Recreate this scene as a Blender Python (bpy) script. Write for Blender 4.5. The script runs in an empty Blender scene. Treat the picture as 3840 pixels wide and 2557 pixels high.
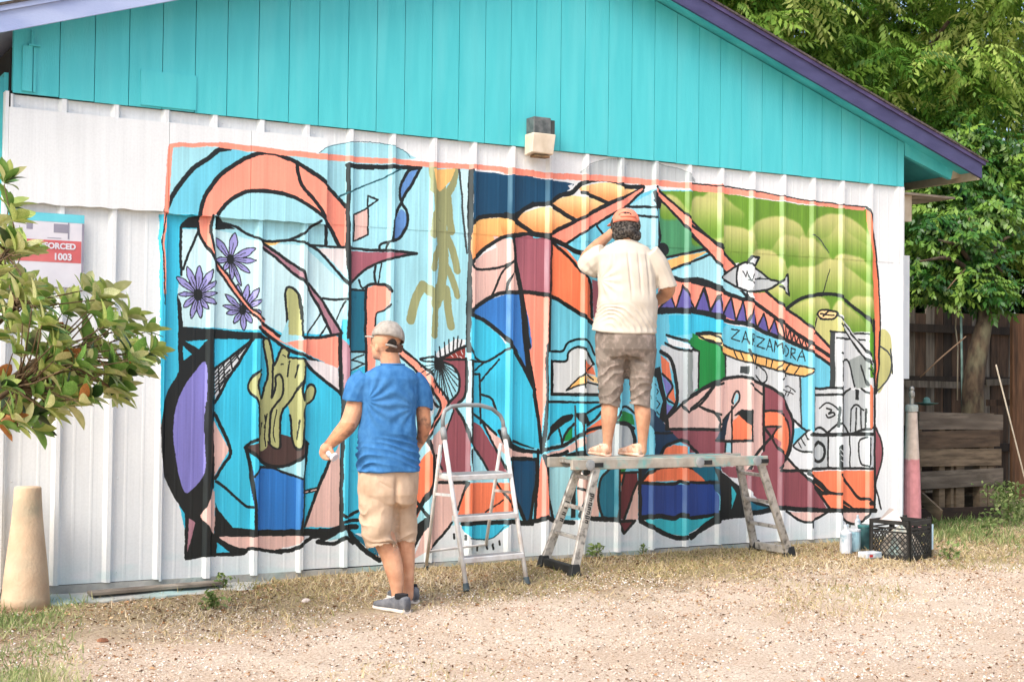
import bpy, bmesh, math, random
import numpy as np
from mathutils import Vector, Matrix, noise as mnoise
R = math.radians
random.seed(7); rng = np.random.default_rng(7)
scene = bpy.context.scene
COL = scene.collection

# ---------------------------------------------------------------- camera
# world frame: X runs along the painted wall, Z up, the wall face is y = 0, the viewer is at y < 0
CAM = np.array([-1.80776, -8.55405, 1.23710]); YAW, PIT, ROL = 0.5202432, 0.0262959, 0.0112243
FPX = 5333.0
_cy, _sy = math.cos(YAW), math.sin(YAW)
VF = np.array([_sy*math.cos(PIT), _cy*math.cos(PIT), math.sin(PIT)])
_r = np.array([_cy, -_sy, 0.0]); _u = np.cross(_r, VF)
_c, _s = math.cos(ROL), math.sin(ROL)
VR, VU = _c*_r + _s*_u, -_s*_r + _c*_u
cam_data = bpy.data.cameras.new("camera"); cam = bpy.data.objects.new("camera", cam_data); COL.objects.link(cam)
cam_data.sensor_width = 36.0; cam_data.lens = FPX*36.0/3840.0
cam_data.clip_start = 0.1; cam_data.clip_end = 500.0
m = Matrix(((VR[0], VU[0], -VF[0], CAM[0]), (VR[1], VU[1], -VF[1], CAM[1]), (VR[2], VU[2], -VF[2], CAM[2]), (0, 0, 0, 1)))
cam.matrix_world = m
scene.camera = cam
def at(nx, ny, n=0.0):
    """point in the world, n metres in front of the wall, seen in that direction"""
    d = VF + VR*(nx-1920)/FPX - VU*(ny-1278.5)/FPX
    t = (-n-CAM[1])/d[1]
    return Vector(CAM + d*t)
def at_z(nx, ny, z):
    d = VF + VR*(nx-1920)/FPX - VU*(ny-1278.5)/FPX
    return Vector(CAM + d*(z-CAM[2])/d[2])

# ---------------------------------------------------------------- light
SUN_DIR = Vector((-0.90, -0.34, 1.0)).normalized()      # towards the sun
world = bpy.data.worlds.new("World"); scene.world = world; world.use_nodes = True
wn = world.node_tree.nodes; wl = world.node_tree.links
sky = wn.new("ShaderNodeTexSky"); sky.sky_type = 'NISHITA'; sky.sun_disc = False
sky.sun_elevation = math.asin(SUN_DIR.z); sky.sun_rotation = math.atan2(SUN_DIR.x, SUN_DIR.y)
sky.air_density = 1.0; sky.dust_density = 4.0; sky.ozone_density = 0.6
bg = wn["Background"]; bg.inputs['Strength'].default_value = 0.15
wl.new(sky.outputs[0], bg.inputs['Color'])
sd = bpy.data.lights.new("sun", 'SUN'); sd.energy = 1.7; sd.angle = R(36); sd.color = (1.0, 0.97, 0.93)
so = bpy.data.objects.new("sun", sd); COL.objects.link(so)
so.rotation_euler = SUN_DIR.to_track_quat('Z', 'Y').to_euler(); so.location = (-6, -8, 10)
scene.view_settings.view_transform = 'Standard'; scene.view_settings.look = 'None'
scene.view_settings.exposure = 0.98; scene.view_settings.gamma = 1.0
scene.view_settings.use_curve_mapping = False

# ---------------------------------------------------------------- helpers
def lin(c):
    return tuple(((v/255.0)/12.92 if v/255.0 <= 0.04045 else ((v/255.0+0.055)/1.055)**2.4) for v in c)
def rgba(c): return lin(c)+(1.0,)
MATS = {}
def mat(name, c1, c2=None, scale=8.0, rough=0.7, bump=0.0, bscale=60.0, metal=0.0, stretch=(1, 1, 1), detail=4.0,
        c3=None, c3scale=1.5, c3amt=0.5, trans=0.0, spec=0.4, ramp=(0.35, 0.65)):
    if name in MATS: return MATS[name]
    M = bpy.data.materials.new(name); M.use_nodes = True; nt = M.node_tree; N = nt.nodes; L = nt.links
    b = N["Principled BSDF"]; b.inputs['Roughness'].default_value = rough; b.inputs['Metallic'].default_value = metal
    b.inputs['Specular IOR Level'].default_value = spec
    tc = N.new("ShaderNodeTexCoord"); mp = N.new("ShaderNodeMapping"); mp.inputs['Scale'].default_value = stretch
    L.new(tc.outputs['Object'], mp.inputs[0])
    if c2 is None: c2 = tuple(v*0.85 for v in c1)
    nz = N.new("ShaderNodeTexNoise"); nz.inputs['Scale'].default_value = scale; nz.inputs['Detail'].default_value = detail
    L.new(mp.outputs[0], nz.inputs['Vector'])
    rp = N.new("ShaderNodeValToRGB"); rp.color_ramp.elements[0].position = ramp[0]; rp.color_ramp.elements[1].position = ramp[1]
    rp.color_ramp.elements[0].color = rgba(c2); rp.color_ramp.elements[1].color = rgba(c1)
    L.new(nz.outputs[0], rp.inputs[0]); out = rp.outputs[0]
    if c3 is not None:
        n2 = N.new("ShaderNodeTexNoise"); n2.inputs['Scale'].default_value = c3scale; n2.inputs['Detail'].default_value = 6
        L.new(mp.outputs[0], n2.inputs['Vector'])
        r2 = N.new("ShaderNodeValToRGB"); r2.color_ramp.elements[0].position = 0.5; r2.color_ramp.elements[1].position = 0.68
        r2.color_ramp.elements[1].color = (c3amt,)*3+(1,)
        L.new(n2.outputs[0], r2.inputs[0])
        mx = N.new("ShaderNodeMix"); mx.data_type = 'RGBA'; mx.inputs[7].default_value = rgba(c3)
        L.new(r2.outputs[0], mx.inputs[0]); L.new(out, mx.inputs[6]); out = mx.outputs[2]
    L.new(out, b.inputs['Base Color'])
    if bump > 0:
        n3 = N.new("ShaderNodeTexNoise"); n3.inputs['Scale'].default_value = bscale; n3.inputs['Detail'].default_value = 5
        L.new(mp.outputs[0], n3.inputs['Vector'])
        bp = N.new("ShaderNodeBump"); bp.inputs['Strength'].default_value = bump; bp.inputs['Distance'].default_value = 0.01
        L.new(n3.outputs[0], bp.inputs['Height']); L.new(bp.outputs[0], b.inputs['Normal'])
    if trans > 0:
        tr = N.new("ShaderNodeBsdfTranslucent"); L.new(out, tr.inputs['Color'])
        ms = N.new("ShaderNodeMixShader"); ms.inputs[0].default_value = trans
        L.new(b.outputs[0], ms.inputs[1]); L.new(tr.outputs[0], ms.inputs[2]); L.new(ms.outputs[0], N["Material Output"].inputs[0])
    MATS[name] = M
    return M

class MB:
    """collects shapes in world coordinates and links them as one mesh object"""
    def __init__(s): s.v = []; s.f = []
    def add(s, vs, fs):
        k = len(s.v); s.v += [tuple(p) for p in vs]; s.f += [tuple(i+k for i in f) for f in fs]; return s
    def box(s, a, b, M=None):
        (x0, y0, z0), (x1, y1, z1) = a, b
        vs = [Vector(p) for p in ((x0,y0,z0),(x1,y0,z0),(x1,y1,z0),(x0,y1,z0),(x0,y0,z1),(x1,y0,z1),(x1,y1,z1),(x0,y1,z1))]
        if M is not None: vs = [M @ p for p in vs]
        return s.add(vs, [(0,3,2,1),(4,5,6,7),(0,1,5,4),(1,2,6,5),(2,3,7,6),(3,0,4,7)])
    def bar(s, p, q, w, h, up=(0, 0, 1)):
        """rectangular bar from p to q, w wide, h high"""
        p, q = Vector(p), Vector(q); d = (q-p).normalized(); upv = Vector(up)
        a = d.cross(upv)
        if a.length < 1e-4: a = d.cross(Vector((0, 1, 0)))
        a.normalize(); c = a.cross(d).normalized(); a = a*w/2; c = c*h/2
        vs = [p-a-c, p+a-c, p+a+c, p-a+c, q-a-c, q+a-c, q+a+c, q-a+c]
        return s.add(vs, [(0,3,2,1),(4,5,6,7),(0,1,5,4),(1,2,6,5),(2,3,7,6),(3,0,4,7)])
    def tube(s, pts, rad, n=8, cap=True, flat=None):
        """tube along pts; rad a number or a list; flat = (side vector, ratio) squashes the section"""
        pts = [Vector(p) for p in pts]; m_ = len(pts)
        if not hasattr(rad, '__len__'): rad = [rad]*m_
        vs = []; prev = None
        for i, p in enumerate(pts):
            d = (pts[min(i+1, m_-1)]-pts[max(i-1, 0)]).normalized()
            if prev is None:
                a = d.cross(Vector((0, 0, 1)));
                if a.length < 1e-3: a = d.cross(Vector((0, 1, 0)))
            else: a = prev - d*prev.dot(d)
            a.normalize(); prev = a; b_ = d.cross(a)
            for k in range(n):
                t = 2*math.pi*k/n; vs.append(p+(a*math.cos(t)+b_*math.sin(t))*rad[i])
        fs = [(i*n+k, i*n+(k+1) % n, (i+1)*n+(k+1) % n, (i+1)*n+k) for i in range(m_-1) for k in range(n)]
        if cap: fs += [tuple(range(n-1, -1, -1)), tuple((m_-1)*n+k for k in range(n))]
        return s.add(vs, fs)
    def lathe(s, prof, c=(0, 0, 0), n=20, M=None):
        """prof: list of (radius, z)"""
        vs = []
        for r_, z in prof:
            for k in range(n):
                t = 2*math.pi*k/n; p = Vector((r_*math.cos(t), r_*math.sin(t), z))
                if M is not None: p = M @ p
                vs.append(p+Vector(c))
        m_ = len(prof)
        fs = [(i*n+k, i*n+(k+1) % n, (i+1)*n+(k+1) % n, (i+1)*n+k) for i in range(m_-1) for k in range(n)]
        fs += [tuple(range(n-1, -1, -1)), tuple((m_-1)*n+k for k in range(n))]
        return s.add(vs, fs)
    def ell(s, c, r, M=None, n=14, m_=10):
        vs = []; c = Vector(c)
        for i in range(m_+1):
            ph = math.pi*i/m_
            for k in range(n):
                t = 2*math.pi*k/n; p = Vector((r[0]*math.sin(ph)*math.cos(t), r[1]*math.sin(ph)*math.sin(t), r[2]*math.cos(ph)))
                if M is not None: p = M @ p
                vs.append(p+c)
        fs = [(i*n+k, (i+1)*n+k, (i+1)*n+(k+1) % n, i*n+(k+1) % n) for i in range(m_) for k in range(n)]
        return s.add(vs, fs)
    def prism(s, poly, y0, y1):
        """polygon in x,z pulled from y0 to y1"""
        n = len(poly); vs = [(x, y0, z) for x, z in poly]+[(x, y1, z) for x, z in poly]
        fs = [tuple(range(n)), tuple(range(2*n-1, n-1, -1))]+[(i, i+n, (i+1) % n+n, (i+1) % n) for i in range(n)]
        return s.add(vs, fs)
    def build(s, name, material, parent=None, smooth=False, bevel=0.0, **props):
        o_ = Vector(parent['_org']) if parent is not None else Vector((0, 0, 0))
        me = bpy.data.meshes.new(name)
        me.from_pydata([(p[0]-o_.x, p[1]-o_.y, p[2]-o_.z) for p in s.v], [], s.f)
        bmm = bmesh.new(); bmm.from_mesh(me)
        bmesh.ops.remove_doubles(bmm, verts=bmm.verts, dist=1e-6)
        bmesh.ops.recalc_face_normals(bmm, faces=bmm.faces)
        if bevel > 0:
            bmesh.ops.bevel(bmm, geom=list(bmm.edges), offset=bevel, segments=1, affect='EDGES', clamp_overlap=True)
        bmm.to_mesh(me); bmm.free()
        if smooth: me.polygons.foreach_set('use_smooth', [True]*len(me.polygons))
        me.materials.append(material)
        return link(name, me, parent, **props)

def link(name, me, parent=None, **props):
    o = bpy.data.objects.new(name, me); COL.objects.link(o)
    if parent is not None: o.parent = parent; o['_org'] = parent['_org']
    else: o['_org'] = (0.0, 0.0, 0.0)
    for k, v in props.items(): o[k] = v
    return o
def thing(name, loc, label, cat, group=None):
    o = bpy.data.objects.new(name, None); COL.objects.link(o); o.empty_display_size = 0.1
    o.location = loc; o['_org'] = tuple(loc); o['label'] = label; o['category'] = cat
    if group: o['group'] = group
    return o
def npmesh(name, V, F, material, mats=None, midx=None, smooth=False, attr=None):
    """fast mesh from numpy: V (n,3), F (m,k) with constant k"""
    me = bpy.data.meshes.new(name); V = np.asarray(V, np.float32); F = np.asarray(F, np.int32)
    me.vertices.add(len(V)); me.vertices.foreach_set('co', V.ravel())
    k = F.shape[1]; me.loops.add(F.size); me.loops.foreach_set('vertex_index', F.ravel())
    me.polygons.add(len(F)); me.polygons.foreach_set('loop_start', np.arange(0, F.size, k, dtype=np.int32))
    me.polygons.foreach_set('loop_total', np.full(len(F), k, np.int32))
    if smooth: me.polygons.foreach_set('use_smooth', np.ones(len(F), bool))
    for mm in (mats or [material]): me.materials.append(mm)
    if midx is not None: me.polygons.foreach_set('material_index', np.asarray(midx, np.int32))
    if attr is not None:
        a = me.attributes.new('tone', 'FLOAT', 'POINT'); a.data.foreach_set('value', np.asarray(attr, np.float32))
    me.update(calc_edges=True); me.validate()
    return me
def vnoise(P, s):
    """cheap smooth pseudo noise on (n,3) points, about -1..1"""
    P = np.asarray(P)*s
    return (np.sin(P[:, 0]*1.3+2.1*np.sin(P[:, 1]*0.9+1.7)+P[:, 2]*0.7)+np.sin(P[:, 1]*1.7+1.9*np.sin(P[:, 2]*1.1+0.3)-P[:, 0]*0.6)
            + np.sin(P[:, 2]*1.5+2.3*np.sin(P[:, 0]*0.8+4.1)+P[:, 1]*0.5))/3.0
def sstep(a, b, x): t = np.clip((x-a)/(b-a), 0, 1); return t*t*(3-2*t)
def ground_h(x, y):
    x = np.asarray(x, float); n = -np.asarray(y, float)
    base = -0.075 + 0.045*sstep(0.2, 2.5, x)
    h = base - 0.03*np.clip(n, 0, 1.5) - 0.012*np.clip(n-1.5, 0, 30)
    h = h + 0.012*np.clip(-n, 0, 6)*sstep(6.8, 8, x) + 0.008*np.sin(x*2.3+n*1.7)*np.sin(n*2.9-x*1.1)*np.clip(n*2, 0, 1)
    return h
def gz(x, y): return float(ground_h(x, y))
# ---------------------------------------------------------------- the painted wall: paint laid on the siding
PAL = dict(LB=(158,214,224), LW=(196,228,232), MB=(108,198,220), CY=(56,188,218), CO=(250,150,126), OR=(244,128,88), PK=(224,184,172),
           PW=(222,214,212), MV=(142,76,84), ML=(168,120,132), MF=(160,92,104), PU=(128,124,194), P2=(94,86,156), LP=(152,148,204), K=(22,26,26),
           OL=(176,178,120), AG=(148,152,106), TL=(18,104,128), DB=(12,66,98), NV=(14,36,54), N2=(18,54,84), BL=(42,116,190), BM=(52,122,196),
           BS=(96,142,200), RB=(36,68,144), BR=(74,54,50), YE=(244,190,114), Y2=(255,214,150), YO=(240,146,84), YB=(245,186,110), W=(226,229,229), WG=(206,210,210), GY=(184,190,190),
           G2=(150,158,154), GD=(58,64,64), GR=(70,138,94), KG=(18,134,58), K2=(44,132,74), HG=(104,146,42), HK=(196,194,122), HL=(160,178,84), MD=(104,44,50),
           TD=(24,80,92), RD=(140,52,44), C2=(54,188,200), GB=(84,146,24), OF=(186,184,120))
TILE = dict(A=(600,500,1.96), B=(600,1200,1.96), C=(1200,500,1.96), D=(1200,1300,1.96), E=(1900,600,1.96), F=(1900,1300,1.96),
            G=(2600,600,1.96), H=(2600,1250,1.96), I=(0,1500,1.4834), N=(0,0,1.0), Q=(0,0,1/1.6306))
DRAW = """
# --- ground colours
A f LB 80,100 450,115 1200,200 1568,235 1568,1568 45,1568 45,585
C f LB 0,190 1100,262 1100,1568 0,1568
D f LB -100,-20 1110,0 1110,600 1568,700 1568,1290 0,1340
E f MB 1080,220 1568,230 1568,1568 0,1568 0,560
F f MB 0,0 1568,0 1568,1260 1060,1270 300,1270 0,1270
B f CY -10,0 1568,0 1568,1568 190,1568 5,800
A F LB 1220,105 1400,72 1600,75 1760,110 1840,160 1840,190 1220,190
A L 5 TD 1160,150 1230,105 1400,70 1540,66 1700,92 1800,135 1840,178
E F GY 560,80 680,10 860,-5 1020,5 1180,40 1320,90 1380,160 1100,150 760,130 560,100
E L 6 G2 545,90 620,30 760,-5 980,0 1180,45 1320,90 1385,165
# --- left top
A f CY -5,600 300,600 290,1568 -5,1568
A F MB 30,590 95,455 180,345 290,235 400,155 480,125 690,160 600,200 480,275 390,370 325,470 300,592 200,594
A f LW 155,700 395,700 740,800 760,1110 740,1450 380,1430 170,1420 130,1180 155,1010
A f LW 740,800 1060,830 1380,1130 1330,1480 900,1470 740,1380
A F CO 300,600 310,530 340,450 400,370 480,290 600,210 700,165 780,155 860,170 960,210 1080,280 1200,360 1300,460 1372,540 1374,830 1320,834 1290,770 1215,650 1150,580 1050,520 950,470 850,440 750,430 650,440 550,480 470,540 425,602
A f CO 300,600 385,600 372,680 380,780 400,870 410,925 450,1000 560,1130 650,1260 745,1375 690,1330 560,1190 440,1030 395,930 355,850 300,750 283,650
A F CO 735,1385 830,1450 930,1510 1060,1515 1310,1495 1310,1720 1180,1668 1060,1612 930,1550 780,1460
A l 34 CO 665,1300 760,1390
A L 25 K 40,580 80,480 150,370 250,260 360,180 430,137 505,125
A L 22 K 290,600 305,520 340,440 400,360 480,280 600,200 700,163 780,153 860,165 960,205 1080,275 1200,358 1300,465 1372,540
A L 20 K 420,602 470,535 550,475 640,440 740,428 850,440 950,470 1060,525 1150,585 1215,645 1280,740 1322,834
A L 20 K 1000,240 1010,320 1040,400 1110,480 1180,570 1210,640 1225,720 1226,825
A f YE 755,795 890,800 850,820 790,826
A f PW 1130,848 1370,850 1370,1065 1280,950 1200,880
A f ML 750,805 850,868 950,950 1060,1030 1075,1090 1160,1190 1230,1300 1335,1470 1255,1472 1190,1330 1120,1190 1070,1110 1040,1060 940,990 850,910 760,840
A L 14 K 470,665 560,690 650,740 740,788
A L 14 K 740,790 850,795 950,790 1040,800 1100,825 1220,832 1370,842
A L 14 K 940,790 1040,750 1110,690 1175,650
A L 15 K 1080,810 1170,868 1260,960 1340,1060 1388,1125
A L 15 K 745,800 850,870 960,950 1050,1012 1075,1082 1170,1200 1240,1310 1340,1465
A L 15 K 755,845 860,920 960,1010 1055,1085 1120,1200 1200,1340 1258,1472
A L 13 K 1195,1212 1270,1226 1372,1222
A l 8 K 1362,1240 1300,1370
A l 8 K 1182,1330 1080,1490
A l 8 K 1228,1410 1182,1490
A L 16 K 285,600 280,660 300,760 360,860 405,935 430,1010 480,1075 570,1195 640,1275 690,1325 740,1385 830,1452 900,1497 1060,1503 1200,1497 1335,1470
A L 13 K 385,610 370,690 380,780 400,870 412,930 460,1000 565,1135 655,1262 700,1322
A L 18 K 730,1430 830,1508 930,1580 1000,1612 1060,1632 1180,1690 1310,1740
A f K 150,672 210,620 290,605 292,692 160,692
A f K 398,612 432,618 470,660 560,705 400,706
A l 13 K 282,725 230,850 172,1000
A l 15 K 154,690 156,1040
A f K 128,1180 160,1250 170,1420 400,1440 735,1468 800,1500 735,1512 400,1512 396,1590 138,1590
A f OL 936,1495 930,1300 922,1180 945,1133 990,1143 1022,1190 1034,1300 1042,1495
A L 13 K 938,1492 930,1300 922,1180 942,1133 990,1141 1024,1190 1036,1300 1044,1492
A l 22 K 1400,245 1568,252
A L 17 K 1384,240 1380,500 1374,840 1390,1120 1386,1300 1374,1500
# --- left bottom
B f LB 940,0 1060,150 1060,250 880,140
B f OL 945,0 1036,0 1040,118 948,110
B f CO 1060,145 1210,145 1312,120 1312,352 1180,292 1060,240 930,165
B f LB -10,0 -10,1 0,1
B f K 140,150 180,150 290,215 350,145 395,130 405,620 400,700 402,1200 395,1262 297,1458 380,1568 190,1568 190,1440 100,1300 30,1150 3,970 3,790 32,600 70,500 140,380
B f CY 185,155 350,145 285,210
B f CY 172,190 240,252 175,300
B F PU 335,305 345,500 332,700 326,900 326,1130 200,1270 150,1170 112,980 100,780 125,620 190,470 260,380
B f WG 400,352 510,282 685,135 600,290 500,430 408,600
B l 7 K 402,400 470,330 590,215
B l 7 K 402,430 500,330 620,200
B l 7 K 402,460 530,320 640,190
B l 7 K 402,490 520,370
B l 7 K 402,520 510,400
B l 7 K 402,550 490,430
B l 9 K 430,360 440,560
B l 9 K 470,330 480,480
B l 9 K 520,280 540,380
B l 9 K 560,250 590,300
B L 15 K 400,362 510,285 600,210 688,138
B L 15 K 688,138 590,300 500,440 405,612
B f PK 398,735 512,952 400,1150
B f PK 396,1240 396,1568 378,1568 298,1452
B L 18 K 398,690 430,740 520,960 465,1070 408,1165
B f K 405,1380 440,1410 540,1525 700,1535 1330,1530 1330,1568 405,1568
B L 14 K 415,1188 540,1290 630,1368 690,1376
B f BL 650,1000 700,1568 1035,1545 1060,1165 960,1138 840,1088 740,1078 690,1140
B f LB 878,1090 1075,1005 1062,1165 960,1138
B f BR 640,935 740,890 900,840 1085,900 1072,980 980,1045 890,1072 790,1062 690,1000
B L 17 K 636,950 660,1080 690,1300 703,1568
B L 17 K 1086,915 1062,1150 1052,1400 1030,1560
B L 17 K 632,940 665,905 700,880 735,884
B L 17 K 1050,870 1090,915
B L 17 K 640,955 700,1000 780,1058 880,1076 980,1052 1080,985
B L 13 K 735,1078 840,1090 960,1140 1062,1168
B l 13 K 742,1080 690,1150
B F OL 725,940 722,620 660,530 650,480 700,400 745,375 715,480 745,570 770,480 792,380 762,170 785,140 808,160 830,290 845,330 900,208 950,238 942,272 960,268 1058,300 1056,420 1040,520 1058,590 1062,530 1105,480 1142,510 1120,590 1062,660 1045,920 985,922 960,700 936,620 892,700 886,930 832,936 800,900 782,942
B F CY 738,400 745,470 740,545 722,490
B L 12 K 725,940 722,620 660,530 648,480 690,405 745,368
B L 12 K 745,400 715,480 745,575 772,480 794,380 762,170 785,135 810,160 832,290 845,330 900,205 950,235 945,272 1010,280 1062,300 1058,420 1040,520 1058,590 1062,530 1105,478 1144,508 1122,590 1062,662 1047,922 985,924 958,700
B L 12 K 825,570 850,500 853,425 885,408 908,470 896,560 830,650 812,720 812,900
B L 12 K 830,330 828,560
B L 12 K 1055,440 962,590 892,700 888,932 832,938 800,900
B L 9 K 955,300 940,420
B L 9 K 1020,330 1000,420
B L 7 K 775,700 778,930
B L 7 K 790,690 770,800
B L 6 K 860,660 840,800 850,900
B l 6 K 750,760 740,850
B l 6 K 1020,740 1010,880
B l 6 K 905,260 925,270
B l 6 K 890,330 905,330
B f PK 1250,1045 1325,905 1328,1520 1062,1520
B L 17 K 1252,1040 1160,1260 1062,1515
B L 17 K 1345,600 1342,900 1332,1200 1326,1530
B f PW 1065,290 1180,305 1312,352 1325,545 1180,430 1060,300
B f ML 1338,130 1392,200 1392,440 1338,540
B L 17 K 1060,300 1130,380 1240,470 1330,550 1346,640
B f TL 1395,-50 1512,-50 1512,236 1395,236
B f LB 1395,240 1512,240 1512,335 1400,382
B l 12 K 1392,238 1514,236
B l 8 K 1502,255 1410,300 1506,322 1405,372
B l 22 K 1326,110 1332,550
B L 11 K 1392,-60 1394,430 1346,545
B l 24 K 1060,1265 1155,1250
B l 10 PK 1068,1266 1150,1253
B l 26 K 1345,1245 1450,1250
B l 11 PK 1352,1246 1440,1250
B l 9 K 1110,1250 1100,1270
B l 9 K 1395,1240 1390,1262
# lower left edge
I f K 1030,640 1030,892 1060,890 1130,872 1200,872 1240,862 1350,856 1400,832 1300,760 1200,740 1115,650 1050,620
I f ML 1052,660 1090,682 1046,848
I f PK 1196,505 1196,745 1115,642
I f K 1200,570 1230,668 1300,735 1568,735 1568,765 1250,768 1200,745
I f PK 1232,768 1568,758 1568,838 1400,832 1330,822 1270,800
I f CY 1210,792 1280,846 1206,852
N F PK 826,2014 960,2010 1130,2006 1128,2032 1090,2050 1000,2058 900,2050
N L 11 K 1040,2068 1100,2062 1150,2032 1190,2012 1290,2014
N L 17 K 830,2002 960,2000 1130,1998 1190,2000 1280,1996
I L 13 K 1200,862 1350,856 1400,828 1568,852
# --- column and S curve
C l 22 K 205,242 400,247 600,255 745,252
C L 15 K 205,235 202,500 206,840 212,1120
C L 12 TD 130,470 220,430 350,378 500,310 605,265
C f PK 250,595 355,545 355,745 250,795
C l 9 K 250,595 355,545 355,745 250,795 250,595
C l 9 K 355,545 355,460 432,490 355,540
C F BS 590,480 598,390 640,310 722,260 692,330 612,486
C F BS 600,560 640,615 632,700 580,770 530,792 545,660
C L 16 K 745,254 660,275 612,350 592,430 605,510 640,580 642,680 592,765 525,792
C L 16 K 742,255 695,350 612,490 552,620 530,785
C L 12 K 525,792 450,820 438,862
C l 9 K 505,795 490,850
C f MF 215,868 640,880 702,886 620,896 480,940 330,1020 222,1105
C L 15 K 215,850 400,860 600,870 712,886
C L 13 K 712,888 600,905 450,950 330,1010 222,1112
C L 13 K 415,980 405,1050 418,1120
C L 8 K 460,960 430,1110
C L 10 K 290,1080 312,1140 370,1112
C f CO 342,1145 400,1120 480,1120 514,1160 508,1255 480,1290 422,1318 410,1400 410,1800 342,1800
C f TL 222,1155 336,1160 338,1568 218,1568
C l 12 K 218,1150 338,1158
C L 15 K 346,1800 340,1400 340,1160 372,1115 440,1112 485,1118 520,1160
C L 10 K 516,1258 480,1300 420,1325 410,1420
C l 15 K 215,840 216,1568
# agave
C l 40 AG 830,255 835,420
C l 40 AG 1000,270 980,380 930,460
C l 80 AG 880,400 885,720
C f YE 830,262 1000,262 965,350 885,430 850,390
C l 50 AG 850,600 835,740
C l 44 AG 940,480 955,620 970,720
C l 56 AG 890,700 915,900 905,1050 885,1200
C l 40 AG 930,740 975,850 1015,1010
C l 44 AG 900,830 850,900 838,990
C l 36 AG 925,960 970,1050 1012,1195
C l 70 AG 880,1150 850,1250
C l 44 AG 850,1230 838,1480
C l 44 AG 930,1150 945,1300 965,1420
C l 52 AG 830,1180 760,1120 715,1200 672,1370
C f LW 1035,270 1100,270 1095,800 1080,880
C L 17 GD 1025,262 1042,450 1065,700 1082,880
C L 24 K 1112,262 1102,500 1106,900 1092,1300 1092,1600
# --- middle top
C f DB 1120,282 1568,320 1568,530 1440,620 1300,610 1120,660
E f DB 0,105 440,165 500,180 440,240 330,320 200,330 80,420 0,420
C g YE YO 1112,935 1116,700 1170,640 1300,622 1400,630 1580,745 1420,745 1300,785 1200,860
E g YE YO -40,440 40,450 200,550 40,552 -20,550
E g Y2 YO 80,442 150,385 290,348 400,395 500,432 310,545 220,545
E g Y2 YO 340,320 450,268 560,268 735,330 560,425 440,402
E g Y2 YO 540,208 680,172 830,176 960,240 800,322 650,272
E f PK -95,560 50,590 60,700 -40,740
C f PK 1108,965 1200,888 1410,790 1430,930 1490,1165 1250,1212 1108,1312
C f MF 1440,755 1568,755 1568,1162 1490,1162
E f MF 55,572 312,572 326,985 110,972
E f OR 336,600 440,655 520,740 620,900 642,1195 540,1120 400,1040 330,1012
E f CO 120,985 316,1000 300,1568 175,1568
F f CO 158,-10 302,-10 282,400 262,640 240,560 205,300
C F BM 1120,1320 1220,1240 1400,1183 1490,1190 1560,1568 1420,1568 1320,1460
E f BM 0,990 112,990 165,1568 130,1568 20,1330 -60,1180
C f CY 1102,1345 1200,1385 1320,1480 1420,1620 1568,1900 1568,2300 1102,2300
F f CY -5,-20 60,70 140,180 200,330 240,560 255,745 100,735 20,690 -5,640
E l 26 K 0,400 60,448 200,545 310,558
C L 22 K 1112,660 1180,620 1300,604 1420,610 1490,575 1568,520
E L 24 K 60,450 110,385 200,332 310,322 400,262 480,242 560,172 680,145 800,158 880,196 1010,200
E L 24 K 310,322 400,380 500,440
E L 22 K 310,558 430,490 560,430 760,322 940,245 1010,202
E L 20 K 560,240 680,290 765,328
E f W 450,190 490,180 480,220
C L 19 K 1108,952 1200,862 1320,782 1430,748 1568,746
E L 18 K 30,565 200,550 320,578
C L 14 K 1108,955 1130,992 1200,1002 1330,985 1440,930
C L 12 K 1405,945 1330,1050 1262,1210
C L 11 K 1440,1012 1390,1080 1370,1172
C L 24 K 1420,750 1440,930 1490,1200 1540,1568
E L 26 K 45,570 70,750 110,970 130,1200 165,1568
E L 24 K 325,590 320,1000 302,1568
F L 22 K 150,-20 200,300 240,560 262,770
F L 15 K 295,-10 288,500 268,740
C L 22 K 1092,1322 1220,1232 1330,1180 1480,1172
E L 22 K 100,968 200,980 310,1000 400,1040 540,1130 650,1210
C L 22 K 1100,1332 1200,1372 1320,1462 1400,1545 1470,1660 1568,1850
F L 22 K -10,10 60,95 140,200 200,340
E f CO 322,562 560,440 800,320 1005,205 1005,235 880,340 540,550 440,622
E f MB 450,632 560,560 780,420 760,560 600,680 520,670
E L 13 K 1008,228 880,340 700,450 540,550 440,622
E L 26 K 305,575 380,600 440,632 500,668 580,690
E L 17 K 325,590 420,680 500,755 570,840 620,912 632,1160
E f MF 634,880 700,900 700,1200 645,1160
E l 12 K 665,490 722,560
# --- right beam, triangle
E f LB 1080,238 890,342 780,430 900,640 1110,660 1092,320
E f GR 1120,300 1170,330 1462,650 1150,712 1130,560
E l 13 K 890,342 1092,352
E l 13 K 955,408 1092,426
E L 18 K 1085,245 1105,400 1128,560 1118,640 1165,670
E l 50 K 1125,325 1108,300
E l 66 K 1150,655 1158,660
E f YB 1170,742 1300,702 1500,668 1300,770 1190,812
E L 14 K 1150,722 1300,692 1475,655
E L 13 K 1195,816 1360,750 1520,690
E f LB 1200,830 1520,705 1600,770 1600,960 1400,880 1220,872
G f LB -20,760 150,700 260,835 435,1025 350,1025 150,925 -20,885
# hills
E f HG 1120,228 1568,240 1568,640 1330,410
G f HG 0,225 150,235 430,280 850,335 1275,362 1300,600 1332,900 1334,1500 1290,1500 1290,1280 1010,1262 1010,1375 700,1105 540,975 400,800 150,612 -10,480
G g HK HG 0,620 -10,400 60,320 120,335 185,480 185,600
G g HK HG 60,330 120,235 200,240 300,330 380,400 300,480
G g HK HG 880,620 865,480 935,420 1000,396 1100,408 1200,458 1282,540 1295,720
G g HK HG 430,690 425,495 495,442 600,416 700,428 805,500 805,660
G g HK HG 180,740 178,505 300,488 430,535 470,720
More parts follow.
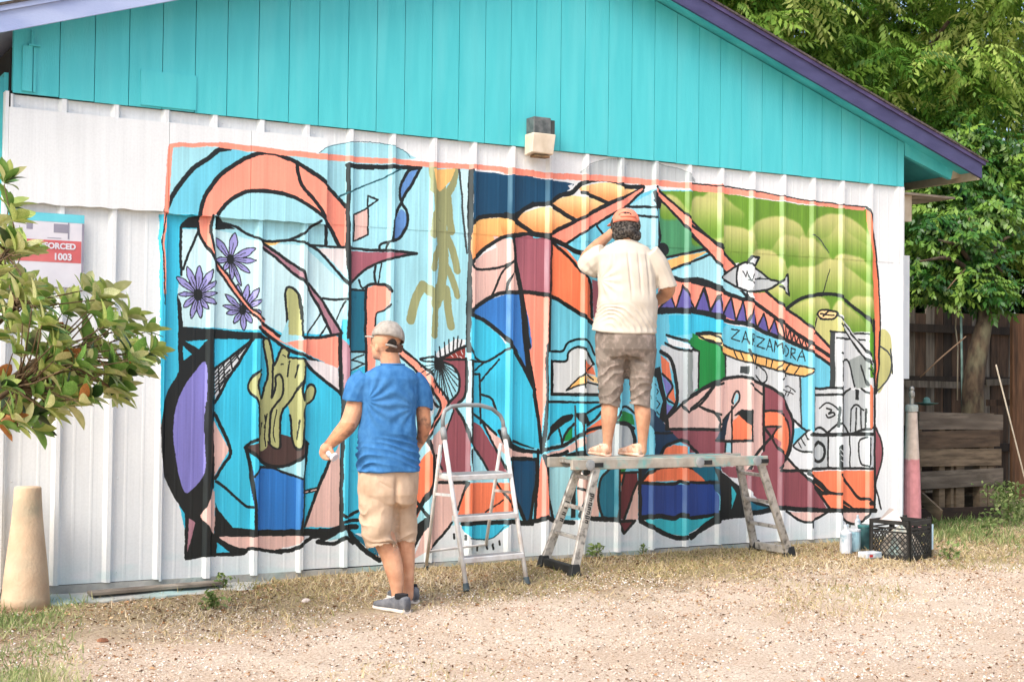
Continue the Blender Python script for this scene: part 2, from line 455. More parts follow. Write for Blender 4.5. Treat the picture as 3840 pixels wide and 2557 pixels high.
G g HK HG 920,700 930,590 1000,560 1075,475 1090,600 1080,700
G g HK HG 1080,640 1080,470 1150,540 1220,590 1290,640 1300,760
G g HK HG 560,740 640,572 700,552 795,598 805,740
G g HK HG 800,830 788,578 860,578 940,618 1015,720 1005,820
G g HK HG 1050,800 1060,698 1180,702 1272,748 1300,880
G g HK HG 430,960 428,690 560,662 640,715 715,830 705,980
G g HK HG 700,1080 706,800 800,788 900,782 1035,728 1045,990 830,1010
G g HK HG 1040,1010 1038,738 1120,778 1200,838 1282,905 1330,950 1330,1120
G g HK HG 1150,1100 1180,1010 1260,1005 1330,1030 1335,1180
G g HK HG 540,1000 600,920 700,960 720,1090
E g HK HG 1140,430 1170,262 1260,285 1345,400 1340,430
E g HK HG 1340,480 1370,290 1470,268 1568,320 1590,560 1480,560
G L 9 GD 870,555 930,580 1000,680
G F HG 700,1100 830,1015 960,995 1070,1005 1180,1085 1280,1165 1330,1270 1290,1300 1010,1262 1010,1375
G g HK HG 720,1150 700,1100 830,1030 960,1010 1010,1100 930,1240
G g HK HG 1020,1200 1060,1040 1140,1075 1240,1160 1290,1270 1200,1280
G F HK 915,1150 1080,1150 1100,1270 1010,1262 1010,1372 890,1262
G L 19 K 690,1095 760,1045 830,1010 960,988 1070,1000 1180,1080 1280,1162 1335,1265
G l 6 K 1012,800 960,980
G l 18 K 1335,1180 1335,1290
G L 8 K 915,1165 890,1260
E f CO 1100,208 1200,300 1330,420 1480,565 1600,660 1600,760 1450,640 1300,470 1170,330 1095,250
G f CO -10,480 150,605 330,790 260,835 100,665 -10,570
G f CO 425,980 545,978 700,1110 850,1215 1012,1380 1012,1492 850,1372 640,1182 440,1010
E L 13 K 1100,205 1200,295 1330,412 1480,562 1600,650
E L 14 K 1092,250 1170,330 1300,470 1450,640 1530,720
G L 15 K -10,478 150,602 330,788
G L 15 K -10,560 110,670 250,838 400,1005 560,1142 700,1262
G L 15 K 540,970 700,1102 850,1212 1012,1378
# teeth band
E f CO 1120,950 1230,872 1300,892 1400,880 1500,910 1600,965 1600,1160 1400,1110 1120,1105
G f CO -10,895 150,940 350,1022 430,1032 640,1182 800,1300 1000,1440 1000,1500 850,1400 700,1325 560,1275 400,1205 260,1185 150,1130 -10,1100
E f P2 1130,1100 1215,1005 1242,1100
E f P2 1250,1098 1300,925 1385,1098
E f P2 1395,1098 1462,945 1497,1104
E f P2 1508,1110 1568,1000 1600,1130
G f P2 22,1100 82,948 125,1110
G f P2 135,1122 185,1005 215,1142
G f P2 220,1150 282,1015 320,1180
G f P2 322,1190 372,1035 400,1205
G f P2 410,1212 440,1085 470,1230
G f P2 480,1240 525,1135 560,1270
G f P2 570,1280 602,1180 640,1300
E l 11 K 1120,1100 1215,1000 1246,1100 1300,922 1390,1100 1462,940 1500,1104 1568,995
G l 11 K -20,1080 20,1105 82,942 130,1118 185,1000 217,1148 282,1010 320,1186 372,1030 402,1208 440,1080 474,1234 525,1130 563,1272 602,1172 640,1302
G l 9 K 640,1190 660,1300 680,1220 695,1330 715,1240 730,1345 745,1270 765,1355 780,1290 800,1380 815,1310 845,1395 860,1340
E L 24 K 1205,855 1290,885 1400,878 1500,908 1600,962
G L 22 K -10,885 150,938 350,1020 430,1034 640,1182 800,1300 1005,1440
E L 32 K 1120,1112 1250,1108 1400,1120 1600,1158
G L 22 K -10,1108 150,1134 260,1188 400,1208 560,1278 700,1332 850,1402 1005,1502
E f CY 1200,1140 1400,1140 1600,1180 1600,1290 1400,1270 1200,1300
G f CY -10,1130 150,1158 260,1210 400,1230 300,1300 250,1340 170,1280 30,1272 -10,1272
G f MB 250,1215 400,1228 640,1325 870,1420 1012,1515 1012,1568 880,1535 600,1460 250,1380 180,1290
H f MB 200,60 250,100 640,140 870,200 1012,250 1012,405 890,405 890,720 870,740 840,830 800,870 740,830 740,700 800,690 790,330 880,300 860,250 250,110
# sign lettering on the roof
G l 7 K 285,1246 345,1252 284,1314 346,1334
G l 7 K 362,1342 392,1258 410,1352
G l 6 K 370,1316 406,1322
G l 7 K 424,1358 428,1278
G l 7 K 428,1280 458,1288 456,1312 426,1320 458,1368
G l 7 K 472,1298 528,1316 472,1370 530,1390
G l 7 K 544,1398 568,1318 590,1408
G l 6 K 552,1370 584,1378
G l 7 K 602,1412 608,1334 624,1376 644,1346 650,1424
G L 7 K 690,1372 668,1366 660,1400 670,1434 694,1438 706,1404 690,1372
G l 7 K 722,1456 726,1384
G l 7 K 726,1386 756,1394 754,1418 724,1426 758,1466
G l 7 K 772,1472 804,1400 828,1482
G l 6 K 782,1446 820,1452
# white houses and roof
E f W 1180,1305 1300,1335 1400,1402 1200,1358
E f WG 1140,1362 1412,1412 1412,1568 1230,1568
F f WG 1130,0 1412,38 1412,310 1290,425 1262,400 1222,150
F f G2 1320,30 1412,38 1412,310 1320,390
E L 15 K 1180,1290 1250,1310 1320,1330 1410,1400
E L 14 K 1170,1352 1280,1392 1412,1408
F l 14 K 1412,38 1414,312
E f KG 1320,1330 1400,1288 1500,1340 1600,1350 1600,1600 1420,1600 1420,1405
F f KG 1420,40 1600,-20 1600,265 1420,305
G f KG 0,1270 30,1280 170,1340 245,1420 245,1600 45,1600 45,1400 0,1340
H f KG 0,60 170,70 245,150 245,320 150,370 0,430 0,110 45,130
G f GR 0,1400 45,1400 45,1600 0,1600
H f WG 0,120 42,132 42,400 0,430
H l 12 K 0,118 44,132 44,402
H L 11 K 245,150 242,320
H f WG 250,165 400,200 640,270 795,335 800,692 720,625 650,470 500,385 400,325 244,318
H F Y2 35,8 60,2 170,20 250,100 230,110 170,68 60,42
E f Y2 1395,1270 1480,1268 1568,1285 1568,1345 1500,1330
H F YB 250,100 500,175 860,250 800,312 500,238 250,160
H L 10 K 30,8 80,40 170,68 250,160 500,240 800,316 900,268
H L 10 K 30,5 170,18 250,98 500,172 900,266
E L 11 K 1400,1272 1480,1266 1568,1280
E L 11 K 1400,1280 1500,1336 1568,1345
H l 8 K 300,112 330,180
H l 8 K 350,126 375,190
H l 8 K 410,120 430,215
H l 8 K 470,160 460,222
H l 8 K 545,185 540,245
H l 8 K 590,195 575,255
H l 8 K 660,215 620,268
H l 8 K 720,225 680,282
H l 8 K 790,240 750,300
H f GD 350,240 410,240 410,300 350,290
H L 8 K 470,260 480,240 540,290 545,345 510,365 465,310
H l 9 K 650,270 685,310 650,340
H l 6 K 670,395 700,390 755,432
H l 6 K 650,412 740,450
H l 6 K 690,430 680,460
H l 6 K 720,420 700,465
H L 17 GD 790,330 795,520 800,690
H L 13 K 720,620 800,690 865,735
# arch
F F PK 1188,520 1290,430 1330,385 1450,312 1600,270 1600,602 1188,602
H f PK -20,470 100,392 200,345 380,325 500,380 522,400 522,850 450,960 380,1080 240,900 -20,880
F f MV 1190,615 1600,615 1600,790 1400,785 1270,690
H f MV -20,712 182,720 182,800 240,800 240,880 -20,880
H F MV 525,395 640,448 700,550 738,680 722,840 690,920 640,860 525,860
H F OR 528,578 620,580 690,660 712,780 692,895 640,850 640,790 580,745 630,690 528,690
H f MV 530,695 630,690 580,760
H f MV 525,855 580,785 640,860 690,920 640,985 640,1010 800,1010 870,1080 990,1292 620,1265 500,1240 380,1120 380,1070 450,970
H f MV 180,980 380,980 330,1060 270,1060
H f PK 688,928 768,1000 640,1000
H L 17 K -20,475 90,400 200,345 300,325 400,325 500,370 580,400 640,448 700,550 740,680 722,840 690,920 640,985
F L 14 K 1195,520 1290,430 1330,382 1450,312 1600,268
F L 13 K 1290,430 1330,482 1380,460 1450,400 1550,270
H L 13 K 175,375 110,440 -10,560
H L 12 K 50,540 110,570 160,580 188,640 185,700
F L 12 K 1420,440 1470,460 1540,490 1568,500
H l 13 K -20,710 190,710
H l 16 K 523,385 524,860
H l 12 K 525,575 640,572
H l 12 K 525,690 632,688 580,765
H l 12 K 420,370 510,450
H L 15 K 530,700 580,770 640,860 780,1005 860,1085 1010,1295
H L 11 K 645,590 700,660 715,790 690,900
H L 16 K 590,760 500,850 430,960 380,1090
H L 12 K 690,915 636,990
H l 15 K 640,1008 860,1010
H f LB 245,795 290,795 290,880 240,880
H f NV 190,700 285,565 250,700 238,790 168,790
H f OR 298,640 345,600 425,660 412,790 296,790
H f K 300,610 360,560 425,562 425,680 340,600
H L 15 K 170,790 300,795 412,790
H l 11 K 290,540 290,880
H L 11 K 300,520 290,500 310,440 335,430 345,470 320,530 200,670
H L 11 K 424,565 424,792
H F LB 305,500 318,448 335,446 335,480 310,525
H L 11 K 246,800 238,880
# hand shape
H F WG 850,715 750,825 800,865 880,850 870,760
H L 11 K 850,712 760,800 745,835 800,868 880,870
H l 8 K 830,740 850,780
H l 8 K 800,770 830,820
H l 8 K 780,800 800,840
# towers
G f WG 1010,1262 1290,1280 1290,1600 1010,1600
H f WG 1010,-10 1290,-10 1290,402 1010,402
H f G2 1150,200 1285,140 1285,402 1200,400
G f GD 1010,1262 1042,1265 1042,1600 1010,1600
H f GD 1010,-10 1048,-10 1048,402 1010,402
G l 10 K 1010,1262 1100,1270 1285,1280
G l 10 K 1060,1310 1270,1325
H L 11 K 1090,208 1145,208 1190,390
H l 11 K 1095,208 1092,350
H l 10 K 1085,145 1095,150
H l 12 K 1240,240 1280,380
H f WG 890,405 1085,405 1085,745 890,745
H f GY 1095,408 1290,420 1290,745 1095,745
H l 13 K 890,405 1085,405
H l 13 K 898,455 1085,452
H l 14 K 892,405 892,710
H l 18 K 1095,400 1095,720
H L 11 K 1090,500 1115,440 1160,405
H L 11 K 1240,405 1285,440
H f K 1195,408 1222,410 1222,490 1200,490
H L 10 K 1165,560 1205,525 1260,565
H l 10 K 1205,550 1198,720
H l 10 K 1238,550 1240,720
H l 9 K 1165,560 1158,720
H l 9 K 1275,560 1270,700
H L 8 K 930,555 990,510 1050,540 1065,560
H L 10 K 985,550 1020,560 1000,590 1030,580 1045,600 1000,620 980,600
H l 8 K 1070,540 1070,690
H f WG 865,748 1332,748 1332,992 865,992
H f GY 865,748 990,748 990,992 865,992
H l 19 K 865,745 1000,748 1140,742 1332,742
H L 12 K 870,740 935,690 1000,740
H L 12 K 1000,732 1090,660 1150,745
H L 14 K 1150,745 1250,712 1340,690
H l 10 K 880,-1 880,0
H l 12 K 998,750 998,992
H l 10 K 1155,760 1158,990
H L 17 K 925,800 885,850 890,920 930,945 968,910 968,840 925,800
H l 26 K 1082,835 1082,975
H l 6 WG 1075,850 1090,870
H l 6 WG 1075,890 1090,905
H l 6 WG 1075,930 1090,945
H L 10 K 1275,765 1228,790 1222,880 1240,960 1285,975
H l 10 K 1292,770 1290,960
H l 14 K 865,996 1335,994
# orange block
H f OR 862,1012 1336,1008 1336,1292 1005,1292 870,1060
H f OR 1288,375 1330,400 1330,692 1290,700
H f K 865,1080 880,1050 1010,1165 1080,1178 940,1192
H f K 1090,1210 1210,1300 1090,1295
H l 5 OR 900,1110 960,1160
H l 5 OR 1110,1260 1160,1285
H L 15 K 1085,1040 1150,1120 1220,1212 1280,1218 1340,1250
H L 15 K 850,1030 940,1100 1010,1168 1080,1178
H L 14 K 870,1090 940,1190 1010,1292
H l 18 K 1290,1250 1340,1252
H F PK 700,1320 830,1312 980,1310 870,1378 800,1378
H L 13 K 690,1310 800,1380 875,1380 990,1315
H F PK 1088,1325 1285,1312 1240,1380 1170,1398
H L 13 K 1085,1320 1120,1375 1175,1402 1250,1380 1295,1315
H l 10 K 872,1380 872,1425
H l 8 K 1130,1380 1130,1410
H l 8 K 1155,1390 1155,1425
H l 24 K 610,1280 820,1296 1000,1302 1345,1300
H F MV 1350,700 1385,780 1396,860 1385,960 1350,1070
H L 11 K 1348,690 1385,780 1398,860 1386,960 1350,1080 1348,1150 1370,1220 1385,1290
# right border
G F OF 1382,1370 1440,1420 1466,1500 1466,1568 1382,1568
H f OF 1375,-10 1462,-10 1462,-9 1375,-9
H F OF 1376,0 1450,10 1466,160 1458,270 1425,350 1362,425
G L 14 GD 1382,1368 1440,1418 1468,1500 1470,1568
H L 14 GD 1455,120 1466,200 1458,280 1425,355 1355,428
G f OR 1272,365 1292,368 1318,500 1345,700 1372,1000 1382,1250 1366,1600 1336,1600 1338,1200 1330,900 1295,600
H f OR 1336,-10 1372,-10 1356,430 1340,430
G L 11 K 1275,350 1300,400 1320,500 1345,660 1366,900 1380,1200 1372,1500
H L 13 K 1376,-10 1370,200 1352,440
G L 13 K 1335,1190 1338,1400 1334,1600
H L 15 K 1332,-10 1340,200 1340,700 1340,1290
G f GB 1288,1280 1334,1280 1334,1600 1288,1600
H f GB 1288,-10 1332,-10 1332,215 1288,170
# beam and ellipse
G f WG 1060,1140 1085,1140 1330,1470 1330,1540 1220,1410
G L 9 K 1062,1140 1220,1340 1330,1480
G L 9 K 1080,1205 1230,1410 1320,1530
H L 9 K 1140,10 1220,130 1320,230
H L 9 K 1160,0 1280,130 1330,215
H l 9 K 1285,260 1330,300
G F Y2 915,1138 935,1112 990,1104 1055,1120 1060,1145 1020,1172 950,1168
G L 11 K 915,1138 935,1112 990,1104 1055,1120 1062,1142 1030,1172 950,1168 915,1138
G l 8 K 940,1135 1040,1145
G l 8 K 1000,1110 960,1150
# fish
G f GY 205,870 330,785 400,755 560,868 632,902 550,960 420,968 340,955
G F W 330,790 400,760 480,820 460,900 400,960 335,930
G f WG 640,908 700,850 710,995
G f W 400,765 425,712 490,716 450,792
G L 12 K 205,868 270,815 330,780 400,755 470,800 560,875 632,900 560,955 470,970 410,968 330,935 205,872
G L 12 K 340,770 325,850 330,935
G l 12 K 632,905 700,845 712,1000 640,930
G l 12 K 400,762 425,712 492,716 450,792
G l 6 K 370,820 390,860 400,820 420,890 440,840 460,880 500,870
G l 6 K 410,880 440,910 450,870 480,880 570,880
G L 12 K 400,980 420,1020 500,1080
# --- lower middle, right of the blue shirt
D f CY 175,680 700,680 700,1300 160,1300
D f LB 900,60 1010,150 1030,250 960,410 880,330 800,240 740,110
D f PK 780,720 960,540 1000,460 960,640 900,800 860,840 800,780
D f MV 880,92 1075,100 1066,350 1005,442 1060,540 1100,690 1102,925 885,925 920,650 985,470 950,410 1020,330 1025,220 960,130
D f PK 860,830 900,925 1090,1000 1020,1200 960,1300 810,1490 690,1568 740,1440 800,1250 830,1000
D f OR 800,760 842,850 832,1000 760,1180 680,1340 600,1340 600,1000 730,860
D f CY 1115,-20 1400,-20 1470,60 1568,300 1568,745 1420,730 1350,640 1190,540 1115,470
D f LW 1075,110 1108,110 1108,680 1078,640
D f MV 1110,540 1180,580 1300,770 1375,925 1250,925 1110,700
D f LB 1120,770 1160,765 1245,918 1130,918
D f PK 1188,560 1350,690 1420,745 1568,775 1568,815 1400,820 1330,760 1290,740
D f OR 1085,1000 1425,1000 1425,1245 1015,1245
D f DB 1400,830 1568,830 1568,1295 1530,1295 1440,1050
D f CO 590,5 720,120 800,190 860,280 945,410 880,520 800,650 745,730 745,690 830,560 890,430 800,280 720,180 590,62
D L 13 K 590,0 720,112 810,185 860,275 948,412 880,530 800,662 745,740
D L 13 K 590,65 700,170 800,290 890,430 830,560 750,685
D f WG 760,250 800,280 870,430 800,520
D l 18 K 780,280 830,350
D l 16 K 790,370 870,440
D l 9 K 870,120 740,100
D l 6 K 870,125 745,150
D l 6 K 870,130 755,190
D l 6 K 872,130 790,210
D l 6 K 872,130 822,262
D l 6 K 875,150 850,300
D l 6 K 880,150 880,340
D l 6 K 885,150 905,360
D l 6 K 890,150 930,385
D l 6 K 890,145 955,405
D l 6 K 890,140 980,370
D l 6 K 895,140 1000,330
D l 6 K 895,135 1015,290
D l 6 K 895,130 1022,245
D l 6 K 895,125 1010,195
D l 60 K 868,115 875,135
D f W 840,90 880,20 1000,-60 1075,-50 1065,10 900,85
D f RD 890,85 1070,5 1070,95
D l 7 K 860,80 850,30
D l 8 K 890,70 880,-5
D l 8 K 920,60 915,-30
D l 8 K 950,45 950,-50
D l 8 K 980,30 985,-65
D l 8 K 1010,20 1015,-80
D l 8 K 1035,15 1045,-50
D l 5 W 960,60 975,75
D l 5 W 1000,50 1015,80
D l 5 W 1040,30 1050,60
D l 5 W 1030,75 1045,85
D L 15 K 885,90 960,50 1070,0
D l 12 K 880,92 1075,98
D L 12 K 740,90 820,75 880,90
D L 13 K 890,108 980,148 1025,220 1022,330 950,420 935,450
D L 14 K 1076,90 1070,350 1005,445 1060,540 1102,700
D L 10 K 985,470 940,600 890,800
D L 13 K 1090,-10 1140,75 1210,112 1300,70 1400,5
D f K 1085,95 1150,100 1215,112 1120,120
D L 10 K 1130,185 1210,115
D L 11 K 1190,250 1320,95
D l 12 K 1112,205 1180,202 1182,565
D l 12 K 1110,110 1112,690
D L 13 K 1190,355 1260,380 1300,465
D L 13 K 1112,480 1190,545 1300,650
D L 13 K 1188,545 1300,760 1375,905
D l 13 K 1112,705 1240,910
D l 12 K 1112,760 1125,915
D L 20 K 1320,620 1370,715 1450,758 1568,770
F L 18 K -10,640 30,715 130,758 262,778
D l 8 K 1420,690 1540,735
F l 7 K 40,700 200,745
D L 22 K 1400,-10 1500,150 1580,320
D L 24 K 795,700 840,820 832,1000 770,1130 700,1250 690,1300
D L 16 K 700,1130 745,1180 790,1240
D f K 675,1340 800,1240 812,1290 705,1480
D L 13 K 975,1290 900,1390 805,1505
D L 13 K 1090,1000 1050,1100 1015,1205
D l 17 K 880,1000 1080,1000
D l 10 K 860,800 900,905
D l 12 K 1300,1000 1420,1180
D l 9 K 1220,1220 1350,1130
D L 18 K 1400,830 1568,828
D L 18 K 1400,1000 1470,1130 1530,1290
D F CY 1060,1305 1372,1300 1290,1390 1200,1412 1110,1408
D l 24 K 1055,1300 1382,1290
D L 9 TD 1100,1412 1200,1418 1290,1395 1370,1310
D l 12 K 1112,1450 1112,1490
D l 12 K 1160,1460 1160,1495
D l 12 K 1230,1450 1235,1480
D l 12 K 1275,1450 1280,1485
D l 12 K 1320,1430 1325,1455
D l 12 K 985,1380 985,1410
D l 10 K 1070,1390 1070,1420
D l 24 K 1400,1290 1568,1302
D f LB 55,1425 180,1330 245,1432 150,1408
D f TL 200,1335 440,1480 430,1568
D L 26 K 0,1352 90,1348 150,1330 270,1325
D L 22 K -10,1438 110,1372 180,1325
D L 20 K 0,1442 110,1446 180,1402 250,1442
D L 26 K 190,1335 260,1420 330,1500 440,1570
D L 16 K 150,1230 200,1255 280,1215
D L 16 K 150,1290 280,1280
# --- lower middle, under the platform
F f DB 30,840 222,840 222,1000 185,1285 135,1268 60,1080
F f CO 262,800 290,900 300,1080 330,1270 215,1270 232,1000
F f LB 300,835 430,815 492,880 492,1240 335,1240 312,1100
F f MB 300,35 410,35 470,-40 600,-50 662,60 680,410 300,410
F f WG 330,110 440,105 460,40 530,5 600,40 650,130 680,340 340,345
F f OR 570,100 640,150 660,210 570,190
F f YE 440,320 570,200 600,260
F f Y2 570,195 680,230 690,270 620,250
F L 12 K 300,35 410,35 440,-10 470,-38 540,-55 610,-30 650,60
F L 12 K 332,110 440,106 455,50 490,15 540,2 600,50 645,130
F l 17 K 336,110 338,352 690,352
F l 14 K 300,408 500,410 690,412
F l 9 K 440,322 570,195
F l 9 K 440,322 600,262 690,280
F l 8 K 570,190 640,240
F l 8 K 570,100 570,300
F l 8 K 590,180 640,130
F f CY 300,418 690,418 690,500 580,640 300,745
F f KG 420,700 440,620 490,575 492,680
F f OR 560,632 705,525 705,605 590,655
F f GY 570,690 620,645 700,600 830,562 920,582 942,680 902,800 640,820 590,780
F f PK 270,790 400,762 490,712 590,650 600,700 490,770 300,830
F f KG 808,545 860,470 930,500 945,575 860,562
F f LB 870,440 935,410 940,490
F F K 290,690 320,600 400,520 490,498 480,540 400,592
F f K 500,490 585,480 622,560 560,575
F L 12 K 390,610 405,660 410,720
F L 14 K 410,720 440,640 500,570
F L 14 K 590,490 640,460 700,430
F L 14 K 600,580 660,530 700,480
F L 19 K 265,760 400,738 500,682 600,622 710,590
F L 20 K 30,825 130,822 230,830
F f K 430,790 560,760 640,830 480,852
F L 19 K 285,815 400,795 450,770
F L 18 K 225,835 222,1000 180,1285
F L 16 K 235,760 232,1000 215,1270
F L 16 K 275,800 300,950 312,1100 345,1260
F L 20 K 40,840 60,1080 140,1280
F L 22 K 830,562 912,584 946,665 932,760 900,812
F L 15 K 800,555 860,562 945,600
F L 13 K 800,540 870,440 960,500
F f K 1060,165 1135,150 1180,400 1190,570 1120,545 1062,420
F f MB 1062,210 1110,250 1150,400 1122,540 1062,430
F l 6 K 1080,280 1120,330 1090,380 1130,420 1100,470 1125,500
F f N2 1050,440 1190,600 1275,682 1150,745 1130,795 1080,795 1080,640 1050,560
F f OR 1138,60 1200,120 1222,262 1150,200
F f PU 1150,210 1222,282 1182,372
F f OR 1190,372 1232,288 1252,422
F f PU 1180,412 1232,452 1182,512
F L 22 K 1140,40 1210,92 1245,220 1260,400 1190,515
F L 12 K 1150,200 1225,285 1182,380 1250,430
F l 13 K 1080,635 1220,635
F l 16 GD 505,440 522,830
F l 12 K 560,560 565,800
F l 26 K 1175,520 1185,600
F l 15 K 1190,608 1568,608
F f OR 1150,795 1175,745 1240,722 1322,732 1322,795
F L 18 K 1138,790 1172,738 1240,705 1310,695 1410,785
F f PK 510,880 640,880 690,1120 682,1250 540,1250
F f K 540,900 600,880 630,930 560,960
F L 14 K 530,1040 600,1060 640,1040
F L 14 K 540,1250 560,1150 600,1080
F f K 480,1000 515,980 515,1255 480,1255
F f TL 690,1000 760,900 820,882 820,1262 712,1262 682,1130
F f TL 820,870 960,870 960,900 820,900
F f KG 810,880 895,890 860,935 820,930
F f OR 830,920 880,930 832,1060
F f MD 872,930 965,920 972,1000 862,1272 815,1265 830,1100
F f PK 972,1015 972,1272 882,1272 950,1060
F f MD 825,1295 945,1290 866,1372
F L 15 K 770,890 700,975 678,1110 705,1240 740,1272
F l 14 K 822,900 820,1260
F l 12 K 825,930 970,925
F L 14 K 870,935 832,1100 812,1260
F L 14 K 990,980 950,1040 870,1270
F l 15 K 820,1285 950,1282 866,1378 825,1290
F f NV 970,890 1060,890 1000,990
F f TL 1060,880 1160,870 1160,900 1010,960
F f TL 1380,870 1568,870 1568,1045 1480,1005
F F OR 990,995 1060,915 1160,882 1320,882 1420,932 1495,1012 1320,985 1060,992
F f RB 988,1012 1230,1012 1490,1012 1552,1100 1552,1232 1320,1252 1080,1242 988,1262
F L 18 K 995,995 1060,920 1150,885 1320,880 1430,930 1550,1060
F L 17 K 995,1000 1100,1008 1230,1010 1285,990 1330,1006 1480,1010
F l 22 K 985,900 986,1270
F f C2 1020,1270 1300,1265 1540,1245 1420,1332 1300,1392 1200,1372 1060,1318
F L 26 K 1000,1262 1100,1246 1230,1262 1290,1242 1400,1256 1545,1228
F L 24 K 990,1285 1080,1332 1200,1388 1290,1408 1380,1378 1470,1330 1580,1265
H f C2 -5,1370 60,1360 180,1335 100,1395 -5,1450
H L 26 K -10,1352 60,1350 190,1320
H L 24 K -10,1505 100,1410 200,1340
F l 24 K -10,1292 140,1292 240,1282 300,1255 350,1280 500,1292
F l 24 K 620,1262 820,1275
F l 20 K 720,1262 820,1280
H f MV 200,1000 330,1000 330,1060
H f TL -10,975 180,975 180,1150 120,1130 60,1080
H f N2 120,1080 275,1070 330,1200 330,1340 190,1375 190,1200
H f K 160,980 330,1110 420,1215 560,1262 625,1310 400,1350 190,1375 190,1160
H f MV 330,1060 400,1000 560,1000 560,1230 420,1160
H f C2 288,1120 322,1180 285,1290
H f TL 400,1230 470,1260 560,1280 470,1300 400,1300
H F OR -20,1005 40,1030 90,1090 -20,1092
H l 18 K -20,1098 170,1098
H f RB -20,1105 150,1110 182,1200 182,1320 -20,1345
# --- coral border
A l 34 CO 72,110 60,250 52,420 44,590
A l 22 CO 36,590 22,760 18,900 30,1050 30,1180
A l 6 K 42,600 20,700 12,860 25,1050 30,1260
A L 30 CO 75,98 250,92 450,98
A l 42 CO 440,100 700,125 950,155 1250,185 1568,205
C l 40 CO 0,170 200,190 400,200 800,230 1200,255 1568,290
E l 46 CO 0,80 300,118 560,130 750,138 1000,160
E l 44 CO 980,160 1300,190 1568,205
G l 44 CO -20,205 170,220 450,255 640,282
G l 34 CO 620,280 850,312 1060,338 1250,358
G L 7 K -10,175 160,192 420,225 850,300 1270,348
"""
FLOWERS = (("A",520,925,34,((555,735,38),(412,768,34),(408,935,30),(698,850,38),(706,942,26),(668,1030,24),(578,1078,24),(530,1085,22),(470,1010,24),(600,1120,20))),
           ("A",282,1188,42,((122,1055,32),(200,985,32),(295,975,34),(385,1005,32),(415,1090,24),(425,1180,22),(420,1260,24),(355,1295,24),(305,1360,28),(232,1360,28),(175,1280,28),(135,1185,22))),
           ("A",612,1300,34,((652,1110,30),(725,1140,26),(742,1225,24),(742,1320,26),(682,1395,26),(620,1450,28),(545,1395,26),(488,1325,24),(465,1268,22),(485,1185,26),(575,1110,24))))

TW, TH = 3328, 1360                       # 2.13 mm of wall per texel
WX0, WX1, WZ0, WZ1 = -0.30, 6.80, 0.0, 2.90
SX = TW/(WX1-WX0); SZ = TH/(WZ1-WZ0)
def towall(tile, pts):
    ox, oy, sc = TILE[tile]; out = []
    for x, y in pts:
        nx, ny = ox+x/sc, oy+y/sc
        p = at(nx, ny, 0.0); out.append(((p.x-WX0)*SX, (p.z-WZ0)*SZ))
    return out
def catmull(pts, closed, n=6):
    P = np.array(pts, float); m_ = len(P)
    if m_ < 3: return P
    out = []
    rngi = range(m_) if closed else range(m_-1)
    for i in rngi:
        p1, p2 = P[i], P[(i+1) % m_]
        p0 = P[i-1] if (closed or i > 0) else 2*p1-p2
        p3 = P[(i+2) % m_] if (closed or i+2 < m_) else 2*p2-p1
        for k in range(n):
            t = k/n
            out.append(0.5*((2*p1)+(-p0+p2)*t+(2*p0-5*p1+4*p2-p3)*t*t+(-p0+3*p1-3*p2+p3)*t**3))
    if not closed: out.append(P[-1])
    return np.array(out)
img = np.zeros((TH, TW, 3), np.float32); img[:] = np.array(PAL['W'])/255.0
painted = np.zeros((TH, TW), bool)
def fill(pts, c, c2=None):
    P = np.asarray(pts, float); x0, y0 = P.min(0); x1, y1 = P.max(0)
    ya, yb = max(0, int(math.ceil(y0-0.5))), min(TH-1, int(math.floor(y1-0.5)))
    X, Y = P[:, 0], P[:, 1]; X2, Y2 = np.roll(X, -1), np.roll(Y, -1)
    c = np.array(PAL[c])/255.0; cc = c
    for r in range(ya, yb+1):
        yy = r+0.5; h = (Y <= yy) != (Y2 <= yy)
        if not h.any(): continue
        xs = np.sort(X[h]+(yy-Y[h])*(X2[h]-X[h])/(Y2[h]-Y[h]))
        if c2 is not None:
            t = min(1, max(0, (y1-yy)/(y1-y0+1e-6))); t = t*t*(3-2*t); cc = c*(1-t)+np.array(PAL[c2])/255.0*t
        for k in range(0, len(xs)-1, 2):
            a, b = max(0, int(round(xs[k]))), min(TW, int(round(xs[k+1])))
            if b > a: img[r, a:b] = cc; painted[r, a:b] = True
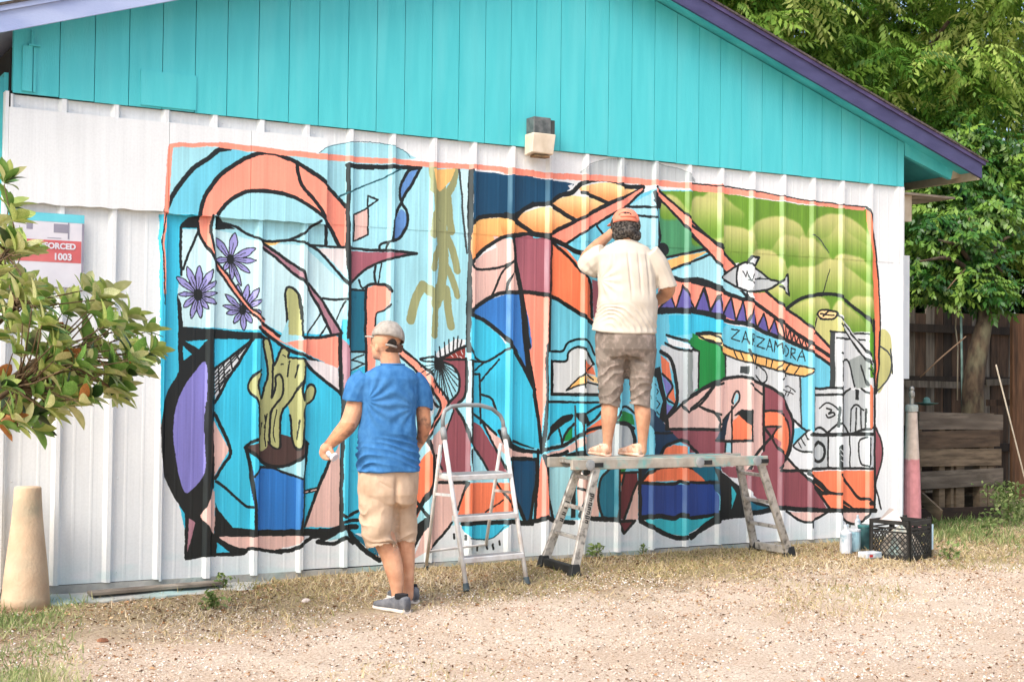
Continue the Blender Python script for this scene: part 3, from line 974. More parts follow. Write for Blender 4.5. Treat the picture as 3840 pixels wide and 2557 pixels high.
def stroke(pts, w, c, soft=False):
    P = np.asarray(pts, float); c = np.array(PAL[c], np.float32)/255.0
    x0, y0 = np.floor(P.min(0)-w).astype(int); x1, y1 = np.ceil(P.max(0)+w).astype(int)
    if soft:
        x0, y0 = max(0, x0), max(0, y0); x1, y1 = min(TW, x1), min(TH, y1)
        gx, gy = np.meshgrid(np.arange(x0, x1), np.arange(y0, y1)); D = np.full(gx.shape, 1e9)
        for a, b in zip(P[:-1], P[1:]):
            d = b-a; L = max(d@d, 1e-6); t = np.clip(((gx-a[0])*d[0]+(gy-a[1])*d[1])/L, 0, 1)
            D = np.minimum(D, np.hypot(gx-a[0]-t*d[0], gy-a[1]-t*d[1]))
        A = (np.clip(1-D/(w*0.5), 0, 1)**1.3)[..., None]*0.62
        # only over green
        sub = img[y0:y1, x0:x1]; g = ((sub[..., 1] > sub[..., 2]+0.18) & (sub[..., 0] < 0.8))[..., None]
        img[y0:y1, x0:x1] = np.where(g, sub*(1-A)+c*A, sub); return
    for a, b in zip(P[:-1], P[1:]):
        xa, xb = int(min(a[0], b[0])-w/2-1), int(max(a[0], b[0])+w/2+2)
        ya, yb = int(min(a[1], b[1])-w/2-1), int(max(a[1], b[1])+w/2+2)
        xa, ya = max(0, xa), max(0, ya); xb, yb = min(TW, xb), min(TH, yb)
        if xb <= xa or yb <= ya: continue
        gx, gy = np.meshgrid(np.arange(xa, xb), np.arange(ya, yb)); d = b-a; L = max(d@d, 1e-6)
        t = np.clip(((gx-a[0])*d[0]+(gy-a[1])*d[1])/L, 0, 1)
        k = (gx-a[0]-t*d[0])**2+(gy-a[1]-t*d[1])**2 <= w*w/4
        img[ya:yb, xa:xb][k] = c; painted[ya:yb, xa:xb][k] = True
def local_scale(tile, p):
    a = towall(tile, [p]); b = towall(tile, [(p[0], p[1]+10)])
    return abs(a[0][1]-b[0][1])/10.0
wj = random.Random(3)
def run_draw(txt):
    for ln in txt.strip().splitlines():
        if ln.startswith('#') or not ln.strip(): continue
        k = ln.split(); tile, op = k[0], k[1]
        if op in 'fFg':
            nc = 2 if op == 'g' else 1
            pts = [tuple(map(float, s.split(','))) for s in k[2+nc:]]
            if len(pts) < 3: continue
            W_ = towall(tile, pts)
            if op != 'f': W_ = catmull(W_, True)
            fill(W_, k[2], k[3] if op == 'g' else None)
        else:
            w = float(k[2]); pts = [tuple(map(float, s.split(','))) for s in k[4:]]
            W_ = towall(tile, pts); sc = local_scale(tile, pts[0])
            if op == 'L': W_ = catmull(W_, False)
            stroke(W_, w*sc*({'K': 1.45, 'AG': 1.4}.get(k[3], 1.0)), k[3], soft=(op == 's'))
run_draw(DRAW)
for tile, cx_, cy__, rr, pet in FLOWERS:
    for tx, ty, w in pet:
        dx, dy = tx-cx_, ty-cy__; L_ = math.hypot(dx, dy); ux, uy = dx/L_, dy/L_; px, py = -uy*w, ux*w
        pts = [(cx_, cy__), (cx_+dx*0.35+px*0.55, cy__+dy*0.35+py*0.55), (cx_+dx*0.7+px*0.75, cy__+dy*0.7+py*0.75), (tx, ty),
               (cx_+dx*0.7-px*0.75, cy__+dy*0.7-py*0.75), (cx_+dx*0.35-px*0.55, cy__+dy*0.35-py*0.55)]
        W_ = catmull(towall(tile, pts), True); fill(W_, 'LP'); stroke(np.vstack([W_, W_[:1]]), 8*local_scale(tile, pts[0]), 'K')
        stroke(towall(tile, [(cx_, cy__), (cx_+dx*0.62, cy__+dy*0.62)]), 5*local_scale(tile, pts[0]), 'K')
    stroke(towall(tile, [(cx_, cy__-12), (cx_, cy__+12)]), rr*1.5*local_scale(tile, (cx_, cy__)), 'K')
# ribbon again over the flowers
run_draw("""
A f CO 412,925 450,1000 560,1130 650,1260 700,1310 770,1375 740,1400 690,1342 620,1270 520,1140 430,1020
A L 11 K 405,935 430,1010 480,1075 570,1200 640,1285 690,1332 740,1390
A L 11 K 412,930 460,1000 565,1135 655,1262 700,1305 770,1370
""")
# the green hills are sprayed: soften their colours into each other, leaving the drawn lines crisp
gm = ((img[..., 1] > img[..., 2]+0.16) & (img[..., 0] < 0.78) & (img[..., 1] > img[..., 0]-0.02)).astype(np.float32)
x_lo = int((3.4-WX0)*SX); gm[:, :x_lo] = 0; gm[:int(1.0*SZ), :] = 0
def boxblur(a, r):
    for ax in (0, 1):
        c = np.cumsum(np.pad(a, [(r+1, r) if i == ax else (0, 0) for i in range(a.ndim)], mode='edge'), axis=ax, dtype=np.float64)
        n = a.shape[ax]; a = ((np.take(c, range(2*r+1, 2*r+1+n), axis=ax)-np.take(c, range(0, n), axis=ax))/(2*r+1)).astype(np.float32)
    return a
sub = img[:, x_lo:]; gs = gm[:, x_lo:, None]; w_b = boxblur(boxblur(gs, 3), 3); b_b = boxblur(boxblur(sub*gs, 3), 3)/np.maximum(w_b, 1e-3)
img[:, x_lo:] = np.where(gs > 0, b_b, sub)
# hand-painted character: edges wander a little, brush streaks run up and down, thin paint in places
yy, xx = np.mgrid[0:TH, 0:TW].astype(np.float32)
def smooth_noise(w, h, sx, sy, seed):
    g = np.random.default_rng(seed).standard_normal((int(h/sy)+3, int(w/sx)+3)).astype(np.float32)
    X = np.arange(w)/sx; Y = np.arange(h)/sy; xi = X.astype(int); yi = Y.astype(int)
    fx = (X-xi)[None, :]; fy = (Y-yi)[:, None]; fx = fx*fx*(3-2*fx); fy = fy*fy*(3-2*fy)
    a = g[yi][:, xi]; b = g[yi][:, xi+1]; c = g[yi+1][:, xi]; d = g[yi+1][:, xi+1]
    return (a*(1-fx)+b*fx)*(1-fy)+(c*(1-fx)+d*fx)*fy
wx = smooth_noise(TW, TH, 8, 8, 1)*0.5+smooth_noise(TW, TH, 40, 40, 2)*1.1
wy = smooth_noise(TW, TH, 8, 8, 3)*0.5+smooth_noise(TW, TH, 40, 40, 4)*1.1
ix = np.clip((xx+wx).astype(int), 0, TW-1); iy = np.clip((yy+wy).astype(int), 0, TH-1)
img = img[iy, ix]; painted = painted[iy, ix]
streak = smooth_noise(TW, TH, 3, 120, 5)*0.012+smooth_noise(TW, TH, 14, 260, 6)*0.014+smooth_noise(TW, TH, 90, 90, 8)*0.016
amt = np.where(painted, 1.0, 0.35)[..., None]
img = np.clip(img*(1+streak[..., None]*amt*1.5)+streak[..., None]*amt*0.12, 0, 1)
# painted colours are mixed paler on the near flank of every rib
xw = WX0+(np.arange(TW)+.5)/SX; flank_pale = np.zeros(TW, np.float32)
for k in range(0, 23):
    c_ = 0.033+0.3048*k; a_ = 0.08+0.24*min(1, max(0, (c_-0.8)/2.2))
    flank_pale = np.maximum(flank_pale, a_*np.clip(1-np.abs(xw-(c_-0.019))/0.0145, 0, 1)**0.25*(np.abs(xw-(c_-0.019)) < 0.0145))
zz_ = WZ0+(np.arange(TH)+.5)/SZ
M2 = flank_pale[None, :]*np.where(painted, 1.0, 0.0)*(1-0.9*((xw[None, :] < 1.69) & (zz_[:, None] > 2.21)))
M2 = (M2*np.clip(0.92+0.22*smooth_noise(TW, TH, 30, 45, 77), 0.4, 1.25))[..., None]
img = img*(1-M2)+np.array([0.80, 0.90, 0.93], np.float32)*M2
# splashes of teal overspray on the bare lower edge and dust near the ground
edge = np.clip(1-(yy/SZ)/0.22, 0, 1)*np.clip(smooth_noise(TW, TH, 60, 20, 9)*0.5+0.35, 0, 1)*np.where(painted, 0.1, 0.55)
img = img*(1-edge[..., None]*0.5)+np.array([0.62, 0.80, 0.80], np.float32)*edge[..., None]*0.5
pic = bpy.data.images.new("wall_paint", TW, TH, alpha=False)
buf = np.ones((TH, TW, 4), np.float32); buf[..., :3] = img
pic.pixels.foreach_set(buf.ravel()); pic.update(); pic.pack()

def paint_material():
    M = bpy.data.materials.new("painted_siding"); M.use_nodes = True; nt = M.node_tree; N = nt.nodes; L = nt.links
    b = N["Principled BSDF"]; b.inputs['Roughness'].default_value = 0.42; b.inputs['Specular IOR Level'].default_value = 0.45
    uv = N.new("ShaderNodeUVMap"); uv.uv_map = "UVMap"
    tx = N.new("ShaderNodeTexImage"); tx.image = pic; tx.interpolation = 'Linear'; tx.extension = 'EXTEND'
    L.new(uv.outputs[0], tx.inputs[0])
    tc = N.new("ShaderNodeTexCoord"); nz = N.new("ShaderNodeTexNoise"); nz.inputs['Scale'].default_value = 70; nz.inputs['Detail'].default_value = 4
    L.new(tc.outputs['Object'], nz.inputs[0])
    mx = N.new("ShaderNodeMix"); mx.data_type = 'RGBA'; mx.blend_type = 'MULTIPLY'; mx.inputs[0].default_value = 1.0
    rp = N.new("ShaderNodeValToRGB"); rp.color_ramp.elements[0].position = 0.3; rp.color_ramp.elements[1].position = 0.6
    rp.color_ramp.elements[0].color = (0.95, 0.95, 0.95, 1); rp.color_ramp.elements[1].color = (1, 1, 1, 1)
    L.new(nz.outputs[0], rp.inputs[0]); L.new(tx.outputs[0], mx.inputs[6]); L.new(rp.outputs[0], mx.inputs[7])
    L.new(mx.outputs[2], b.inputs['Base Color'])
    n2 = N.new("ShaderNodeTexNoise"); n2.inputs['Scale'].default_value = 9; n2.inputs['Detail'].default_value = 3
    L.new(tc.outputs['Object'], n2.inputs[0])
    bp = N.new("ShaderNodeBump"); bp.inputs['Strength'].default_value = 0.08; bp.inputs['Distance'].default_value = 0.01
    L.new(n2.outputs[0], bp.inputs['Height']); L.new(bp.outputs[0], b.inputs['Normal'])
    return M
PAINT = paint_material()
def wall_uv(me, off=0.0, org=(0, 0, 0)):
    uvl = me.uv_layers.new(name="UVMap"); co = np.empty(len(me.vertices)*3, np.float32); me.vertices.foreach_get('co', co); co = co.reshape(-1, 3)
    li = np.empty(len(me.loops), np.int32); me.loops.foreach_get('vertex_index', li)
    u = (co[li, 0]+org[0]+off-WX0)/(WX1-WX0); v = (co[li, 2]+org[2]-WZ0)/(WZ1-WZ0)
    uvl.data.foreach_set('uv', np.stack([u, v], 1).ravel().astype(np.float32))
# ---------------------------------------------------------------- materials
M_TEAL = mat("teal_boards", (82, 198, 204), (74, 191, 198), scale=3, rough=0.55, bump=0.25, bscale=40, stretch=(6, 6, 0.6), c3=(104, 203, 208), c3scale=1.2, c3amt=0.4)
M_TEALD = mat("teal_trim", (84, 198, 204), (66, 176, 184), scale=4, rough=0.6, bump=0.2)
M_PURP = mat("purple_fascia", (74, 74, 112), (62, 62, 98), scale=4, rough=0.6, bump=0.15, stretch=(1, 1, 3))
M_LAV = mat("pale_lavender_fascia", (168, 182, 216), (150, 165, 205), scale=3, rough=0.7, bump=0.15, stretch=(1, 1, 3))  # paler tone for the left rake board, drip edge and soffit
M_EDGE = mat("roof_edge", (86, 76, 118), (66, 58, 92), scale=6, rough=0.5)
M_SHIN = mat("shingles", (96, 88, 84), (64, 58, 56), scale=30, rough=0.95, bump=0.5)
M_CONC = mat("old_concrete", (186, 184, 176), (150, 150, 144), scale=6, rough=0.95, bump=0.6, bscale=50, c3=(140, 190, 188), c3scale=2, c3amt=0.6)
M_WOODG = mat("weathered_wood", (158, 148, 134), (112, 102, 90), scale=6, rough=0.9, bump=0.5, stretch=(1, 1, 1), c3=(60, 46, 36), c3scale=3, c3amt=0.7)
M_WHITE = mat("white_trim", (226, 229, 230), (214, 220, 222), scale=5, rough=0.45, bump=0.1)
M_DARK = mat("dark_core", (40, 40, 40), (26, 26, 26), scale=5, rough=0.9)
M_BEIGE = mat("raw_beige_wood", (196, 184, 162), (168, 154, 132), scale=8, rough=0.85, bump=0.2)

# ---------------------------------------------------------------- ground
def grid_axis(a, b, step, far):
    core = list(np.arange(a, b+1e-6, step)); lo = []; hi = []; s = step; p = a
    while p > -far: s *= 1.25; p -= s; lo.append(p)
    s = step; p = b
    while p < far: s *= 1.25; p += s; hi.append(p)
    return np.array(lo[::-1]+core+hi)
gxs = grid_axis(-4.0, 10.0, 0.07, 90); gys = grid_axis(-7.0, 6.0, 0.07, 90)
GX, GY = np.meshgrid(gxs, gys); GZ = ground_h(np.clip(GX, -8, 14), np.clip(GY, -9, 6))
near = (np.abs(GX-3) < 9) & (np.abs(GY+1) < 9)
GZ = GZ + np.where(near, 0.006*vnoise(np.stack([GX, GY, GX*0], -1).reshape(-1, 3), 6).reshape(GX.shape)+0.005*vnoise(np.stack([GX, GY, GX*0], -1).reshape(-1, 3), 17).reshape(GX.shape), 0)
nyg, nxg = GX.shape; idx = np.arange(nyg*nxg).reshape(nyg, nxg)
GF = np.stack([idx[:-1, :-1], idx[:-1, 1:], idx[1:, 1:], idx[1:, :-1]], -1).reshape(-1, 4)
def ground_material():
    M = bpy.data.materials.new("gravel_ground"); M.use_nodes = True; nt = M.node_tree; N = nt.nodes; L = nt.links
    b = N["Principled BSDF"]; b.inputs['Roughness'].default_value = 0.95; b.inputs['Specular IOR Level'].default_value = 0.15
    tc = N.new("ShaderNodeTexCoord")
    def noise_(sc, det=6, rough=0.6):
        n = N.new("ShaderNodeTexNoise"); n.inputs['Scale'].default_value = sc; n.inputs['Detail'].default_value = det
        n.inputs['Roughness'].default_value = rough; L.new(tc.outputs['Object'], n.inputs[0]); return n
    def ramp_(src, p0, c0, p1, c1):
        r = N.new("ShaderNodeValToRGB"); r.color_ramp.elements[0].position = p0; r.color_ramp.elements[1].position = p1
        r.color_ramp.elements[0].color = c0; r.color_ramp.elements[1].color = c1; L.new(src, r.inputs[0]); return r
    def mix_(f, a, c):
        x = N.new("ShaderNodeMix"); x.data_type = 'RGBA'; L.new(f, x.inputs[0]); L.new(a, x.inputs[6]); L.new(c, x.inputs[7]); return x
    fine = ramp_(noise_(75, 8, 0.75).outputs[0], 0.34, rgba((158, 136, 118)), 0.61, rgba((238, 225, 211)))
    big = ramp_(noise_(1.1).outputs[0], 0.4, rgba((224, 210, 192)), 0.60, rgba((244, 238, 228)))
    mul = N.new("ShaderNodeMix"); mul.data_type = 'RGBA'; mul.blend_type = 'MULTIPLY'; mul.inputs[0].default_value = 0.75
    L.new(fine.outputs[0], mul.inputs[6]); L.new(big.outputs[0], mul.inputs[7])
    # trodden soil and dry thatch in a band along the wall
    sep = N.new("ShaderNodeSeparateXYZ"); L.new(tc.outputs['Object'], sep.inputs[0])
    nb = noise_(1.6, 5); ad = N.new("ShaderNodeMath"); ad.operation = 'MULTIPLY_ADD'; ad.inputs[1].default_value = 1.8
    L.new(nb.outputs[0], ad.inputs[0]); L.new(sep.outputs[1], ad.inputs[2])
    band = ramp_(ad.outputs[0], 0.0, (0, 0, 0, 1), 0.5, (1, 1, 1, 1))
    shift = N.new("ShaderNodeMath"); shift.operation = 'ADD'; shift.inputs[1].default_value = 0.55; L.new(ad.outputs[0], shift.inputs[0])
    L.new(shift.outputs[0], band.inputs[0])
    soil = ramp_(noise_(48, 8, 0.75).outputs[0], 0.38, rgba((104, 84, 62)), 0.64, rgba((196, 178, 142)))
    m1 = mix_(band.outputs[0], mul.outputs[2], soil.outputs[0])
    rd = ramp_(noise_(2.4, 5).outputs[0], 0.58, (0, 0, 0, 1), 0.72, (0.45, 0.45, 0.45, 1))
    redc = N.new("ShaderNodeRGB"); redc.outputs[0].default_value = rgba((176, 134, 110))
    m2 = mix_(rd.outputs[0], m1.outputs[2], redc.outputs[0])
    L.new(m2.outputs[2], b.inputs['Base Color'])
    bn = noise_(120, 6, 0.8); bp = N.new("ShaderNodeBump"); bp.inputs['Strength'].default_value = 0.9; bp.inputs['Distance'].default_value = 0.012
    L.new(bn.outputs[0], bp.inputs['Height']); L.new(bp.outputs[0], b.inputs['Normal'])
    return M
M_GROUND = ground_material()
g = link("ground", npmesh("ground", np.stack([GX, GY, GZ], -1).reshape(-1, 3), GF, M_GROUND, smooth=True)); g['kind'] = 'structure'

# ---------------------------------------------------------------- the building
bld = thing("painted_building", (3.25, 0.0, 0.0), "gabled shed with mural on white ribbed metal siding and teal gable boards", "building")
PAN, RIBH = 0.012, 0.028
def rib_c(k): return 0.033+0.3048*k
def zf(x): return 4.33-0.327*abs(x-3.25)          # underside of the rake boards
def profile(x0, x1, yoff=0.0):
    """section of the ribbed sheet from x0 to x1: list of (x, y)"""
    pts = [(x0, None)]
    for k in range(-2, 25):
        c = rib_c(k)
        for dx, h in ((-0.031, 0), (-0.012, RIBH), (0.012, RIBH), (0.031, 0)): pts.append((c+dx, h))
        for m_ in (0.1016, 0.2032):
            for dx, h in ((-0.011, 0), (-0.005, 0.0012), (0.005, 0.0012), (0.011, 0)): pts.append((c+m_+dx, h))
    kp = [(x, h) for x, h in pts[1:]]; kp.sort()
    xs_ = np.array([p[0] for p in kp]); hs = np.array([p[1] for p in kp])
    ins = [(x, h) for x, h in kp if x0 < x < x1]
    allp = [(x0, float(np.interp(x0, xs_, hs)))]+ins+[(x1, float(np.interp(x1, xs_, hs)))]
    return [(x, PAN-h+yoff) for x, h in allp]
def sheet(name, x0, x1, z0, z1, yoff=0.0, wave=0.0, nz=1, **pr):
    pf = profile(x0, x1, yoff); n = len(pf); mb = MB(); T = 0.0015
    vs = []
    zs = [z0+(z1-z0)*i/nz for i in range(nz+1)]
    for z in zs: vs += [(x, y, z) for x, y in pf]
    nb = len(vs); vs += [(x, y+T, z) for x, y, z in vs]
    fs = []
    for i in range(nz):
        for k in range(n-1):
            a = i*n+k; fs.append((a, a+1, a+n+1, a+n)); fs.append((nb+a, nb+a+n, nb+a+n+1, nb+a+1))
    for k in range(n-1): fs.append((k, nb+k, nb+k+1, k+1)); q = nz*n+k; fs.append((q, q+1, nb+q+1, nb+q))
    for i in range(nz):
        a = i*n; fs.append((a, a+n, nb+a+n, nb+a)); a = i*n+n-1; fs.append((a, nb+a, nb+a+n, a+n))
    mb.add(vs, fs)
    o = mb.build(name, PAINT, bld, **pr); wall_uv(o.data, org=o['_org']); return o
bounds = [rib_c(k)+0.0005 for k in (-1, 2, 5, 8, 11, 14, 17, 20)]+[6.742]
for i in range(8):
    a, b_ = bounds[i]+0.0006, bounds[i+1]-0.0006
    zb = (0.0, -0.012, 0.004, 0.0, -0.006, 0.003, 0.0, -0.004)[i]
    sheet("siding_panel", a, b_, zb, 2.232)
    sheet("siding_panel", a, b_, 2.222, 2.8475, yoff=-0.003)
# smooth boards screwed over the ribs at the upper left
def board(x0, x1, z0, z1, y, t, name="cover_board", jag=0.006, **pr):
    r_ = random.Random(int(x0*100)+5); n = 14
    low = [(x0+(x1-x0)*i/n, z0+r_.uniform(-jag, jag)) for i in range(n+1)]
    hi = [(x1, z1), (x0, z1)]
    mb = MB(); mb.prism(low+hi, y, y+t); o = mb.build(name, PAINT, bld, **pr); wall_uv(o.data, org=o['_org'], off=0.006); return o
board(-0.279, 0.655, 2.222, 2.768, PAN-RIBH-0.014, 0.012, label="bare white smooth board over the ribs")
board(0.658, 1.175, 2.214, 2.77, PAN-RIBH-0.014, 0.012)
board(1.178, 1.690, 2.214, 2.77, PAN-RIBH-0.0145, 0.012)
# corner trims
mb = MB(); mb.box((-0.300, -0.024, -0.02), (-0.272, 0.05, 2.222)); mb.build("corner_trim", M_WHITE, bld)
mb = MB(); mb.box((-0.300, -0.024, 2.224), (-0.2805, 0.05, 2.86)); mb.build("corner_trim", M_WHITE, bld)
mb = MB(); mb.box((6.744, -0.022, -0.03), (6.790, 0.010, 2.846)); mb.box((6.762, -0.030, -0.03), (6.772, -0.0225, 2.846)); mb.build("corner_trim", M_WHITE, bld)
# added dark core that blocks light inside the shed, then the foundation
mb = MB(); mb.prism([(-0.27, -0.4), (6.76, -0.4), (6.76, 3.12), (3.25, 4.28), (-0.27, 3.12)], 0.02, 9.0); mb.build("light_block_core", M_DARK, bld)
mb = MB(); mb.box((-0.265, 0.006, -0.45), (6.755, 0.0195, -0.004)); mb.build("foundation", M_CONC, bld)
# gable planks with open grooves
PT, PB_ = -0.021, 2.849
edges = [-0.262]+[0.2032*i for i in range(34)]+[6.785]
for i in range(len(edges)-1):
    a, b_ = edges[i]+0.0024, edges[i+1]-0.0024
    top = lambda x: zf(x)+0.035
    zb = PB_ + (0.006 if i == 0 else 0.0) + 0.0015*math.sin(i*2.1)
    poly = [(a, zb), (b_, zb), (b_, top(b_))]
    if a < 3.25 < b_: poly.append((3.25, top(3.25)))
    poly.append((a, top(a)))
    mb = MB(); mb.prism(poly, PT-0.0006*((i*7) % 3), PT+0.014); mb.build("gable_plank", M_TEAL, bld)
mb = MB(); mb.prism([(-0.262, 2.87), (6.785, 2.87), (6.785, zf(6.785)+0.035), (3.25, 4.365), (-0.262, zf(-0.262)+0.035)], -0.0068, 0.0115); mb.build("groove_backing", M_TEALD, bld)
# square patch and small battens nailed on the left of the gable
p0, p1 = at(527, 262, 0.02), at(733, 425, 0.02)
mb = MB(); mb.box((p0.x, -0.031, 2.86), (p1.x, -0.0225, p0.z)); mb.build("patch_board", M_TEAL, bld)
p0, p1 = at(84, 172, 0.02), at(133, 345, 0.02)
mb = MB(); mb.box((p0.x, -0.037, 2.868), (p0.x+0.055, -0.0225, p0.z)); mb.build("batten", M_TEAL, bld)
mb = MB(); mb.box((p0.x+0.062, -0.033, 2.868), (p1.x, -0.0225, p0.z-0.005)); mb.build("batten", M_TEAL, bld)
mb = MB(); mb.box((p0.x+0.03, -0.05, p0.z), (p1.x+0.02, -0.0225, p0.z+0.012)); mb.build("batten", M_TEALD, bld)
mb = MB(); mb.box((p0.x+0.045, -0.045, p0.z+0.0125), (p0.x+0.06, -0.0225, p0.z+0.09)); mb.build("batten", M_TEALD, bld)
# side wall on the left, seen at a grazing angle
mb = MB(); mb.box((-0.296, 0.052, -0.3), (-0.2722, 9.0, 2.98)); mb.build("side_wall", M_TEAL, bld)
mb = MB(); mb.box((-0.318, 0.052, -0.1), (-0.2965, 0.14, 2.95)); mb.build("corner_board", M_TEALD, bld)
# roof: slabs, rake boards, metal edge, eave boards
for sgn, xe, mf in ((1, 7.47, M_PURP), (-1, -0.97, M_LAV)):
    r0 = 3.25
    def rake(z_lo, z_hi, y0, y1, x_end):
        pts = [(r0, 4.33+z_lo), (x_end, zf(x_end)+z_lo), (x_end, zf(x_end)+z_hi), (r0, 4.33+z_hi)]
        return MB().prism(pts, y0, y1)
    rake(0.0, 0.118, -0.226, -0.202, xe).build("rake_board", mf, bld, **(dict(label="pale lavender rake board") if sgn < 0 else dict(label="dark purple rake board")))
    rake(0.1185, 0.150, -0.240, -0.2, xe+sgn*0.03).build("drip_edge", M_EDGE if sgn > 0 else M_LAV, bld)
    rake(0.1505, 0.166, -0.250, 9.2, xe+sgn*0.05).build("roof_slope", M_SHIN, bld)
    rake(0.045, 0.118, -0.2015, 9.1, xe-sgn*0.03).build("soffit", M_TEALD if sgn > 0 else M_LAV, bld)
    zz = zf(xe)
    mb = MB(); mb.box((min(xe, xe-sgn*0.028), -0.2, zz-0.01), (max(xe, xe-sgn*0.028), 9.0, zz+0.105)); mb.build("eave_board", M_BEIGE, bld)
# box soffit at the right eave: teal lookout and the pale board under it
q = [at(3386, 511, 0), at(3573, 618, 0), at(3560, 674, 0), at(3388, 585, 0)]
mb = MB(); mb.prism([(v.x, v.z) for v in q], -0.018, 0.02); mb.build("lookout", M_TEAL, bld)
q = [at(3560, 674, 0), at(3573, 618, 0), at(3655, 655, 0), at(3400, 700, 0)]
mb = MB(); mb.prism([(q[0].x+0.003, q[0].z), (q[1].x+0.003, q[1].z), (q[2].x, q[2].z)], -0.014, 0.01)
mb.build("lookout_end", M_BEIGE, bld)
mb = MB(); mb.box((6.80, 0.03, 2.80), (7.43, 8.8, 2.818)); mb.build("eave_soffit", M_WOODG, bld)
# bits at the right corner: beam end and a pale strip of the side wall
p0, p1 = at(3374, 728, -0.1), at(3412, 832, -0.1)
mb = MB(); mb.box((6.765, 0.08, p1.z), (p1.x, 0.22, p0.z)); mb.build("beam_end", M_BEIGE, bld)
mb = MB(); mb.box((6.764, 0.06, -0.1), (6.80, 9.0, 2.79)); mb.build("side_wall", M_TEALD, bld)
p0, p1 = at(3385, 960, -0.25), at(3398, 1420, -0.25)
mb = MB(); mb.box((6.803, 0.2, p1.z), (p0.x+0.03, 0.26, p0.z)); mb.build("side_batten", M_WHITE, bld)

# nails in a row on the painted sheets, too small to pick apart
mb = MB(); r_ = random.Random(4)
for k in range(-1, 23):
    for z in (0.05, 0.62, 1.2, 1.75, 2.3, 2.8):
        x = rib_c(k)+0.055
        if x < 1.7 and 2.2 < z < 2.79: continue
        mb.lathe([(0.006, 0), (0.0045, 0.004), (0.0005, 0.0045)], (x, PAN-0.0031 if z > 2.2 else PAN-0.0001, z+r_.uniform(-.01, .01)), n=6, M=Matrix.Rotation(R(90), 4, 'X'))
o = mb.build("screw_heads", PAINT, bld); wall_uv(o.data, org=o['_org']); o['kind'] = 'stuff'

# ---------------------------------------------------------------- wall lamp box
c = at(2020, 505, 0.0)
lamp = thing("wall_light", (c.x, 0, 2.85), "grey and cream box light fixed where the teal boards meet the white siding", "wall light")
a, b_, t_, mid, bot = at(1983, 445, 0.05), at(2063, 455, 0.05), at(2000, 445, 0.05), at(2020, 508, 0.05), at(2020, 588, 0.05)
xa, xb = a.x-0.005, b_.x+0.0
M_GAL = mat("galvanised_box", (120, 124, 122), (84, 90, 90), scale=20, rough=0.55, metal=0.3)
M_CRM = mat("cream_plastic", (226, 214, 194), (204, 190, 166), scale=8, rough=0.5)
zm, zt, zl = mid.z, t_.z, bot.z
mb = MB(); mb.box((xa, -0.13, zm+0.001), (xb-0.04, -0.0225, zt)); mb.build("housing", M_GAL, lamp, bevel=0.004)
mb = MB(); mb.box((xb-0.039, -0.12, zm+0.004), (xb-0.002, -0.0225, zt-0.012)); mb.build("shade_plate", mat("dark_plate", (74, 80, 76), (52, 58, 56), rough=0.5), lamp, bevel=0.003)
mb = MB(); mb.add([(xa-0.01, -0.14, zm), (xb-0.005, -0.14, zm), (xb-0.005, -0.0225, zm), (xa-0.01, -0.0225, zm),
                   (xa-0.012, -0.125, zl+0.015), (xb-0.015, -0.125, zl+0.01), (xb-0.015, -0.0225, zl), (xa-0.012, -0.0225, zl)],
                  [(0,1,2,3), (7,6,5,4), (0,4,5,1), (1,5,6,2), (2,6,7,3), (3,7,4,0)])
mb.build("lamp_box", M_CRM, lamp, bevel=0.005)
mb = MB(); mb.box((xa+0.02, -0.115, zl-0.012), (xb-0.04, -0.05, zl+0.002)); mb.build("lens", mat("rusty_rim", (134, 104, 70), (96, 80, 50), scale=30, rough=0.7), lamp)

# ---------------------------------------------------------------- parking sign behind the shrub
sx0, sx1 = at(25, 900, 0.03).x, at(316, 900, 0.03).x
st, sb = at(200, 800, 0.03).z, at(200, 1075, 0.03).z
ysn = PAN-RIBH-0.004
sign = thing("warning_sign", ((sx0+sx1)/2, ysn, (st+sb)/2), "faded red and white parking notice behind the leafy shrub", "sign")
M_SW = mat("sign_white", (222, 218, 224), (206, 204, 212), scale=6, rough=0.5, c3=(190, 200, 210), c3amt=0.4)
M_SR = mat("sign_red", (206, 104, 104), (190, 92, 96), scale=5, rough=0.5, c3=(214, 140, 136), c3amt=0.5)
M_SG = mat("sign_grey", (150, 146, 160), (128, 126, 142), scale=9, rough=0.5)
M_SB = mat("sign_teal_spray", (112, 206, 218), (96, 192, 208), scale=6, rough=0.5)
mb = MB(); mb.box((sx0, ysn-0.003, sb), (sx1, ysn, st)); mb.build("plate", M_SW, sign)
w_, h_ = sx1-sx0, st-sb
def sbox(u0, u1, v0, v1, M_, name, lift=1):
    MB().box((sx0+u0*w_, ysn-0.003-0.0012*lift, sb+v0*h_), (sx0+u1*w_, ysn-0.003-0.0012*(lift-1)-0.0002, sb+v1*h_)).build(name, M_, sign)
sbox(0.0, 1.0, 0.885, 1.0, M_SB, "sprayed_band"); sbox(0.02, 0.965, 0.335, 0.635, M_SR, "red_band"); sbox(0.97, 1.0, 0.0, 0.88, M_SG, "border")
sbox(0.25, 0.33, 0.77, 0.86, M_SG, "pictogram"); sbox(0.60, 0.79, 0.74, 0.86, M_SG, "pictogram"); sbox(0.785, 0.80, 0.66, 0.88, M_SG, "pictogram", 2); sbox(0.52, 0.70, 0.66, 0.668, M_SG, "pictogram")
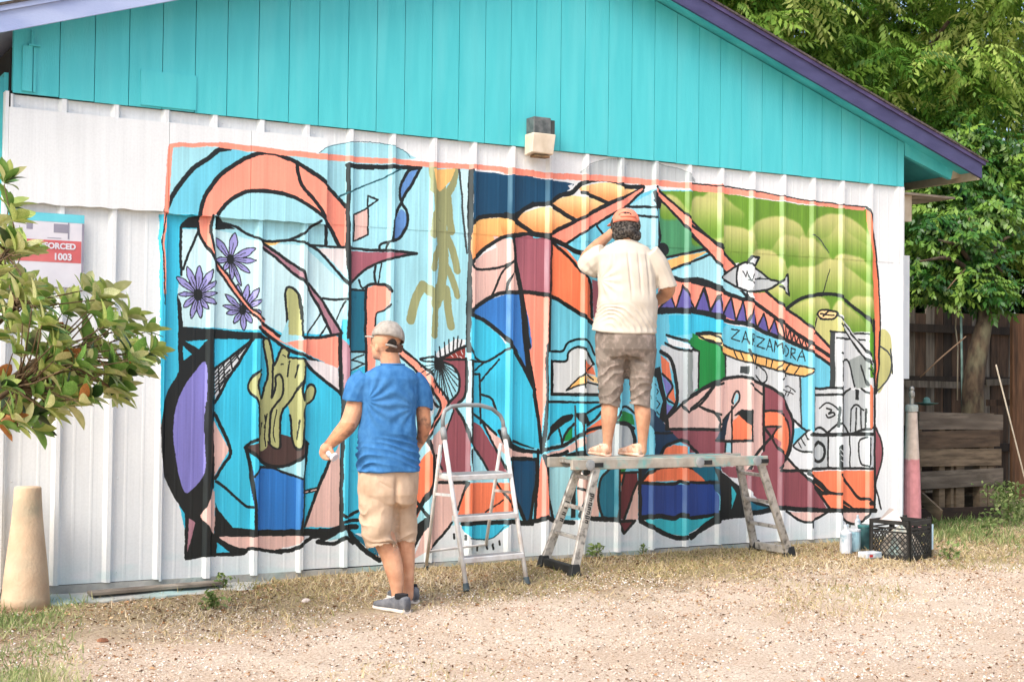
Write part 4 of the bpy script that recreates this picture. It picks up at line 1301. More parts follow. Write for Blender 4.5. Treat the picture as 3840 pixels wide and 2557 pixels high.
def text(s, u, v, size, M_, name="lettering"):
    cu = bpy.data.curves.new(name, 'FONT'); cu.body = s; cu.size = size*h_; cu.extrude = 0.0006; cu.offset = 0.002
    o = bpy.data.objects.new(name+"_tmp", cu); COL.objects.link(o); dg = bpy.context.evaluated_depsgraph_get(); dg.update()
    me = bpy.data.meshes.new_from_object(o.evaluated_get(dg)); bpy.data.objects.remove(o)
    me.transform(Matrix.Translation(Vector((sx0+u*w_, ysn-0.0062, sb+v*h_))-Vector(sign['_org'])) @ Matrix.Rotation(R(90), 4, 'X'))
    me.materials.clear(); me.materials.append(M_)
    return link(name, me, sign)
text("ENFORCED", 0.34, 0.52, 0.11, M_SW); text("1003", 0.60, 0.37, 0.125, M_SW)

# ---------------------------------------------------------------- stepladder
def lerp(a, b, t): return a+(b-a)*t
M_LWHITE = mat("white_ladder_enamel", (226, 224, 220), (206, 202, 196), scale=12, rough=0.4, c3=(170, 140, 120), c3scale=14, c3amt=0.35)
M_LGREY = mat("grey_grip", (150, 152, 152), (126, 130, 130), scale=10, rough=0.5)
M_RUB = mat("grey_rubber", (84, 98, 102), (60, 70, 74), scale=10, rough=0.8)
FL = at_z(1750, 2228, -0.075); FR = at_z(1976, 2200, -0.072); BL = at_z(1597, 2143, -0.045); BR = at_z(1813, 2113, -0.045)
for p in (FL, FR, BL, BR): p.z = gz(p.x, p.y)+0.004
nFL, nFR = -FL.y-0.30, -FR.y-0.30
TL_, TR_ = at(1661, 1606, nFL), at(1889, 1606, nFR)
lad = thing("step_ladder", tuple((FL+FR+BL+BR)/4), "white metal step ladder with a rounded hand rail standing empty between the two men", "step ladder")
mb = MB(); hoop = [TL_, at(1660, 1570, nFL), at(1668, 1540, nFL), at(1692, 1524, lerp(nFL, nFR, .15)), at(1740, 1518, lerp(nFL, nFR, .3)), at(1800, 1519, lerp(nFL, nFR, .6)), at(1845, 1532, lerp(nFL, nFR, .8)), at(1876, 1558, nFR), at(1886, 1580, nFR), TR_]
mb.tube(hoop, 0.0135, n=10); mb.build("hand_rail", M_LGREY, lad, smooth=True)
for a, b_ in ((TL_, FL), (TR_, FR)):
    mb = MB(); mb.tube([a+(a-b_).normalized()*-0.01, lerp(a, b_, .5), lerp(a, b_, .965)], 0.0145, n=10); mb.build("front_leg", M_LWHITE, lad, smooth=True)
    mb = MB(); mb.tube([lerp(a, b_, .955), lerp(a, b_, .999)], [0.0185, 0.021], n=10); mb.build("rubber_foot", M_RUB, lad)
    mb = MB(); mb.tube([lerp(a, b_, -0.005), lerp(a, b_, .07)], 0.0195, n=10); mb.build("hinge_collar", M_LGREY, lad, smooth=True)
for a, b_, q0, q1 in ((TL_, BL, at(1652, 1670, nFL-0.05), BL), (TR_, BR, at(1878, 1665, nFR-0.05), BR)):
    mb = MB(); mb.tube([q0, lerp(q0, q1, .5), lerp(q0, q1, .975)], 0.0115, n=8); mb.build("rear_leg", M_LWHITE, lad, smooth=True)
    mb = MB(); mb.tube([lerp(q0, q1, .965), q1], [0.015, 0.017], n=8); mb.build("rubber_foot", M_RUB, lad)
back = ((BL+BR)/2-(FL+FR)/2); back.z = 0; back.normalize()
def on_rail(a, b_, ny):
    # point on the rail whose picture height is ny
    best = min((abs(project(lerp(a, b_, t))[1]-ny), t) for t in [i/400 for i in range(401)]); return lerp(a, b_, best[1])
def project(p):
    d = np.array(p)-CAM; z = d@VF; return 1920+FPX*(d@VR)/z, 1278.5-FPX*(d@VU)/z
for ny, dep in ((1800, 0.25), (1951, 0.10), (2104, 0.09)):
    a = on_rail(TL_, FL, ny); b_ = on_rail(TR_, FR, ny-4); zz = (a.z+b_.z)/2; a.z = b_.z = zz; h = 0.034
    mb = MB(); A2, B2 = a+back*dep, b_+back*dep; o1 = -back*0.012
    mb.add([a+o1, b_+o1, B2, A2, a+o1+Vector((0, 0, h)), b_+o1+Vector((0, 0, h)), B2+Vector((0, 0, h)), A2+Vector((0, 0, h))],
           [(0,3,2,1), (4,5,6,7), (0,1,5,4), (1,2,6,5), (2,3,7,6), (3,0,4,7)]); t = mb.build("tread", M_LWHITE, lad, bevel=0.004)
    mb = MB(); up = Vector((0, 0, h+0.0006)); mb.bar(a+o1*.2+up+(b_-a)*.05+back*dep*.5, b_+o1*.2+up-(b_-a)*.05+back*dep*.5, dep*.8, 0.003); mb.build("tread_mat", M_LGREY, t)
# ties between front and rear legs
for (a, b_, q0, q1) in ((TL_, FL, at(1652, 1670, nFL-0.05), BL), (TR_, FR, at(1878, 1665, nFR-0.05), BR)):
    mb = MB(); mb.bar(lerp(a, b_, .42), lerp(q0, q1, .38), 0.004, 0.018); mb.build("spreader_bar", M_LWHITE, lad)
mb = MB(); mb.tube([lerp(at(1652, 1670, nFL-0.05), BL, .85), lerp(at(1878, 1665, nFR-0.05), BR, .85)], 0.008, n=8); mb.build("rear_brace", M_LWHITE, lad)

# ---------------------------------------------------------------- folding aluminium ladder set up as a low platform
M_ALU = mat("paint_flecked_aluminium", (196, 192, 184), (168, 164, 156), scale=14, rough=0.45, metal=0.35, c3=(60, 60, 58), c3scale=26, c3amt=0.75)
M_ALU2 = mat("paint_spattered_rail", (184, 176, 162), (154, 148, 136), scale=10, rough=0.55, metal=0.2, c3=(66, 178, 176), c3scale=7, c3amt=0.9)
M_BLK = mat("black_plastic", (40, 42, 42), (24, 26, 26), scale=12, rough=0.6)
A_n, A_f = at_z(2152, 2158, -0.055), at_z(2038, 2124, -0.04)
B_n, B_f = at_z(2960, 2090, -0.05), at_z(2830, 2062, -0.036)
for p in (A_n, A_f, B_n, B_f): p.z = gz(p.x, p.y)+0.006
NN, NF = 0.60, 0.27
ZP = at(2500, 1716, NN).z                     # top of the near rail
T1n, T1f = at(2238, 1750, NN), at(2178, 1740, NF); T2n, T2f = at(2848, 1722, NN), at(2768, 1722, NF)
for p in (T1n, T1f, T2n, T2f): p.z = ZP-0.03
plat = thing("work_platform", ((A_n.x+B_n.x)/2, -0.43, gz(3.9, -0.4)), "paint-spattered folding aluminium ladder set up as a low platform under the man in cream", "ladder")
xl, xr = at(2142, 1740, NN).x, at(2876, 1720, NN).x
xlf, xrf = xl+0.02, xr+0.02
for nm, x0, x1, n_, M_ in (("platform_rail", xl, xr, NN, M_ALU2), ("platform_rail", xlf, xrf, NF, M_ALU2)):
    mb = MB()
    mb.box((x0, -n_-0.014, ZP-0.068), (x1, -n_+0.014, ZP)); mb.build(nm, M_, plat, bevel=0.004)
nr = 7
for i in range(nr):
    x = lerp(xl+0.12, xr-0.12, i/(nr-1))
    mb = MB(); mb.box((x-0.016, -NN+0.0145, ZP-0.036), (x+0.016, -NF-0.0145, ZP-0.008)); mb.build("rung", M_ALU, plat, bevel=0.003)
# thin deck board wedged on the rungs under the shoes
mb = MB(); mb.box((xl+0.10, -NN+0.02, ZP-0.0075), (xr-0.25, -NF-0.02, ZP+0.004)); mb.build("deck_board", M_ALU2, plat)
def leg(a, b_, nm="leg"):
    d = (b_-a).normalized(); side = Vector((0, 1, 0))
    mb = MB(); mb.bar(a, b_-d*0.03, 0.062, 0.026, up=side); return mb.build(nm, M_ALU, plat, bevel=0.004)
def shoe(p, w=0.075):
    mb = MB(); mb.add([(p.x-w*.55, p.y-.03, p.z-.004), (p.x+w*.55, p.y-.03, p.z-.004), (p.x+w*.55, p.y+.03, p.z-.004), (p.x-w*.55, p.y+.03, p.z-.004),
                       (p.x-w*.3, p.y-.022, p.z+.07), (p.x+w*.42, p.y-.022, p.z+.07), (p.x+w*.42, p.y+.022, p.z+.07), (p.x-w*.3, p.y+.022, p.z+.07)],
                      [(0,3,2,1), (4,5,6,7), (0,1,5,4), (1,2,6,5), (2,3,7,6), (3,0,4,7)]); return mb.build("foot_cap", M_BLK, plat, bevel=0.004)
for a, b_ in ((T1n, A_n), (T1f, A_f), (T2n, B_n), (T2f, B_f)):
    leg(a, b_+Vector((0, 0, 0.01))); shoe(b_)
for (a, b_), (c_, d_), ts in (((T1n, A_n), (T1f, A_f), (0.14, 0.42, 0.68)), ((T2n, B_n), (T2f, B_f), (0.16, 0.44, 0.7))):
    for t in ts:
        mb = MB(); mb.bar(lerp(a, b_, t), lerp(c_, d_, t), 0.03, 0.024, up=(0, 0, 1)); mb.build("rung", M_ALU, plat, bevel=0.003)
mb = MB(); mb.bar(A_n+Vector((0, 0, .035)), A_f+Vector((0, 0, .03)), 0.045, 0.05); mb.build("foot_bar", M_BLK, plat, bevel=0.005)
mb = MB(); mb.bar(B_n+Vector((0, 0, .04)), B_f+Vector((0, 0, .035)), 0.04, 0.055); mb.build("foot_bar", M_ALU, plat, bevel=0.005)
for x, yy_ in ((xl+0.14, -NN-0.0225), (xr-0.10, -NN-0.0225), ((xl+xr)/2+0.22, -NN-0.0225), (xl+0.16, -NF-0.0225), (xr-0.1, -NF-0.0225)):
    mb = MB(); mb.lathe([(0.036, 0), (0.036, 0.007), (0.02, 0.011)], (x, yy_+0.008, ZP-0.036), n=16, M=Matrix.Rotation(R(90), 4, 'X')); mb.build("hinge", M_LGREY, plat)
    mb = MB(); mb.box((x+0.03, yy_, ZP-0.052), (x+0.10, yy_+0.008, ZP-0.022)); mb.build("hinge_latch", M_BLK, plat)
# black warning stickers down the two near legs
for (a, b_, seq) in ((T1n, A_n, (0.28, 0.32, 0.36, 0.40, 0.44, 0.48, 0.52)), (T1f, A_f, (0.40, 0.44, 0.50, 0.56))):
    d = (b_-a).normalized(); s_ = Vector((d.z, 0, -d.x)).normalized(); r_ = random.Random(2)
    mb = MB()
    for t in seq:
        c = lerp(a, b_, t)+Vector((0, -0.0142, 0)); w = r_.uniform(.010, .018)
        for off in (-0.006, 0.008):
            mb.bar(c-s_*w+d*off, c+s_*w*r_.uniform(.4, 1)+d*off, 0.0012, 0.008, up=(0, 0, 1))
        mb.bar(c-s_*w-d*.008, c-s_*w+d*.012, 0.0012, 0.006)
    mb.build("warning_sticker", M_BLK, plat)

# ---------------------------------------------------------------- left post, ledge, stones
M_POST = mat("tan_concrete", (206, 182, 154), (188, 160, 132), scale=5, rough=0.9, bump=0.35, c3=(150, 150, 130), c3scale=4, c3amt=0.6)
pb = at(97, 2200, 0.17)
post = MB(); post.lathe([(0.137, 0), (0.131, 0.06), (0.122, 0.17), (0.108, 0.30), (0.094, 0.42), (0.083, 0.53), (0.077, 0.62), (0.074, 0.675), (0.069, 0.683), (0.03, 0.684)], (pb.x, pb.y, gz(pb.x, pb.y)-0.01), n=28)
o = post.build("bollard", M_POST, smooth=False); o['label'] = "tan tapered concrete bollard at the left corner of the white siding"; o['category'] = "bollard"
for p in o.data.polygons: p.use_smooth = len(p.vertices) == 4
q0, q1 = at_z(185, 2250, -0.10), at_z(800, 2232, -0.08)
mb = MB(); r_ = random.Random(8); n = 12
fr = [(lerp(-0.1, 1.35, i/n), -0.20-r_.uniform(0, .05)) for i in range(n+1)]
vs = [(x, y, gz(x, y)-0.02) for x, y in fr]+[(x, 0.004, gz(x, 0)-0.02) for x, y in fr]+[(x, y, -0.066+r_.uniform(-.008, .006)) for x, y in fr]+[(x, 0.004, -0.05+r_.uniform(-.004, .004)) for x, y in fr]
m1 = n+1; fs = []
for i in range(n):
    fs += [(i, i+1, 2*m1+i+1, 2*m1+i), (2*m1+i, 2*m1+i+1, 3*m1+i+1, 3*m1+i), (m1+i+1, m1+i, 3*m1+i, 3*m1+i+1), (i+1, i, m1+i, m1+i+1)]
fs += [(0, 2*m1, 3*m1, m1), (n, m1+n, 3*m1+n, 2*m1+n)]
mb.add(vs, fs); o = mb.build("footing", M_CONC, None, bevel=0.003); o['kind'] = 'structure'
bp0, bp1 = at(335, 2205, 0.12), at(829, 2199, 0.07)
mb = MB(); mb.bar((bp0.x, bp0.y, -0.040), (bp1.x, bp1.y, -0.032), 0.09, 0.020); o = mb.build("board", M_WOODG, None, bevel=0.003); o['label'] = "grey weathered board lying along the foot of the white siding"; o['category'] = "board"
def rock(x, y, s, label, name="stone", group=None, M_=None):
    r_ = random.Random(int(x*977)); mb = MB(); mb.ell((x, y, gz(x, y)+s*0.25), (s, s*.8, s*.5), n=9, m_=6)
    mb.v = [tuple(v[i]+r_.uniform(-1, 1)*s*0.12 for i in range(3)) for v in mb.v]
    o = mb.build(name, M_ or M_CONC); o['label'] = label; o['category'] = "stone"
    if group: o['group'] = group
    return o
p = at_z(1147, 2263, -0.09); rock(p.x, p.y, 0.028, "pale round stone on the gravel left of the blue-shirted man's shoes", M_=mat("pale_stone", (226, 214, 206), (200, 186, 178), scale=20, rough=0.9))
for i, (nx, ny, s, lb) in enumerate(((250, 2232, .05, "broken concrete lump beside the tan bollard's foot"), (395, 2240, .035, "small concrete chunk on the ledge under the grey board's left end"), (470, 2246, .045, "larger concrete chunk under the middle of the grey board"), (640, 2240, .028, "smallest concrete chunk near the right end of the ledge"))):
    p = at_z(nx, ny, -0.12); rock(p.x, p.y, s, lb)
p = at_z(385, 2440, -0.16)
rock(p.x, p.y, 0.03, "brown clod of earth alone on the gravel at the lower left", "clod", M_=mat("brown_clod", (150, 104, 78), (110, 72, 52), scale=30, rough=1.0))

# ---------------------------------------------------------------- milk crate with rags, cans beside it
VRh = Vector((VR[0], VR[1], 0)).normalized(); VFh = Vector((VF[0], VF[1], 0)).normalized()
cc = at_z(3412, 2102, -0.05); cz = gz(cc.x, cc.y)
eL = (-VRh*0.72+VFh*0.69).normalized(); eR = (VRh*0.69+VFh*0.72).normalized(); S = 0.33; H = 0.285
M_CRATE = mat("black_crate_plastic", (46, 46, 44), (28, 28, 28), scale=8, rough=0.5)
crate = thing("milk_crate", (cc.x, cc.y, cz), "black plastic lattice milk crate stuffed with rags at the right end of the wall", "crate")
base = Vector((cc.x, cc.y, cz+0.004))
def crate_side(p0, d, inward):
    mb = MB(); U = Vector((0, 0, 1)); t = 0.012
    def B(u0, v0, u1, v1, w): mb.bar(p0+d*u0+U*v0+inward*t/2, p0+d*u1+U*v1+inward*t/2, w, t, up=inward)
    def slab(u0, u1, v0, v1):
        a = p0+d*u0+U*v0; vs = [a, a+d*(u1-u0), a+d*(u1-u0)+inward*t, a+inward*t]; vs += [v+U*(v1-v0) for v in vs]
        mb.add(vs, [(0,3,2,1), (4,5,6,7), (0,1,5,4), (1,2,6,5), (2,3,7,6), (3,0,4,7)])
    slab(0, S, 0, 0.035); slab(0, S, H-0.028, H); slab(0, S, H-0.062, H-0.052); slab(0, S, H-0.09, H-0.078); slab(0, 0.028, 0.035, H-0.028); slab(S-0.028, S, 0.035, H-0.028)
    u0, u1, v0, v1 = 0.028, S-0.028, 0.035, H-0.09; ww, hh = u1-u0, v1-v0
    for s_ in (1, -1):
        for k in range(-4, 9):
            a = [u0+k*0.042, v0]; b_ = [a[0]+hh, v1]
            if a[0] < u0: a = [u0, v0+(u0-a[0])]
            if b_[0] > u1: b_ = [u1, v1-(b_[0]-u1)]
            if b_[0]-a[0] < 0.01: continue
            if s_ < 0: a[0], b_[0] = u0+u1-a[0], u0+u1-b_[0]
            off = inward*(0.002 if s_ > 0 else 0.005)
            mb.bar(p0+off+d*a[0]+U*a[1], p0+off+d*b_[0]+U*b_[1], 0.0045, 0.007, up=U)
    return mb.build("lattice_side", M_CRATE, crate)
crate_side(base, eL, eR); crate_side(base, eR, eL); crate_side(base+eL*S, eR, -eL); crate_side(base+eR*S, eL, -eR)
mb = MB(); a = base+eL*.012+eR*.012; vs = [a, a+eR*(S-.024), a+(eR+eL)*(S-.024), a+eL*(S-.024)]; vs += [v+Vector((0, 0, .008)) for v in vs]
mb.add(vs, [(0,3,2,1), (4,5,6,7), (0,1,5,4), (1,2,6,5), (2,3,7,6), (3,0,4,7)]); mb.build("bottom", M_CRATE, crate)
def cloth_lump(name, c, r, h, M_, label, cat, seed, peak=1.0):
    r_ = random.Random(seed); n, m_ = 22, 9; mb = MB(); vs = []
    for i in range(m_+1):
        t = i/m_
        for k in range(n):
            a = 2*math.pi*k/n; rr = r*(1-t**1.3)*(1+0.16*math.sin(3*a+seed)+0.08*math.sin(7*a+2*seed+4*t)); vs.append((c.x+rr*math.cos(a), c.y+rr*math.sin(a), c.z+h*(t**(1/peak))+0.008*math.sin(5*a+9*t)))
    fs = [(i*n+k, i*n+(k+1) % n, (i+1)*n+(k+1) % n, (i+1)*n+k) for i in range(m_) for k in range(n)]+[tuple(range(n-1, -1, -1))]
    mb.add(vs, fs); o = mb.build(name, M_); o['label'] = label; o['category'] = cat; return o
M_RAG = mat("white_paper", (232, 220, 212), (212, 198, 190), scale=10, rough=0.9)
M_STUFF = mat("paint_rags", (210, 200, 184), (120, 110, 96), scale=22, rough=0.95, bump=0.5, c3=(70, 140, 150), c3scale=9, c3amt=0.7)
mid_c = base+eL*S*.5+eR*S*.5
cloth_lump("rag_heap", mid_c+Vector((0, 0, .012)), S*.44, H*.80, M_STUFF, "heap of mottled paint rags filling the black milk crate", "rags", 3, 1.7)
pp = mid_c+eL*0.07+Vector((0, 0, H-.05))
mb = MB(); mb.add([pp-VRh*.115+Vector((0, 0, .015)), pp+VRh*.085+Vector((0, 0, .01)), pp+VRh*.0+VFh*.07+Vector((0, 0, .02)), pp-VRh*.02+Vector((0, 0, .125)), pp+VRh*.03+VFh*.02+Vector((0, 0, .115))],
                 [(0, 1, 4, 3), (1, 2, 4), (0, 3, 2), (3, 4, 2), (0, 2, 1)])
o = mb.build("paper_sheet", M_RAG); o['label'] = "crumpled white paper sheet peaking above the black milk crate"; o['category'] = "paper"
# a low black tray behind
tr = base+eR*S*1.02+eL*S*.25+VFh*0.06
tray = thing("second_crate", (tr.x, tr.y, gz(tr.x, tr.y)), "smaller dark crate pushed behind the right side of the lattice crate", "crate")
mb = MB(); zb = gz(tr.x, tr.y)+.004
for k in range(4):
    mb.bar((tr.x-.04, tr.y, zb+.04+k*.065), (tr.x+.16, tr.y+.06, zb+.04+k*.065), 0.012, 0.03)
    mb.bar((tr.x-.04, tr.y, zb+.04+k*.065), (tr.x-.09, tr.y+.2, zb+.04+k*.065), 0.012, 0.03)
    mb.bar((tr.x+.16, tr.y+.06, zb+.04+k*.065), (tr.x+.11, tr.y+.26, zb+.04+k*.065), 0.012, 0.03)
mb.build("slatted_side", M_CRATE, tray)
mb = MB()
for x, y in ((-.04, 0), (.16, .06), (-.09, .2), (.11, .26)): mb.box((tr.x+x-.012, tr.y+y-.012, zb-.002), (tr.x+x+.012, tr.y+y+.012, zb+.27))
mb.build("corner_upright", M_CRATE, tray)
mb = MB(); mb.box((tr.x+.135, tr.y+.02, zb+.03), (tr.x+.165, tr.y+.03, zb+.22)); mb.build("tape_strip", mat("pale_blue_tape", (200, 224, 232), (180, 208, 222), rough=0.5), tray)
# paint containers on the ground beside the crate
M_CW = mat("white_plastic_can", (206, 210, 214), (184, 190, 196), scale=9, rough=0.4, c3=(80, 130, 150), c3scale=16, c3amt=0.8)
M_CT = mat("dark_teal_can", (52, 92, 94), (34, 60, 64), scale=12, rough=0.4)
M_CB = mat("pale_blue_can", (176, 206, 216), (150, 190, 204), scale=9, rough=0.35, c3=(50, 80, 100), c3scale=16, c3amt=0.7)
def can(nx, ny, n_, r, h, M_, label, name="paint_can", lid=None, neck=None):
    p = at(nx, ny, n_); z = gz(p.x, p.y); t = thing(name, (p.x, p.y, z), label, "paint can" if name == "paint_can" else "bottle")
    prof = [(r*.96, 0.0), (r, 0.006), (r, h-.006), (r*.96, h)]
    if neck: prof += [(neck, h+r*.5), (neck, h+r*.9)]
    MB().lathe(prof, (p.x, p.y, z), n=16).build("body", M_, t)
    top = prof[-1][1]
    MB().lathe([((neck or r)*1.06, 0), ((neck or r)*1.06, .014), ((neck or r)*.8, .018)], (p.x, p.y, z+top+.0005), n=16).build("lid", lid or M_CW, t)
can(3172, 2000, .55, .045, .155, M_CW, "tall white paint container, leftmost of the cans by the crate", "paint_bottle", neck=.018)
can(3206, 2000, .50, .042, .15, M_CB, "pale blue streaked paint can between the white bottle and the dark can")
can(3243, 2000, .42, .055, .17, M_CT, "dark teal paint can just left of the milk crate", lid=mat("teal_lid", (70, 130, 130), (54, 104, 106), rough=0.4))
can(3216, 2000, .38, .022, .22, M_CW, "slim white spray bottle rising behind the paint cans", "spray_bottle", neck=.009)
p = at(3262, 2050, .78); z = gz(p.x, p.y)
t = thing("paint_tray", (p.x, p.y, z), "low white paint tray with a red smear in front of the dark teal can", "paint tray")
MB().box((p.x-.075, p.y-.05, z), (p.x+.075, p.y+.05, z+.045)).build("tub", M_CW, t, bevel=.006)
MB().box((p.x-.05, p.y-.0525, z+.012), (p.x-.02, p.y-.0503, z+.03)).build("red_smear", mat("red_paint", (190, 50, 50), (160, 36, 40), rough=0.4), t)

# ---------------------------------------------------------------- beyond the corner: post, pallet bin, fence, poles
M_PPOST = bpy.data.materials.new("pink_and_cream_post"); M_PPOST.use_nodes = True
nt = M_PPOST.node_tree; N_ = nt.nodes; L_ = nt.links; tc = N_.new("ShaderNodeTexCoord"); sp = N_.new("ShaderNodeSeparateXYZ"); L_.new(tc.outputs['Object'], sp.inputs[0])
nz = N_.new("ShaderNodeTexNoise"); nz.inputs['Scale'].default_value = 14; nz.inputs['Detail'].default_value = 6; L_.new(tc.outputs['Object'], nz.inputs[0])
ma = N_.new("ShaderNodeMath"); ma.operation = 'MULTIPLY_ADD'; ma.inputs[1].default_value = 0.08; L_.new(nz.outputs[0], ma.inputs[0]); L_.new(sp.outputs[2], ma.inputs[2])
rp = N_.new("ShaderNodeValToRGB"); rp.color_ramp.elements[0].position = 0.66; rp.color_ramp.elements[1].position = 0.67
rp.color_ramp.elements[0].color = rgba((214, 146, 148)); rp.color_ramp.elements[1].color = rgba((206, 190, 176)); L_.new(ma.outputs[0], rp.inputs[0])
r2 = N_.new("ShaderNodeValToRGB"); r2.color_ramp.elements[0].position = 0.3; r2.color_ramp.elements[1].position = 0.6; r2.color_ramp.elements[0].color = (.75, .72, .7, 1); r2.color_ramp.elements[1].color = (1, 1, 1, 1); L_.new(nz.outputs[0], r2.inputs[0])
mx = N_.new("ShaderNodeMix"); mx.data_type = 'RGBA'; mx.blend_type = 'MULTIPLY'; mx.inputs[0].default_value = 1; L_.new(rp.outputs[0], mx.inputs[6]); L_.new(r2.outputs[0], mx.inputs[7])
L_.new(mx.outputs[2], N_["Principled BSDF"].inputs['Base Color']); N_["Principled BSDF"].inputs['Roughness'].default_value = 0.85
pc = at(3418, 1800, -0.15); zg = gz(pc.x, pc.y)
t = thing("painted_post", (pc.x, pc.y, zg), "tapered round post, cream above and chalky pink below, just past the wall's right corner", "post")
MB().lathe([(0.083, 0), (0.080, 0.25), (0.070, 0.55), (0.056, 0.8), (0.046, 1.02), (0.040, 1.03)], (pc.x, pc.y, zg-.005), n=20).build("post", M_PPOST, t, smooth=False)
MB().lathe([(0.052, 0), (0.054, 0.03), (0.05, 0.055), (0.028, 0.06)], (pc.x, pc.y, zg+1.027), n=16).build("collar", M_CONC, t)
MB().lathe([(0.016, 0), (0.016, 0.05), (0.026, 0.07), (0.026, 0.095), (0.016, 0.115), (0.022, .13), (.012, .15)], (pc.x, pc.y, zg+1.088), n=12).build("pipe", mat("galvanised_pipe", (170, 168, 160), (130, 128, 122), rough=.5, metal=.4), t)
# pallet bin
PN = -0.75
M_W = [mat("pallet_wood_%s" % nm, a, b_, scale=5, rough=0.9, bump=0.5, bscale=30, stretch=(1, 1, 7), c3=(52, 42, 34), c3scale=2.5, c3amt=0.6) for nm, a, b_ in
       (("tan", (122, 106, 86), (82, 70, 55)), ("brown", (92, 76, 60), (62, 50, 39)), ("grey", (116, 106, 94), (80, 72, 62)), ("dark", (58, 44, 35), (38, 28, 22)))]
x0p, x1p = at(3444, 1800, PN).x, at(3756, 1800, PN).x
yb = -PN; binn = thing("pallet_bin", ((x0p+x1p)/2, yb+.3, gz(x1p, yb)), "rough compost bin of weathered pallet boards behind the pink post", "bin")
def zrow(ny): return at(3600, ny, PN).z
rows = ((1545, 1611, 2, 0.01), (1614, 1679, 1, -.01), (1683, 1747, 0, .0), (1762, 1827, 2, .012), (1902, 1963, 3, .0), (1968, 2004, 3, .02))
for i, (a, b_, mi, dx) in enumerate(rows):
    za, zb_ = zrow(b_), zrow(a)
    mb = MB(); tilt = (-1)**i*0.006
    mb.add([(x0p+dx, yb, za+tilt), (x1p+dx*2, yb, za-tilt), (x1p+dx*2, yb+.018, za-tilt), (x0p+dx, yb+.018, za+tilt),
            (x0p+dx, yb, zb_+tilt), (x1p+dx*2, yb, zb_-tilt-(.02 if i == 0 else 0)), (x1p+dx*2, yb+.018, zb_-tilt-(.02 if i == 0 else 0)), (x0p+dx, yb+.018, zb_+tilt)],
           [(0,3,2,1), (4,5,6,7), (0,1,5,4), (1,2,6,5), (2,3,7,6), (3,0,4,7)])
    mb.build("slat", M_W[mi], binn, bevel=.002)
for nx0, nx1 in ((3448, 3462), (3528, 3549), (3572, 3582), (3592, 3622), (3680, 3708), (3712, 3733)):
    a, b_ = at(nx0, 1860, PN).x, at(nx1, 1860, PN).x
    MB().box((a, yb+.0185, zrow(2004)), (b_, yb+.10, zrow(1550))).build("upright", M_W[0], binn)
for k in range(6):
    z0 = zrow(2000)+k*.165
    MB().box((x1p-.02, yb+.105, z0), (x1p-.002, yb+.75, z0+.14)).build("side_slat", M_W[1+k % 2], binn)
    MB().box((x0p, yb+.105, z0), (x0p+.018, yb+.75, z0+.14)).build("side_slat", M_W[k % 2], binn)
    MB().box((x0p+.02, yb+.74, z0), (x1p-.021, yb+.76, z0+.14)).build("back_slat", M_W[3], binn)
a, b_ = at(3455, 1865, -0.55), at(3528, 1932, -0.25)
mb = MB(); mb.bar(a, b_, .02, .10); o = mb.build("leaning_board", M_W[0], None); o['label'] = "short tan board leaning against the low front of the pallet bin"; o['category'] = "board"
# fence
M_F = [mat("fence_%s" % nm, a, b_, scale=4, rough=0.95, bump=0.5, bscale=30, stretch=(6, 6, 0.7), c3=(40, 34, 28), c3scale=1.6, c3amt=0.75) for nm, a, b_ in
       (("grey", (112, 106, 96), (76, 70, 62)), ("brown", (82, 64, 50), (54, 42, 32)), ("dark", (44, 36, 30), (28, 23, 19)), ("warm", (122, 88, 62), (92, 64, 44)))]
FY = 3.0
fence = thing("wooden_fence", (9.5, FY, gz(9.5, FY)), "old unpainted board fence with grey and brown pickets in the tree's shade", "fence")
r_ = random.Random(12); x = 6.95; k = 0; fz = gz(9.5, FY)
while x < 15.2:
    w = r_.uniform(.13, .17); M_ = M_F[r_.choice((0, 0, 1, 1, 2, 2))]
    h = 2.05+r_.uniform(-.06, .06)
    mb = MB(); mb.box((x, FY-.012+r_.uniform(-.004, .004), fz-.02), (x+w-.008, FY+.012, fz+h)); mb.build("picket", M_, fence)
    x += w+(0.03 if r_.random() < .25 else 0.0); k += 1
for z in (.45, 1.22, 1.8):
    MB().box((6.9, FY-.06, fz+z), (15.2, FY-.0165, fz+z+.09)).build("rail", M_F[2], fence)
wx_ = at(3815, 1300, -2.1).x
MB().box((wx_-.07, 2.1, gz(wx_, 2.1)-.02), (wx_+.12, 2.14, 2.0)).build("board_upright", M_F[3], None)
o = bpy.data.objects["board_upright"]; o['label'] = "warm brown upright plank at the right edge in front of the fence"; o['category'] = "plank"
# loose boards lying on edge low in front of the fence
for (nxa, nya, nxb, nyb, n_, mi, lb) in ((3392, 1438, 3600, 1444, -2.4, 0, "pale horizontal plank low on the fence left of the trunk"), (3700, 1435, 3800, 1430, -2.4, 0, "grey horizontal plank between the trunk and the brown upright"), (3700, 1510, 3850, 1508, -2.3, 1, "lower brown horizontal plank right of the trunk")):
    a, b_ = at(nxa, nya, n_), at(nxb, nyb, n_); mb = MB(); mb.bar(a, b_, .02, .07); o = mb.build("plank", M_F[mi]); o['label'] = lb; o['category'] = "plank"
